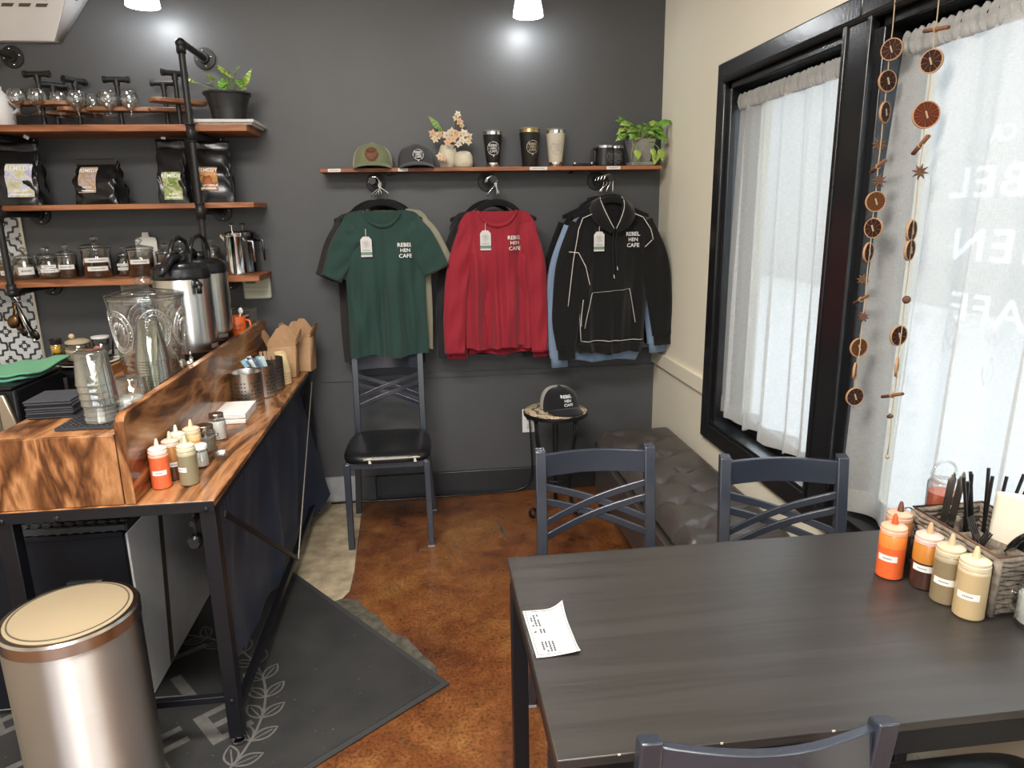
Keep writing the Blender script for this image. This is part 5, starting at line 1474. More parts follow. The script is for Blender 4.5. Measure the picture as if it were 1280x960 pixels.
for p in ([(x0*.9,y0*.9,0),(x1*.9,y0*.9,0),(x1,y0,hh),(x0,y0,hh)], [(x1*.9,y0*.9,0),(x1*.9,y1*.9,0),(x1,y1,hh),(x1,y0,hh)], [(x1*.9,y1*.9,0),(x0*.9,y1*.9,0),(x0,y1,hh),(x1,y1,hh)], [(x0*.9,y1*.9,0),(x0*.9,y0*.9,0),(x0,y0,hh),(x0,y1,hh)], [(x0*.9,y0*.9,.001),(x1*.9,y0*.9,.001),(x1*.9,y1*.9,.001),(x0*.9,y1*.9,.001)]): b.add(p, [(0,1,2,3)])
part('tub', b, m_plastic, t, False)
part('rim', B().tube([(x0,y0,hh),(x1,y0,hh),(x1,y1,hh),(x0,y1,hh)], .003, 6, closed=True), m_plastic, t, True)
for k in range(9):
    x, y = -.885 + rnd.uniform(-.08, .06), 3.400 + rnd.uniform(-.02, .02)
    b = B().obb((x, y, RZ + .045 + k*.005), (.05, .028, .006), Matrix.Rotation(rnd.uniform(-.6,.6), 3, 'Z') @ Matrix.Rotation(rnd.uniform(-.5,.5), 3, 'Y'))
    single('wrapped_packet', b, (m_paper, m_paper, m_blackplastic)[k % 3], '%s wrapped packet in the clear bin, %s' % (('white', 'white', 'black')[k % 3], nth(k) + ' of the pile'), 'packet', 'wrapped packets in the clear bin', bevel=.002)

# ------------------------------------------------------------------ behind the counter on the left
t = thing('steel_appliance', 'stainless steel appliance front cut by the left edge behind the counter', 'appliance', (-1.75, 2.85, 0))
ms_ = M('warm_stainless', (.56,.51,.42), .34, 1.0)
part('body', B().bx(-2.15, -1.475, 2.62, 2.965, .02, .915), m_black, t, world=True, bevel=.01)
part('front_frame', B().poly([(-2.15,2.598,.08),(-1.50,2.598,.08),(-1.462,2.598,.55),(-1.478,2.598,.80),(-1.505,2.598,.90),(-2.15,2.598,.90)], (0, .022, 0)), ms_, t, world=True, bevel=.006)
part('door_panel', B().bx(-2.10, -1.535, 2.588, 2.599, .15, .845), ms_, t, world=True, bevel=.004)
part('panel_groove', B().bx(-2.11, -1.527, 2.595, 2.5985, .142, .853), M('groove_dark', (0,0,0)), t, world=True)
part('top', B().bx(-2.15, -1.475, 2.60, 2.965, .915, .925), m_black, t, world=True, bevel=.003)
t = thing('green_towel', 'folded green cleaning cloth on the steel appliance', 'towel', (-1.57, 2.76, .926))
m_tow = fabric('green_microfibre', (.13,.36,.20), .95)
def tow(u, v, dz=0):
    x = -.17 + .27*u + .05*v; y = -.10 + .22*v + .05*u
    return Vector((x, y, .010 + dz + .012*math.sin(u*4 + 1)*math.sin(v*3) + .030*v*u + .004*math.sin(u*15 + v*8)))
part('upper_fold', B().grid(lambda u, v: tow(u, v, .012), 20, 14), m_tow, t, True, solid=.007)
part('lower_fold', B().grid(lambda u, v: tow(min(1, u*.96), v*.95) - Vector((.004, .010, .004)), 20, 14), fabric('teal_microfibre', (.09,.30,.22), .95), t, True, solid=.007)
t = single('small_dish', B().bx(-1.90, -1.630, 2.83, 2.94, .926, .934).bx(-1.91, -1.62, 2.815, 2.83, .93, .95).bx(-1.635, -1.62, 2.815, 2.95, .93, .95), m_white, 'white rectangular dish behind the green cloth', 'dish', bevel=.004)

t = thing('service_cart', 'black service cart holding plates and jars behind the serving box', 'cart', (-1.45, 3.2, 0))
part('cart_top', B().bx(-1.70, -1.26, 2.985, 3.46, .872, .888), m_black, t, world=True, bevel=.003)
part('shelf', B().bx(-1.69, -1.27, 3.0, 3.45, .45, .465), m_black, t, world=True)
part('shelf', B().bx(-1.69, -1.27, 3.0, 3.45, .10, .115), m_black, t, world=True)
for x in (-1.685, -1.275):
    for y in (3.0, 3.445): part('leg', B().bx(x - .012, x + .012, y - .012, y + .012, 0, .872), m_black, t, world=True)
part('back_panel', B().bx(-1.69, -1.27, 3.42, 3.43, .115, .872), M('cart_back', (.010,.010,.011), .6), t, world=True)
single('storage_box', B().bx(-1.60, -1.36, 3.06, 3.30, .466, .70), M('dark_box', (.016,.016,.018), .6), 'dark box on the middle shelf of the service cart', 'box', bevel=.01)
def plate(label, x, y, z, r, m):
    t = thing('plate', label, 'plate', (x, y, z), 0, 'plates on the service cart')
    part('dish', B().lathe([(r*.55,0),(r*.62,.002),(r*.98,.014),(r,.016),(r*.97,.018),(r*.62,.006),(0,.005)], 48), m, t, True)
m_china = M('cream_china', (.74,.71,.63), .25); m_bchina = M('black_china', (.02,.02,.022), .3)
plate('cream plate under everything on the service cart', -1.475, 3.17, .889, .135, m_china)
plate('black plate stacked on the cream plate', -1.490, 3.175, .900, .118, m_bchina)
plate('second cream plate at the right rear of the service cart', -1.395, 3.30, .894, .10, m_china)
zc = .907
t = thing('juice_glass', 'small glass of yellow juice with black rim on the plates', 'glass', (-1.575, 3.145, zc))
part('juice', B().lathe([(0,.002),(.017,.003),(.021,.075),(0,.076)], 24), M('yellow_juice', (.75,.42,.03), .2, coat=.5), t)
part('glass_body', B().lathe([(.018,0),(.0225,.1),(.021,.1),(.018,.003)], 24), m_glass, t, True)
part('rim_band', B().lathe([(.0222,.078),(.0235,.079),(.0240,.100),(.0225,.100)], 24, close=True), m_blackplastic, t)
t = thing('sugar_jar', 'squat glass jar of pale sugar with wooden lid knob on the plates', 'jar', (-1.497, 3.165, zc))
part('glass_body', B().lathe([(.040,0),(.052,.006),(.055,.04),(.048,.068),(.043,.075),(.041,.075),(.05,.04),(.03,.004)], 32), m_jar, t, True)
part('sugar', B().lathe([(0,.005),(.046,.008),(.050,.05),(0,.055)], 28), M('pale_sugar', (.62,.47,.32), .9), t)
part('lid', B().lathe([(.045,.076),(.047,.078),(.047,.086),(.03,.094),(0,.096)], 32), M('tan_lid_glass', (.50,.42,.28), .3), t)
part('knob', B().ball((-.015,-.01,.108), .012, 14, 9), M('pale_wood_knob', (.60,.44,.28), .5), t, True)
t = thing('creamer_mug', 'glass mug with white lid and stirring spoons on the plates', 'mug', (-1.418, 3.20, zc + .004))
part('glass_body', B().lathe([(.026,0),(.032,.005),(.034,.085),(.032,.085),(.03,.006),(0,.005)], 28), m_jar, t, True)
part('cream', B().lathe([(0,.006),(.029,.007),(.031,.05),(0,.051)], 24), M('pale_cream', (.70,.62,.48), .5), t)
part('lid', B().lathe([(.034,.085),(.036,.087),(.036,.094),(0,.098)], 28), m_white, t)
part('heart_badge', B().ball((-.004,-.034,.045), (.014,.003,.012), 12, 8), M('pink_badge', (.50,.16,.12), .4), t, True)
for dx, m_, lab in ((.030, m_blackplastic, 'black handled'), (.045, m_steel, 'slim steel')):
    b = B().tube([(-1.400 + dx*.3, 3.235, zc + .01), (-1.405 + dx, 3.23, zc + .145 - dx)], .004 if dx < .04 else .0018, 8)
    single('teaspoon', b, m_, lab + ' spoon standing beside the creamer mug', 'spoon', smooth=True)

# ------------------------------------------------------------------ merchandise shelf
t = thing('wall_shelf', 'long narrow stained wood shelf above the hanging clothes', 'shelf', (.36, YB, 1.70))
MS = 1.711
part('shelf_board', B().bx(-.462, 1.172, 3.445, YB - .002, MS - .018, MS), m_shelf, t, world=True, bevel=.002)
for x, w_ in ((-.395, .058), (-.080, .046), (.562, .085), (.930, .068)):
    o = part('price_strip', B().bx(x - w_/2, x + w_/2, 3.4435, 3.4448, MS - .0165, MS - .002), m_lab, t, world=True)
    b = B()
    for k in range(6): b.bx(x - w_*.35 + k*w_*.12, x - w_*.35 + k*w_*.12 + w_*.07, 3.4431, 3.4435, MS - .011, MS - .007)
    part('strip_print', b, M('grey_label_ink', (0,0,0)), o, False, world=True, kind='stuff')
for x in (-.15, .75): part('hidden_bracket', B().bx(x - .01, x + .01, 3.50, YB - .002, MS - .028, MS - .018), m_black, t, world=True)

def cap(label, loc, rz, front, side, brim, patch, s=1.0, patchmode='round', ink=None, tx=0, fa=.52):
    t = thing('baseball_cap', label, 'cap', loc, rz, 'cafe caps')
    def crown(a, e):
        ce, se = math.cos(e), math.sin(e)
        r = abs(ce)**.62; z = .103*s*abs(se)**.86
        fr = max(0, -math.sin(a))
        x = .092*s*r*math.cos(a); y = .104*s*r*math.sin(a) - .014*s*se*fr*0 + .010*s*se
        z = z*(1 + .10*fr*(1 - abs(math.cos(a)))) + .016*s*(1 - se)*0
        return Vector((x, y, z + .004 + .022*s*max(0, -math.sin(a))**2*(1 - se)))
    def sect(a0, a1, nm, m, ofs=0, e0=0, n=16):
        b = B(); b.grid(lambda u, v: crown(a0 + (a1 - a0)*u, e0 + (PI/2 - e0)*v)*(1) , n, 12); return part(nm, b, m, t, True)
    sect(-PI + fa, -fa, 'front_panel', front)
    sect(-fa, PI/2, 'side_panel', side, n=14); sect(PI/2, PI + fa, 'side_panel', side, n=14)
    bb = B()
    def br(u, v):
        q = -1 + 2*u; a = -PI/2 + q*1.12
        base = crown(a, 0)
        out = Vector((math.cos(a)*.35, math.sin(a), 0))*(.068*s*v*math.cos(q*1.45)**.5 if abs(q) < 1 else 0)
        return base + out + Vector((0, 0, -.020*s*v*(1 - .2*abs(q)) - .0*q*q)) if True else base
    bb.grid(br, 24, 6); part('brim', bb, brim, t, True, solid=.003*s)
    part('button', B().ball((0, .010*s, .108*s), (.008*s, .008*s, .004*s), 10, 6), front, t, True)
    def cmap(cx, cz):
        def f(x, y):
            X = cx + x; Z = cz + y; a = -PI/2; e = .6
            for _ in range(8):      # invert the crown surface for this x, z
                lo, hi = 0.0, PI/2*.97
                for _k in range(14):
                    e = (lo + hi)/2
                    if crown(a, e).z < Z: lo = e
                    else: hi = e
                r = .092*s*abs(math.cos(e))**.62
                a = -PI/2 + math.asin(max(-.95, min(.95, X/max(.01, r))))
            p = crown(a, e)
            return Vector((X, p.y - .0025, Z))
        return f
    if patchmode == 'round':
        f = cmap(tx, .058*s); R = .030*s
        b = B(); n = 28
        vs = [f(0, 0)] + [f(R*math.cos(2*PI*i/n), R*math.sin(2*PI*i/n)) for i in range(n)]
        b.add(vs, [(0, 1 + i, 1 + (i+1) % n) for i in range(n)])
        pm = part('patch', b, patch, t, True, solid=.0015)
        b = B(); logo(b, lambda x, y: f(x, y) + Vector((0, -.002, 0)), R*.86); part('patch_lettering', b, ink, pm, False)
    else:
        f = cmap(tx, .058*s)
        b = B(); put_text(b, 'REBEL', .019*s, f, -.004, .021*s, sx=1.1); put_text(b, 'HEN', .017*s, f, 0, .002*s); put_text(b, 'CAFE', .018*s, f, .002, -.017*s, sx=1.1)
        part('lettering', b, ink, t, False)
    return t
m_sage = fabric('sage_twill', (.17, .19, .10)); m_beige = fabric('beige_mesh', (.42, .35, .27)); m_char = fabric('charcoal_twill', (.055, .057, .062)); m_blk = fabric('black_mesh', (.011, .011, .013))
m_capb = fabric('black_twill', (.010, .010, .013))
cap('sage green and beige cap with round brown leather patch', (-.222, 3.535, MS), .02, m_sage, m_beige, m_sage, M('brown_leather_patch', (.23, .085, .04), .5), 1.04, ink=M('burnt_ink', (.06,.02,.012), .6))
cap('charcoal cap with round black patch next to the sage cap', (-.018, 3.535, MS), .06, m_char, m_blk, m_char, M('black_patch', (.013,.013,.014), .5), .98, ink=m_print, tx=.006)
cap('black cap with white embroidered cafe name on the mosaic table', (.632, 3.285, SZ), .24, m_capb, M('pale_mesh', (.40,.39,.36), .9), m_capb, None, 1.02, 'text', m_print, fa=.12)

# vases and blossoms
m_vase = M('cream_ceramic', (.60, .55, .42), .5, var=.06, vscale=30)
t = thing('ceramic_vase', 'taller cream ceramic vase holding peach blossoms', 'vase', (.135, 3.535, MS), 0, 'cream vases')
part('body', B().lathe([(.032,0),(.040,.004),(.044,.04),(.043,.075),(.036,.100),(.030,.108),(.027,.108),(.03,.09),(0,.085)], 32), m_vase, t, True)
t = thing('ceramic_vase', 'short rounded cream ceramic vase in front of the blossom vase', 'vase', (.208, 3.505, MS), 0, 'cream vases')
part('body', B().lathe([(.034,0),(.042,.004),(.0445,.022),(.043,.05),(.034,.070),(.018,.076),(.016,.074),(0,.07)], 32), m_vase, t, True)
t = thing('blossom_spray', 'spray of cream and peach silk blossoms in the taller cream vase', 'flowers', (.150, 3.52, MS + .10))
m_pet = [M('petal_cream', (.78,.66,.46), .7), M('petal_peach', (.76,.50,.34), .7), M('petal_pale', (.80,.74,.60), .7)]
rnd = random.Random(21)
stems = [((0,0,-.03),(.02,0,.05),(.035,0,.135)), ((0,0,-.03),(-.04,-.02,.02),(-.085,-.02,.045)), ((0,0,-.03),(.03,-.03,.02),(.06,-.04,.03))]
for s_ in stems: part('stem', B().tube([Vector(s_[0])*(1-q)**2 + Vector(s_[1])*2*q*(1-q) + Vector(s_[2])*q*q for q in [i/8 for i in range(9)]], .003, 6), M('twig_brown', (.13,.075,.03), .8), t, True)
fl = [(.030,-.02,.125,.020),(.045,-.02,.108,.020),(.036,-.03,.140,.018),(.055,-.02,.092,.014),
      (-.085,-.03,.055,.022),(-.062,-.03,.042,.020),(-.078,-.04,.028,.022),(-.05,-.035,.050,.018),
      (-.02,-.05,.045,.024),(.005,-.055,.060,.022),(.03,-.055,.045,.026),(.060,-.05,.052,.024),(.085,-.045,.040,.022),(.01,-.06,.025,.024),(.05,-.06,.022,.024),(.080,-.05,.015,.020),(-.015,-.055,.012,.022),(.035,-.065,.002,.020),
      (-.055,-.06,-.050,.020),(-.040,-.065,-.062,.018)]
for i, (x, y, z, L) in enumerate(fl):
    b = B(); ax = Vector((rnd.uniform(-.5,.5), -1, rnd.uniform(-.2,.6))).normalized()
    u1 = ax.orthogonal().normalized(); u2 = ax.cross(u1); ph = rnd.uniform(0, 6.28)
    for k in range(5):
        a = ph + 2*PI*k/5; d = u1*math.cos(a) + u2*math.sin(a) + ax*.35
        leaf(b, (x, y, z), d, ax, L, L*.85, .3, .2)
    o = part('blossom', b, m_pet[i % 3], t, True, solid=.0006)
    part('blossom_heart', B().ball(Vector((x, y, z)) + ax*.003, .0035, 8, 5), M('blossom_yellow', (.62,.36,.04), .7), o, True)
b = B(); leaf(b, (-.055,-.02,.075), (-.55,-.1,.85), (.3,-.9,.2), .075, .032); leaf(b, (-.045,-.03,.055), (-.1,-.4,.5), (0,-.9,.2), .04, .02)
part('leaf', b, M('fresh_leaf', (.22,.36,.09), .5), t, True, solid=.0006)

def travel_tumbler(label, x, y, r, h, col, rim, ink, foot=True, lofs=0, nm='travel_tumbler'):
    t = thing(nm, label, 'tumbler', (x, y, MS), 0, 'travel tumblers on the merchandise shelf')
    rb_ = r*.70
    if foot: part('steel_foot', B().lathe([(rb_*.9,0),(rb_*.95,.003),(rb_*.98,.022)], 36), m_chrome, t)
    z0 = .022 if foot else .0
    part('body', B().lathe([(rb_*.97,z0),(rb_+.001,z0+.004),(r*.99,h*.86),(r,h*.87)], 40), col, t)
    part('steel_rim', B().lathe([(r*.985,h*.868),(r*.985,h*.955),(r*.96,h*.957)], 40), rim, t)
    part('clear_lid', B().lathe([(r*.95,h*.955),(r*1.01,h*.958),(r*1.01,h*.985),(r*.9,h),(0,h)], 40), M('smoked_lid', (.20,.20,.20), .2), t)
    zc_ = h*.50; slope = (r - rb_)/(h*.86 - z0)
    def f(X, Y):
        rr = rb_ + slope*(zc_ + Y - z0) + .0008; a = -PI/2 + lofs + X/rr
        return Vector((rr*math.cos(a), rr*math.sin(a), zc_ + Y))
    b = B(); logo(b, f, .031); part('logo_print', b, ink, t, False)
    return t
m_tblk = M('matte_black_coat', (.012,.012,.013), .42); m_tcrm = M('matte_cream_coat', (.66,.62,.51), .45)
m_gold = M('brass_rim', (.55,.40,.16), .25, 1.0)
travel_tumbler('black travel tumbler with steel foot, leftmost of the three', .352, 3.525, .0455, .172, m_tblk, m_chrome, m_print)
travel_tumbler('larger black travel tumbler with brass rim', .532, 3.525, .050, .183, m_tblk, m_gold, M('cream_print', (.62,.55,.38), .6), foot=False, lofs=.22)
travel_tumbler('cream travel tumbler right of the black ones', .660, 3.525, .0465, .178, m_tcrm, m_chrome, M('grey_print', (.40,.38,.33), .6))
def camp_mug(label, x, y, hand, lo):
    t = thing('camp_mug', label, 'mug', (x, y, MS), 0, 'black insulated mugs')
    r, h = .0455, .100
    part('body', B().lathe([(r*.93,0),(r,.004),(r,h*.86)], 40), m_tblk, t)
    part('steel_rim', B().lathe([(r*.99,h*.86),(r*.99,h*.95),(r*.95,h*.955)], 40), m_chrome, t)
    part('lid', B().lathe([(r*.94,h*.94),(r*1.0,h*.955),(r*.98,h*.985),(0,h)], 36), M('smoked_lid', (0,0,0)), t)
    if hand:
        a = math.radians(195); c, s = math.cos(a), math.sin(a)
        part('handle', B().tube([(c*r*.95, s*r*.95, h*.82), (c*r*1.5, s*r*1.5, h*.82), (c*r*1.55, s*r*1.55, h*.70), (c*r*1.55, s*r*1.55, h*.25), (c*r*1.5, s*r*1.5, h*.14), (c*r*.95, s*r*.95, h*.14)], .007, 8), m_tblk, t, True)
    b = B(); logo(b, cyl_map((0, 0, h*.44), r*1.01, -PI/2 + lo), .026); part('logo_print', b, M('faint_print', (.20,.20,.20), .6), t, False)
camp_mug('black insulated mug with handle turned left on the merchandise shelf', .903, 3.510, True, .55)
camp_mug('black insulated mug half hidden behind the one with the handle', .962, 3.545, False, .2)
t = thing('bottle_opener', 'small flat black bottle opener lying between cream tumbler and mugs', 'opener', (.785, 3.475, MS))
part('body', B().bx(-.050, .050, -.012, .012, .001, .014), m_tblk, t, bevel=.005)
for s in (-1, 1): part('rivet', B().lathe([(0,0),(.006,.0),(.005,.003),(0,.004)], 12, (s*.042, -.0125, .014), Matrix.Rotation(PI/2, 3, 'X')), m_chrome, t)
t = thing('trailing_pothos', 'bushy trailing pothos in a square grey pot at the shelf end', 'plant', (1.082, 3.515, MS))
b = B(); w0, w1, hh = .040, .062, .125
b.add([(-w0,-w0,.018),(w0,-w0,.018),(w0,w0,.018),(-w0,w0,.018),(-w1,-w1,hh),(w1,-w1,hh),(w1,w1,hh),(-w1,w1,hh)], [(3,2,1,0),(0,1,5,4),(1,2,6,5),(2,3,7,6),(3,0,4,7),(4,5,6,7)])
m_cpot = M('grey_cement_pot', (.27,.26,.24), .8, var=.1, vscale=40)
part('pot', b, m_cpot, t, bevel=.004)
part('saucer', B().bx(-.056, .056, -.056, .056, 0, .019), m_cpot, t, bevel=.004)
rnd = random.Random(33); LV = []
for k in range(34):
    a = rnd.uniform(0, 2*PI); r = rnd.uniform(.02, .085); z = rnd.uniform(.115, .205)
    p = (r*math.cos(a)*1.25, -.01 + r*math.sin(a)*.7 - .015, z)
    d = (math.cos(a)*.9 + rnd.uniform(-.4,.4), math.sin(a)*.5 - .5, rnd.uniform(-.5,.5)); L = rnd.uniform(.040, .066)
    if p[0] > .06: p = (.06, p[1], p[2])
    LV.append((p, d, L, L*.72, k % 3 == 0))
LV += [((.075,-.05,.185),(.75,-.3,.30),.075,.048,0), ((.072,-.06,.135),(.5,-.5,-.3),.055,.04,0), ((.075,-.07,.075),(.3,-.3,-.8),.062,.046,1), ((.058,-.075,.055),(-.2,-.4,-.8),.055,.042,1),
       ((-.085,-.03,.150),(-.8,-.3,.1),.05,.032,1), ((-.09,-.03,.185),(-.4,-.2,.8),.055,.03,0), ((-.04,-.075,.07),(.1,-.5,-.8),.05,.042,1), ((.035,-.075,.075),(.2,-.5,-.7),.055,.03,1)]
plant(t, (0, 0, .12), LV)
part('trailing_stem', B().tube([(-.03,-.055,.12),(-.06,-.07,.08),(-.065,-.07,.03),(-.03,-.075,.012),(-.01,-.07,.03)], .0018, 5), m_stem, t, True)

# ------------------------------------------------------------------ wall hooks, hangers, garments
HZ = 1.648
for lab, x, L in (('black pipe wall hook holding the green shirt', -.218, .265), ('black pipe wall hook holding the red shirts', .329, .30), ('black pipe wall hook holding the hoodies', .884, .28)):
    t = thing('pipe_hook', lab, 'hook', (x, YB, HZ), 0, 'black pipe hooks under the merchandise shelf')
    part('flange', B().lathe([(0,0),(.046,0),(.048,.003),(.046,.008),(.024,.010),(.022,.024),(0,.024)], 28, (0, 0, 0), Matrix.Rotation(PI/2, 3, 'X')), m_pipe, t)
    part('pipe', B().cyl((0, -.01, 0), (0, -L, 0), .0125, 14), m_pipe, t)
    part('end_cap', B().cyl((0, -L + .012, 0), (0, -L - .010, 0), .0165, 18), m_pipe, t)
m_velvet = fabric('black_velvet_hanger', (.008,.008,.009), .9)
def hanger(label, x, y, z, xh, grp):
    """x,z: neck point of the hanger; the hook goes up to the pipe at xh, HZ"""
    t = thing('clothes_hanger', label, 'hanger', (x, y, z), 0, grp)
    b = B(); n = 24; rows = []
    for i in range(n + 1):
        q = -1 + 2*i/n; X = .185*q
        Z = .044*(1 - min(1, abs(X)/.105)**1.8) - .012 - .30*max(0, abs(X) - .085) if abs(X) < .105 else -.012 - .006 - .40*(abs(X) - .105)
        hh = .015 - .006*abs(q)
        yt = .009 if abs(X) < .085 else max(.0022, .009 - (abs(X) - .085)*.4)
        rows.append([b.bm.verts.new((X, -yt, Z - hh)), b.bm.verts.new((X, yt, Z - hh)), b.bm.verts.new((X, yt*.8, Z + hh)), b.bm.verts.new((X, -yt*.8, Z + hh))])
    for A, C in zip(rows, rows[1:]):
        for i in range(4): b.bm.faces.new((A[i], A[(i+1) % 4], C[(i+1) % 4], C[i]))
    b.bm.faces.new(rows[0][::-1]); b.bm.faces.new(rows[-1])
    part('shoulder_bar', b, m_velvet, t, True, bevel=.003)
    dx, dz = xh - x, HZ - z
    pts = [(0, 0, .06), (.004, 0, .075), (dx + .024, 0, dz - .022), (dx + .0265, 0, dz)]
    for k in range(1, 9): a = PI*k/9; pts.append((dx + .0215*math.cos(a) + .004, 0, dz + .019*math.sin(a)))
    pts.append((dx - .018, 0, dz)); pts.append((dx - .022, 0, dz - .010))
    part('hook', B().tube(pts, .0024, 8), m_chrome, t, True)
    return t

def smooth(t): t = max(0, min(1, t)); return t*t*(3 - 2*t)
def garment(name, label, cat, x, y, z, mat, W0, W1, L, neck, slope, sleeves, grp, depth=.024, seed=0, dip=.072, collar=True, cuffm=None, fold=1.0, hem_wave=.006, thick=0, back=.016, hemband=None, tilt=0.0, cut=.985):
    """hanging garment facing the room (-y); returns thing and its front-surface function (x, z local)"""
    t = thing(name, label, cat, (x, y, z), tilt, grp)
    rnd = random.Random(seed); ph = [rnd.uniform(0, 6.28) for _ in range(8)]
    def wd(v): return W0 + (W1 - W0)*smooth(v/.35) + .004*math.sin(v*7 + ph[0])*v
    def ztop(s, fr):
        X = abs(s)*W0
        zz = -slope*(X/W0)**1.4 - .060*max(0, (abs(s) - .70)/.30)**2
        if X < neck:
            k = 1 - (X/neck)**2
            zz -= (dip if fr else back)*k**.8
        return zz
    def pt(s, v, fr):
        w = wd(v); X = w*s
        zt = ztop(s, fr); zb = -L + hem_wave*math.sin(s*5 + ph[1]) + (.004 if fr else .018*(abs(s) < .9))
        Z = zt + (zb - zt)*v
        Xn = abs(s)*W0
        d = depth*smooth(v/.30)
        if Xn < neck*1.15: d = max(d, .022*(1 - (Xn/(neck*1.15))**2)**.5*(1 - smooth(v/.3)) + d)
        d = max(d, .003 + .004*(abs(s) < .9))
        pr = max(0, 1 - abs(s)**2.6)**.6
        f = 0
        if fr:
            A = fold*(.005 + .015*smooth((v - .10)/.7))
            f = A*(math.sin(s*6.5 + ph[2] + 1.2*v) + .6*math.sin(s*12 + ph[3] - 1.5*v) + .35*math.sin(s*21 + ph[4]))*pr
            f += fold*.007*math.sin(10*v + 7*s*abs(s) + ph[5])*pr*smooth(v*4)
            f += fold*.006*math.exp(-((abs(s) - .72)/.12)**2)*math.sin(14*v + ph[6])*smooth(v*5)
        else: f = .003*v*math.sin(s*9 + ph[5])*pr
        return Vector((X, (-d if fr else d*.3)*pr + f, Z))
    def sp(u): return math.sin((u - .5)*PI)*.55 + (2*u - 1)*.45
    b = B()
    b.grid(lambda u, v: pt(sp(u), v, True), 56, 44)
    b.grid(lambda u, v: pt(sp(u), v, False), 56, 44)
    bmesh.ops.remove_doubles(b.bm, verts=b.bm.verts, dist=.0004)
    o = part('body', b, mat, t, True, solid=thick)
    if collar:
        cp = []
        n = 22
        for i in range(n + 1):
            s = (-1 + 2*i/n)*neck/W0*1.0; p = pt(s, .0, True); cp.append(p + Vector((0, -.002, -.004)))
        for i in range(n - 1, 0, -1):
            s = (-1 + 2*i/n)*neck/W0; p = pt(s, .0, False); cp.append(p + Vector((0, .001, -.003)))
        cb = B(); rows = []
        N = len(cp)
        # flat ribbed band following the neckline
        for i, p in enumerate(cp):
            out = .017
            c0 = p; dirc = Vector((p.x*.35, 0, -1 if i <= n else -.8)).normalized()
            rows.append([cb.bm.verts.new(c0 + Vector((0, -.0035 if i <= n else .0, .002))), cb.bm.verts.new(c0 + dirc*out*(.9) + Vector((0, -.0045 if i <= n else .001, 0)))])
        for i in range(N):
            A, C = rows[i], rows[(i+1) % N]
            cb.bm.faces.new((A[0], C[0], C[1], A[1]))
        part('collar', cb, mat, t, True, solid=.0025)
    for sl in sleeves:
        P = [Vector((q[0], 0, q[1])) for q in sl['path']]; HW = sl['hw']; side = 1 if P[-1].x > 0 else -1
        yo = sl.get('y', -.012)
        N = 26; cen = []; hws = []
        m = len(P) - 1
        for i in range(N + 1):
            f = i/N*m; k = min(m - 1, int(f)); q = f - k
            # catmull-rom
            p0 = P[max(0, k-1)]; p1 = P[k]; p2 = P[k+1]; p3 = P[min(m, k+2)]
            c = .5*((2*p1) + (p2 - p0)*q + (2*p0 - 5*p1 + 4*p2 - p3)*q*q + (3*p1 - p0 - 3*p2 + p3)*q**3)
            cen.append(c); hws.append(HW[k] + (HW[k+1] - HW[k])*smooth(q))
        b = B(); rows = []; n = 22
        sph = rnd.uniform(0, 6.28)
        for i in range(N + 1):
            T = (cen[min(N, i+1)] - cen[max(0, i-1)]).normalized(); side_v = Vector((-T.z, 0, T.x))
            dp = .008 + .010*smooth(i/N*4); v = i/N
            row = []
            for k in range(n):
                a = 2*PI*k/n; ca, sa = math.cos(a), math.sin(a)
                w_ = hws[i]*(math.copysign(abs(ca)**.8, ca))
                dd = dp*sa + .006*math.sin(3*ca*2 + 9*v + sph)*sa + .003*math.sin(22*v + 3*ca + sph)*abs(sa)*sl.get('wr', 1)
                row.append(b.bm.verts.new(cen[i] + side_v*w_ + Vector((0, yo*smooth(v*3) + dd, 0))))
            rows.append(row)
        for A, C in zip(rows, rows[1:]):
            for k in range(n): b.bm.faces.new((A[k], A[(k+1) % n], C[(k+1) % n], C[k]))
        part('sleeve', b, mat, t, True)
        # cuff or hem ring
        cb = B(); r2 = []
        cl = sl.get('cuff', .012); inset = sl.get('inset', 1.0)
        T = (cen[N] - cen[N-1]).normalized(); side_v = Vector((-T.z, 0, T.x))
        for (q, g) in ((-.35, 1.015), (.0, 1.02*inset), (1.0, 1.0*inset), (1.0, .93*inset), (.2, .90*inset)):
            row = []
            for k in range(n):
                a = 2*PI*k/n; ca, sa = math.cos(a), math.sin(a)
                row.append(cb.bm.verts.new(cen[N] + T*(cl*q) + side_v*(hws[N]*g*math.copysign(abs(ca)**.8, ca)) + Vector((0, yo + .018*g*sa + .004*math.sin(3*ca + sph)*sa, 0))))
            r2.append(row)
        for A, C in zip(r2, r2[1:]):
            for k in range(n): cb.bm.faces.new((A[k], A[(k+1) % n], C[(k+1) % n], C[k]))
        part('cuff', cb, cuffm or mat, t, True)
    def front(X, Z, off=-.0035):
        v = .5
        for _ in range(12):
            w = wd(v); s = max(-.97, min(.97, X/w)); zt = ztop(s, True); v = max(0, min(1, (Z - zt)/(-L - zt)))
        p = pt(s, v, True); return Vector((X, p.y + off, Z))
    if hemband:
        hb = B(); hb.grid(lambda u, v: pt(sp(u), 1.0, True)*1 + Vector((-.02*sp(u)*v*1.0, -.004, -hemband*v)), 48, 4)
        hb.grid(lambda u, v: pt(sp(u), 1.0, False)*1 + Vector((-.02*sp(u)*v, .002, -hemband*v)), 48, 4)
        bmesh.ops.remove_doubles(hb.bm, verts=hb.bm.verts, dist=.003)
        part('hem_band', hb, mat, t, True, solid=.002)
    return t, front
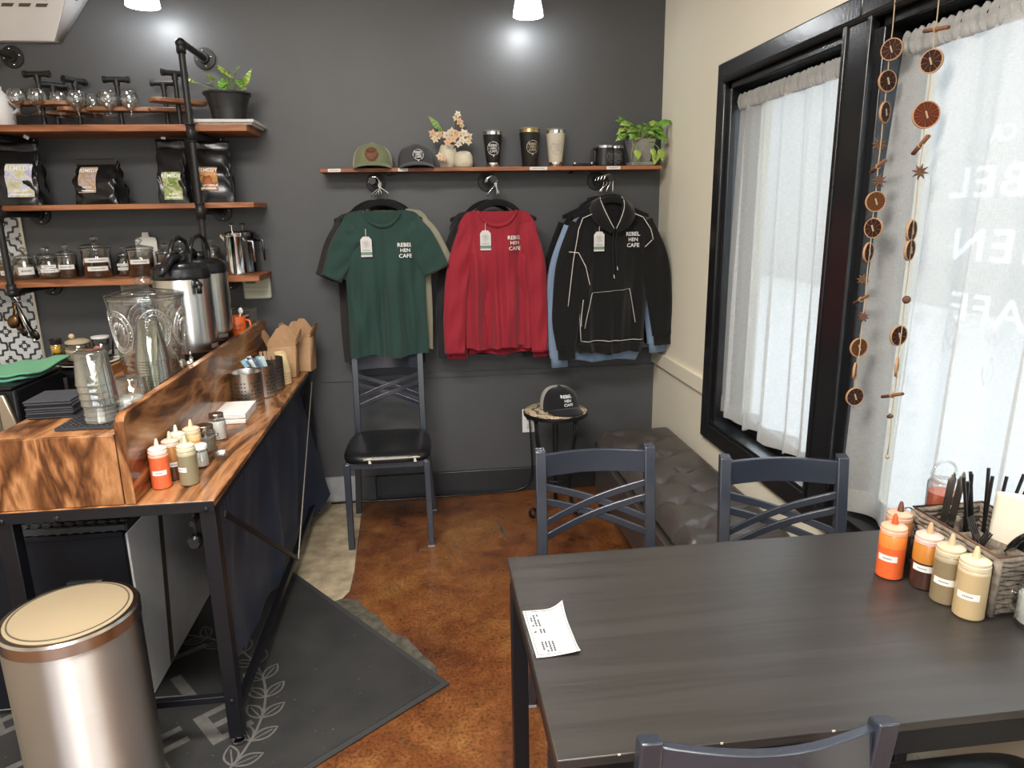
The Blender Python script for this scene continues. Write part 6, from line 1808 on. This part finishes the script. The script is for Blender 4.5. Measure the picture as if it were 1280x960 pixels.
def chest_print(t, front, cx, cz, s, m=None):
    f = lambda x, y: front(cx + x, cz + y, -.009)
    b = B(); put_text(b, 'REBEL', .026*s, f, 0, .026*s, sx=1.05); put_text(b, 'HEN', .024*s, f, .002, 0, sx=1.05); put_text(b, 'CAFE', .026*s, f, .001, -.027*s, sx=1.05)
    part('chest_lettering', b, m or m_print, t, False, label='white embroidered cafe name')
def swing_tag(t, front, cx, cz):
    y = front(cx, cz, -.014).y
    hw, hh = .0255, .046
    o = part('swing_tag', B().poly([(cx-hw,y,cz-hh),(cx+hw,y,cz-hh),(cx+hw,y,cz+hh-.014),(cx+hw-.012,y,cz+hh),(cx-hw+.012,y,cz+hh),(cx-hw,y,cz+hh-.014)], (0, .001, 0)), m_paper, t, label='white swing tag with green stripe')
    part('tag_stripe', B().bx(cx-hw, cx+hw, y-.0006, y, cz-hh+.008, cz-hh+.022), M('sage_stripe', (.17,.24,.20), .7), o)
    b = B(); logo(b, plane_map((cx, y - .0008, cz + .012), (1,0,0), (0,0,1)), .016)
    for k in range(6): b.bx(cx - .017 + k*.006, cx - .017 + k*.006 + .0036, y - .0009, y - .0006, cz - .018, cz - .013)
    part('tag_print', b, M('grey_label_ink', (0,0,0)), o, False)
    part('tag_string', B().tube([(cx, y, cz + hh - .006), (cx + .001, y + .004, cz + hh + .035)], .0009, 5), m_print, o)
m_green = fabric('forest_jersey', (.022, .052, .044), .8); m_red = fabric('crimson_jersey', (.29, .018, .032), .75); m_coal = fabric('coal_jersey', (.024, .023, .024)); m_coal2 = fabric('brown_black_jersey', (.030, .027, .026))
m_khaki = fabric('khaki_jersey', (.26, .25, .18)); m_fleece = fabric('black_fleece', (.0085, .0085, .0085), .9); m_sky = fabric('sky_fleece', (.20, .28, .40), .9); m_white_st = M('white_stitch', (.66,.63,.58), .8)

G1, G2, G3 = 'shirts on the left hook', 'long sleeved shirts on the middle hook', 'hoodies on the right hook'
def tee(label, x, y, z, mat, seed, L=.70, s=1.0, grp=G1, fold=.5):
    return garment('hanging_shirt', label, 'shirt', x, y, z, mat, .200*s, .185*s, L, .085, .030,
        [dict(path=[(-.118*s,-.078), (-.170*s,-.165), (-.245*s,-.312)], hw=[.058, .066, .048], cuff=.006), dict(path=[(.118*s,-.075), (.176*s,-.158), (.238*s,-.288)], hw=[.058, .068, .066], cuff=.006)], grp, seed=seed, fold=fold, depth=.024 if fold > .6 else .014)
t, fr = tee('dark green short sleeved shirt in front on the left hook', -.186, 3.375, 1.530, m_green, 3, fold=1.0)
chest_print(t, fr, .098, -.195, .95); swing_tag(t, fr, -.078, -.175)
tee('khaki short sleeved shirt just behind the green one, showing at its right', -.158, 3.425, 1.535, m_khaki, 5, .69)
tee('coal grey short sleeved shirt behind the khaki one, hem showing lowest', -.205, 3.473, 1.520, m_coal, 7, .745)
tee('brownish black short sleeved shirt showing at the left of the green one', -.238, 3.520, 1.522, m_coal2, 9, .74)
tee('red short sleeved shirt rearmost on the left hook', -.225, 3.566, 1.532, m_red, 11, .66, .93)
for k, (yy, xx) in enumerate(((3.375,-.186), (3.425,-.158), (3.473,-.205), (3.520,-.238), (3.566,-.225))):
    hanger('black velvet hanger on the left hook, ' + ('nearest the room', 'second from the room', 'in the middle', 'second from the wall', 'nearest the wall')[k], xx, yy + .004, 1.522 if k else 1.524, -.218, 'black hangers')
def longsl(label, x, y, z, mat, seed, L=.68, dxl=0, cuffm=None):
    return garment('hanging_shirt', label, 'shirt', x, y, z, mat, .190, .162, L, .090, .030,
        [dict(path=[(-.128,-.075), (-.190,-.28), (-.216,-.50), (-.222,-L - .005)], hw=[.046, .056, .055, .050], cuff=.010, y=-.006, wr=1.8), dict(path=[(.130,-.075), (.178,-.26), (.194,-.48), (.202,-L - .010)], hw=[.046, .052, .046, .041], cuff=.010, y=-.006, wr=1.8)], G2, seed=seed, cuffm=cuffm, fold=1.35 if y < 3.42 else .5, depth=.024 if y < 3.42 else .015)
t, fr = longsl('crimson long sleeved shirt in front on the middle hook', .352, 3.395, 1.522, m_red, 4)
chest_print(t, fr, .078, -.165, .95); swing_tag(t, fr, -.060, -.150)
b = B().bx(-.010, .012, .014, .016, -.052, -.030); part('neck_label', b, m_blackplastic, t)
longsl('second crimson long sleeved shirt behind the front one, hem lower', .366, 3.448, 1.505, m_red, 14, .70)
longsl('black long sleeved shirt with white cuff edge behind the crimson ones', .318, 3.497, 1.520, m_coal, 15, .72)
for k, (yy, xx) in enumerate(((3.395,.352), (3.448,.366), (3.497,.318))):
    hanger('black velvet hanger on the middle hook, ' + ('nearest the room', 'second', 'nearest the wall')[k], xx, yy + .004, 1.516, .329, 'black hangers')
def hoodie(label, x, y, z, mat, seed, detail, L=.66, s=1.0):
    t, fr = garment('hanging_hoodie', label, 'hoodie', x, y, z, mat, .192*s, .178*s, L, .075, .035,
        [dict(path=[(-.140*s,-.075), (-.200*s,-.27), (-.228*s,-.50), (-.225*s,-L - .02)], hw=[.066, .078, .070, .050], cuff=.050, inset=.86, y=-.020), dict(path=[(.140*s,-.075), (.212*s,-.25), (.252*s,-.46), (.268*s,-L + .035)], hw=[.066, .074, .066, .052], cuff=.050, inset=.86, y=-.008)], G3,
        seed=seed, depth=.034 if detail else .020, fold=.75 if detail else .35, dip=.055, collar=False, hemband=.048)
    # hood lying open round the neck
    hb = B()
    def hood(u, v):
        a = -PI/2 + (u - .5)*2*PI*.94
        r = .070 + .050*v; zz = .050 - .105*v**1.4 + .030*max(0, math.sin(a))*(1 - v) - .055*(1 - v)*max(0, -math.sin(a))**2
        return Vector((r*1.10*math.cos(a), r*.42*math.sin(a) - .004, zz + .004*math.sin(a*5 + v*4)))
    def hood2(u, v):
        s_ = -1 if u < .5 else 1; q = abs(u - .5)*2
        a = PI/2 - s_*0
        return None
    for s_ in (-1, 1):
        fb = B()
        def flap(u, v, s_=s_):
            # outer edge falls from behind the neck over the shoulder to the throat
            top = Vector((s_*.050, .030, .052)); thr = Vector((s_*.004, -.062, -.095))
            inner = top*(1 - u)**2 + Vector((s_*.062, -.040, .020))*2*u*(1 - u) + thr*u*u
            ou = Vector((s_*.090, .036, .030))*(1 - u)**2 + Vector((s_*.150, -.055, -.045))*2*u*(1 - u) + Vector((s_*.020, -.058, -.118))*u*u
            p = inner*(1 - v) + ou*v
            p.y -= .020*math.sin(PI*v)*math.sin(PI*min(1, u*1.05))
            if not detail: p.y *= .40
            return p
        fb.grid(flap, 18, 10); part('hood_side', fb, mat, t, True, solid=.005)
        if detail:
            part('hood_stitch', B().tube([flap(i/14, .08) + Vector((0, -.004, .002)) for i in range(15)], .0016, 5), m_white_st, t, True)
    fb = B(); fb.grid(lambda u, v: Vector((-.060 + .120*u, (.034 if detail else .012) - .010*math.sin(PI*u), .056 - .085*v + .010*math.sin(PI*u))), 12, 6); part('hood_back', fb, mat, t, True, solid=.004)
    if detail:
        def st(pts, nm='stitching', r=.0017): part(nm, B().tube([fr(px, pz, -.0045) for px, pz in pts], r, 5), m_white_st, t, True)
        def line(a, c, n=14, bow=0): return [(a[0] + (c[0]-a[0])*i/n + bow*math.sin(PI*i/n), a[1] + (c[1]-a[1])*i/n) for i in range(n + 1)]
        st(line((-.150,-.640), (.165,-.640), 24)); st(line((-.098,-.405), (-.135,-.575), 12, -.004)); st(line((.085,-.385), (.125,-.555), 12, .006)); st(line((-.098,-.403), (.088,-.383), 16), r=.0008)
        st(line((-.165,-.42), (-.152,-.640), 10))
        # shoulder and sleeve seams
        for pts in ([(-.085,-.020), (-.150,-.045), (-.175,-.10), (-.200,-.24), (-.225,-.46)], [(-.222,-.200), (-.175,-.205), (-.140,-.27), (-.118,-.36)], [(-.150,-.43), (-.158,-.50), (-.160,-.56)], [(.085,-.020), (.145,-.045), (.178,-.10), (.190,-.15)], [(.185,-.152), (.150,-.185)]):
            q = []
            for a, c in zip(pts, pts[1:]):
                for i in range(6): q.append((a[0] + (c[0]-a[0])*i/6, a[1] + (c[1]-a[1])*i/6))
            q.append(pts[-1])
            part('seam_stitching', B().tube([Vector((px, -.058 + .040*max(0, 1 - (-pz)/.12), pz)) for px, pz in q], .0019, 5), m_white_st, t, True)
        for dx, L2 in ((-.006, .215), (.010, .175)):
            cd = part('drawstring', B().tube([(dx, -.066, -.095), (dx + .004, fr(dx, -.15, -.008).y, -.15), (dx + .010, fr(dx, -.2, -.008).y, -.10 - L2)], .0028, 6), mat, t, True)
            part('cord_tip', B().cyl((dx + .010, fr(dx, -.2, -.008).y, -.10 - L2), (dx + .013, fr(dx, -.2, -.008).y, -.118 - L2), .0030, 8), m_chrome, cd)
    return t, fr
t, fr = hoodie('black hoodie with white contrast stitching in front on the right hook', .905, 3.365, 1.512, m_fleece, 6, True)
chest_print(t, fr, .098, -.150, 1.0); swing_tag(t, fr, -.072, -.155)
hoodie('light blue hoodie behind the black one, hem and sleeves showing below', .890, 3.425, 1.492, m_sky, 8, False, .69, 1.04)
hoodie('second black hoodie behind the light blue one', .872, 3.485, 1.505, m_fleece, 16, False, .66, 1.02)
hoodie('second light blue hoodie nearest the wall on the right hook', .895, 3.545, 1.490, m_sky, 18, False, .68, .98)
for k, (yy, xx) in enumerate(((3.365,.905), (3.425,.890), (3.485,.872), (3.545,.895))):
    hanger('black velvet hanger on the right hook, ' + ('nearest the room', 'second from the room', 'second from the wall', 'nearest the wall')[k], xx, yy + .006, 1.522, .884, 'black hangers')

# ------------------------------------------------------------------ things on the dining table
TB = 'sauce bottles on the dining table'
squeeze('bright orange sauce bottle farthest left on the dining table', (.950, 1.236, TZ), (.78,.13,.03), .0265, .098, fill=.72, empt=(.76,.22,.04), cap=(.80,.42,.28), nz_col=(.72,.10,.02), aoff=-.90, group=TB)
squeeze('dark brown sauce bottle tucked behind the bright orange one', (1.003, 1.292, TZ), (.050,.020,.012), .0265, .098, fill=.70, empt=(.48,.19,.05), cap=(.66,.40,.27), nz_col=(.14,.05,.03), lab=False, group=TB)
squeeze('dark brown sauce bottle with label, second from left in the front row', (.992, 1.186, TZ), (.052,.022,.016), .0265, .098, fill=.60, empt=(.50,.19,.03), cap=(.72,.48,.40), nz_col=(.60,.34,.20), aoff=-.90, group=TB)
squeeze('grey brown sauce bottle third in the front row', (.995, 1.130, TZ), (.24,.18,.10), .0265, .100, fill=.90, empt=(.38,.31,.20), cap=(.58,.49,.33), nz_col=(.55,.42,.26), aoff=-.90, group=TB)
squeeze('cream tan sauce bottle nearest the salt mug', (1.002, 1.076, TZ), TAN, .0270, .100, fill=.93, empt=(.58,.46,.29), cap=(.66,.56,.38), nz_col=(.64,.50,.30), aoff=-.90, group=TB)
mason('white salt jar shaker with glass handle at the basket corner', (1.093, 1.020, TZ), .035, .100, m_salt, .62, 1, PI - .3)

# seagrass basket with wire rims and dividers
KX0, KX1, KY0, KY1, KZ0, KZ1 = 1.036, 1.196, 1.062, 1.292, TZ + .001, TZ + .118
m_sea = M('grey_seagrass', (.20,.165,.125), .85, var=.45, vscale=60, bmp=.4, bscale=200)
t = thing('seagrass_basket', 'grey woven seagrass basket of cutlery and straws on the dining table', 'basket', (1.115, 1.18, TZ))
def ring_pts(z, k, n_per=18, amp=.0, ph=0, inset=0):
    x0, x1, y0, y1 = KX0 + inset, KX1 - inset, KY0 + inset, KY1 - inset
    per = []
    def seg(a, c, n):
        for i in range(n): per.append((a[0] + (c[0]-a[0])*i/n, a[1] + (c[1]-a[1])*i/n))
    seg((x0,y0),(x1,y0),14); seg((x1,y0),(x1,y1),20); seg((x1,y1),(x0,y1),14); seg((x0,y1),(x0,y0),20)
    out = []
    cx, cy = (x0+x1)/2, (y0+y1)/2
    for i, (x, y) in enumerate(per):
        s = amp*(1 if (i//2 + ph) % 2 else -1)
        nx = -1 if abs(x - x0) < 1e-6 else (1 if abs(x - x1) < 1e-6 else 0); ny = -1 if abs(y - y0) < 1e-6 else (1 if abs(y - y1) < 1e-6 else 0)
        out.append((x + nx*s, y + ny*s, z))
    return out
for k in range(11):
    inset = .008*(1 - k/10)
    part('weave_strand', B().tube(ring_pts(KZ0 + .007 + k*.0100, k, amp=.0022, ph=k, inset=inset), .0058, 5, closed=True), m_sea, t, True, world=True)
part('floor_panel', B().bx(KX0 + .006, KX1 - .006, KY0 + .006, KY1 - .006, KZ0, KZ0 + .006), m_sea, t, world=True)
for x, y in ((KX0,KY0),(KX1,KY0),(KX1,KY1),(KX0,KY1)):
    part('corner_strand', B().tube([(x, y, KZ0 + .002), (x, y, KZ1)], .0075, 6), m_sea, t, True, world=True)
part('braided_rim', B().tube(ring_pts(KZ1, 0, amp=.0018), .0062, 6, closed=True), m_sea, t, True, world=True)
m_wire = M('copper_wire', (.22,.12,.08), .4, .7)
part('rim_wire', B().tube([(KX0-.002,KY0-.002,KZ1+.008),(KX1+.002,KY0-.002,KZ1+.008),(KX1+.002,KY1+.002,KZ1+.008),(KX0-.002,KY1+.002,KZ1+.008)], .0024, 6, closed=True), m_wire, t, True, world=True)
part('divider', B().grid(lambda u, v: Vector((1.122 + .003*math.sin(v*40), KY0 + .005 + (KY1 - KY0 - .01)*u, KZ0 + .008 + .095*v + .004*math.sin(u*9))), 20, 10), m_sea, t, True, world=True, solid=.010)
for y in (1.135, 1.215):
    part('divider', B().grid(lambda u, v: Vector((KX0 + .005 + (1.122 - KX0 - .01)*u, y + .003*math.sin(v*40), KZ0 + .008 + .088*v)), 12, 10), m_sea, t, True, world=True, solid=.009)
# knives upright in the far compartment
m_cut = M('worn_cutlery_steel', (.33,.31,.28), .28, 1.0)
for k in range(4):
    x0, y0 = 1.062 + k*.008, 1.245 + (k % 2)*.010
    b = B(); tilt = Vector((.005 + .004*k, -.008, .205 + .006*k))
    P0 = Vector((x0, y0, KZ0 + .008)); d = tilt.normalized(); sx_ = d.cross(Vector((0,1,0))).normalized()
    b.bar(P0, P0 + d*.20, .0125, .0030, (.3,1,0)); b.ball(P0 + d*.20, (.0062, .0020, .012), 10, 6)
    single('table_knife', b, m_cut, ('grey steel knife handle leftmost in the basket', 'grey steel knife second from the left in the basket', 'grey steel knife third from the left in the basket', 'grey steel knife with broad bright handle in the basket')[k], 'knife', 'knives in the seagrass basket', smooth=None)
# black straws in the rear row
for k in range(13):
    x0 = 1.128 + (k % 7)*.0085; y0 = 1.225 + (k//7)*.022
    lean = (-.030 + .013*(k % 7) - (.02 if k == 0 else 0), rnd.uniform(-.02, .03), .205 + rnd.uniform(-.015, .012))
    if k >= 9: lean = (.02 + .012*(k - 9), -.06, .145)
    P0 = Vector((x0, y0, KZ0 + .010)); P1 = P0 + Vector(lean)
    single('drinking_straw', B().cyl(P0, P1, .0034, 10), m_blackplastic, ('black drinking straw leaning over in the basket bundle, %s' % ('steepest', 'second', 'third', 'flattest')[k - 9] if k >= 9 else 'black drinking straw upright in the basket, %s in its row' % (('front row', 'rear row')[k//7] + ', ' + ('leftmost', 'second from left', 'third from left', 'fourth from left', 'fifth from left', 'sixth from left', 'last')[k % 7])), 'straw', 'black straws leaning in the basket' if k >= 9 else 'black straws upright in the basket')
# dark forks and spoons in the near compartments
m_dkcut = M('black_cutlery', (.03,.03,.032), .3, .6)
def spoon2(p, d, L, lab, nm='table_spoon', fork=False):
    b = B(); p, d = Vector(p), Vector(d).normalized(); P1 = p + d*L
    b.bar(p, P1, .0055, .0028, (.3, -.8, .3)); R_ = d.to_track_quat('Z', 'Y').to_matrix()
    if fork:
        sx_ = R_ @ Vector((1, 0, 0))
        b.bar(P1 - sx_*.010, P1 + sx_*.010, .004, .010, d)
        for q in (-1, -.33, .33, 1): b.bar(P1 + sx_*.009*q, P1 + sx_*.009*q + d*.040, .003, .002, (.3, -.8, .3))
    else: b.ball(P1 + d*.022, (.0165, .0050, .026), 12, 8, R_)
    single(nm, b, m_dkcut, lab, 'fork' if fork else 'spoon', 'dark cutlery in the seagrass basket')
spoon2((1.095, 1.165, KZ0 + .02), (.065, -.050, .130), .130, 'black spoon raised high at an angle toward the cream napkins')
spoon2((1.100, 1.175, KZ0 + .02), (.02, -.060, .105), .100, 'black spoon bowl up in the middle of the basket')
spoon2((1.085, 1.110, KZ0 + .02), (-.020, .055, .120), .110, 'black fork leaning toward the straws', 'table_fork', True)
spoon2((1.080, 1.100, KZ0 + .012), (.055, .008, .100), .085, 'black spoon low at the near end of the basket')
spoon2((1.065, 1.190, KZ0 + .012), (.045, -.010, .085), .075, 'black fork low beside the straws', 'table_fork', True)
# cream napkins standing in the rear compartment
for k in range(5):
    def nk(u, v, k=k):
        return Vector((1.140 + .011*k + .006*math.sin(u*5 + k) + .006*v, 1.072 + .125*u + .004*k, KZ0 + .012 + (.185 - .010*k + .010*math.sin(u*3.5 + k))*v))
    t2 = thing('paper_napkin', 'cream folded paper napkin standing in the basket, ' + ('nearest the cutlery', 'second from the cutlery', 'third from the cutlery', 'second from the window', 'nearest the window')[k], 'napkin', (1.14, 1.13, TZ), 0, 'cream napkins in the basket')
    part('sheet', B().grid(nk, 14, 16), m_cream_paper, t2, True, world=True, solid=.007)
# clear container of red sauce behind the basket
t = thing('red_sauce_jar', 'clear ring topped jar of red sauce behind the basket knives', 'jar', (1.150, 1.352, TZ))
part('jar', B().lathe([(.030,0),(.034,.004),(.034,.150),(.030,.156)], 28), m_plastic, t, True)
part('sauce', B().lathe([(0,.003),(.031,.005),(.031,.128),(0,.129)], 28), M('red_sauce', (.52,.085,.03), .3, coat=.3), t)
part('ring', B().tube([(.030*math.cos(2*PI*i/24), .006, .172 + .027*math.sin(2*PI*i/24)) for i in range(24)], .0030, 6, closed=True), m_plastic, t, True)
t = thing('metal_ring', 'bent wire loop by the far corner of the basket', 'ring', (1.035, 1.312, TZ))
part('wire', B().tube([(.014*math.cos(2*PI*i/20), .0, .103 + .012*math.sin(2*PI*i/20)) for i in range(20)], .0018, 6, closed=True).cyl((0,0,0),(0,0,.091),.0018,6), m_steel, t, True)

# ------------------------------------------------------------------ dried fruit garlands
GX = 1.186
m_twine = M('jute_twine', (.42,.31,.19), .9); m_rind = M('dried_rind', (.40,.22,.11), .7); m_cinn = M('cinnamon_bark', (.21,.085,.035), .8, var=.3, vscale=80)
m_anise = M('star_anise_brown', (.11,.045,.022), .7)
def citrus(nm, c1, c2):
    m, nt, p, out = newmat(nm)
    tc = nt.nodes.new('ShaderNodeTexCoord'); gr = nt.nodes.new('ShaderNodeTexGradient'); gr.gradient_type = 'RADIAL'
    mp_ = nt.nodes.new('ShaderNodeMapping'); mp_.inputs['Rotation'].default_value = (0, PI/2, 0)
    nt.links.new(tc.outputs['Object'], mp_.inputs[0]); nt.links.new(mp_.outputs[0], gr.inputs[0])
    w_ = nt.nodes.new('ShaderNodeMath'); w_.operation = 'MULTIPLY'; w_.inputs[1].default_value = 9; nt.links.new(gr.outputs['Fac'], w_.inputs[0])
    f_ = nt.nodes.new('ShaderNodeMath'); f_.operation = 'FRACT'; nt.links.new(w_.outputs[0], f_.inputs[0])
    nt.links.new(ramp(nt, f_.outputs[0], [(0, (.22,.12,.06)), (.07, c1), (.55, c2), (.92, c1), (1.0, (.22,.12,.06))]), p.inputs['Base Color'])
    p.inputs['Roughness'].default_value = .7; p.inputs['Specular IOR Level'].default_value = .15
    return m
m_cit = [citrus('dried_orange_dark', (.014,.005,.005), (.035,.011,.008)), citrus('dried_orange_red', (.070,.012,.006), (.13,.026,.009)), citrus('dried_orange_amber', (.055,.016,.005), (.105,.038,.010))]
def slice_(par, y, z, r, yaw, ci):
    o = thing('orange_slice', None, None, (0, y, z), yaw); del_ = None
    o.parent = par
    # local x is the slice axis
    R_ = Matrix.Rotation(PI/2, 3, 'Y')
    part('flesh', B().lathe([(0,-.0022),(r*.91,-.0022),(r*.91,.0022),(0,.0022)], 26, (0,0,0), R_), m_cit[ci], o, False)
    part('rind', B().lathe([(r*.90,-.0028),(r*.985,-.0030),(r,.0),(r*.985,.0030),(r*.90,.0028)], 26, (0,0,0), R_, close=True), m_rind, o, True)
    part('knot', B().bar((-.004, -.003, -.008), (-.004, .003, .008), .003, .003).bar((.004, -.003, -.008), (.004, .003, .008), .003, .003), m_twine, o)
def anise(par, y, z, r, yaw):
    b = B()
    for k in range(8):
        a = 2*PI*k/8 + .2; d = Vector((0, math.cos(a), math.sin(a)))
        b.tube([(0, 0, 0), d*r*.5, d*r], [.0022, .0034, .0006], 6)
    b.ball((0,0,0), .004, 8, 5)
    o = part('star_anise', b, m_anise, par, True); o.location = (0, y, z); o.rotation_euler = (0, 0, yaw)
def cinn(par, y, z, ang, L):
    b = B()
    for s in (-1, 1): b.tube([Vector((s*.0018, -math.cos(ang)*L/2, -math.sin(ang)*L/2)), Vector((s*.0018, math.cos(ang)*L/2, math.sin(ang)*L/2))], .0042, 8)
    o = part('cinnamon_stick', b, m_cinn, par, True); o.location = (0, y, z)
    part('tie', B().tube([(.006*math.cos(q), .0, .006*math.sin(q)) for q in [2*PI*i/10 for i in range(10)]], .0016, 5, closed=True), m_twine, o, True)
def garland(label, items, ytop, yend, ztop, zend, seed):
    t = thing('fruit_garland', label, 'garland', (GX, 0, 0), 0, 'dried orange garlands')
    n = 30
    part('twine', B().tube([(0, ytop + (yend - ytop)*i/n + .0012*math.sin(i*1.7), ztop + (zend - ztop)*i/n) for i in range(n + 1)], .0015, 5), m_twine, t, True)
    rnd = random.Random(seed)
    for i, (k, y, z) in enumerate(items):
        if k in 'sS': slice_(t, y, z, .0268 if k == 's' else .0315, .98 + rnd.choice((-1, 1))*rnd.uniform(.35, .8), (0,0,0,0,1,2,2)[i % 7] if k == 's' else 1)
        elif k == 'sn': slice_(t, y, z, .0268, 2.12, 0)
        elif k == 'e': slice_(t, y, z, .025, 2.45, 2)
        elif k == 'a': anise(t, y, z, .019 if i < 8 else .016, .9 + rnd.uniform(-.4,.4))
        elif k == 'c': cinn(t, y, z, PI/2 + .9 if i % 2 else PI/2 + 1.1, .060)
        elif k == 'ch': cinn(t, y, z, .12 if i < 3 else -.35, .078)
        elif k == 'b': part('nut', B().ball((0, y, z), .010, 12, 8), m_anise, t, True)
        elif k == 'k': part('clove', B().ball((0, y, z), .007, 10, 6).ball((0, y + .008, z - .004), .005, 8, 5), m_anise, t, True)
        elif k == 'end': part('end_knot', B().ball((0, y, z), .006, 8, 6), m_twine, t, True)
    return t
garland('longer garland of dried orange slices hanging beside the black window post', [('s',1.763,1.88),('s',1.768,1.807),('sn',1.765,1.732),('a',1.773,1.655),('c',1.769,1.601),('a',1.759,1.564),('s',1.765,1.511),('s',1.761,1.443),('sn',1.773,1.379),('a',1.785,1.305),('c',1.783,1.252),('a',1.765,1.206),('s',1.771,1.119),('e',1.778,1.05),('s',1.766,.979)], 1.770, 1.766, 2.035, .945, 2)
garland('garland with cinnamon sticks hanging in front of the large near curtain', [('ch',1.609,1.891),('s',1.611,1.823),('S',1.609,1.706),('c',1.615,1.64),('a',1.606,1.578),('sn',1.612,1.439),('sn',1.61,1.393),('b',1.6,1.273),('s',1.614,1.179),('e',1.607,1.099),('ch',1.611,1.024),('k',1.608,.969),('end',1.602,.859)], 1.612, 1.602, 2.035, .859, 6)
for y in (1.770, 1.612):
    pass
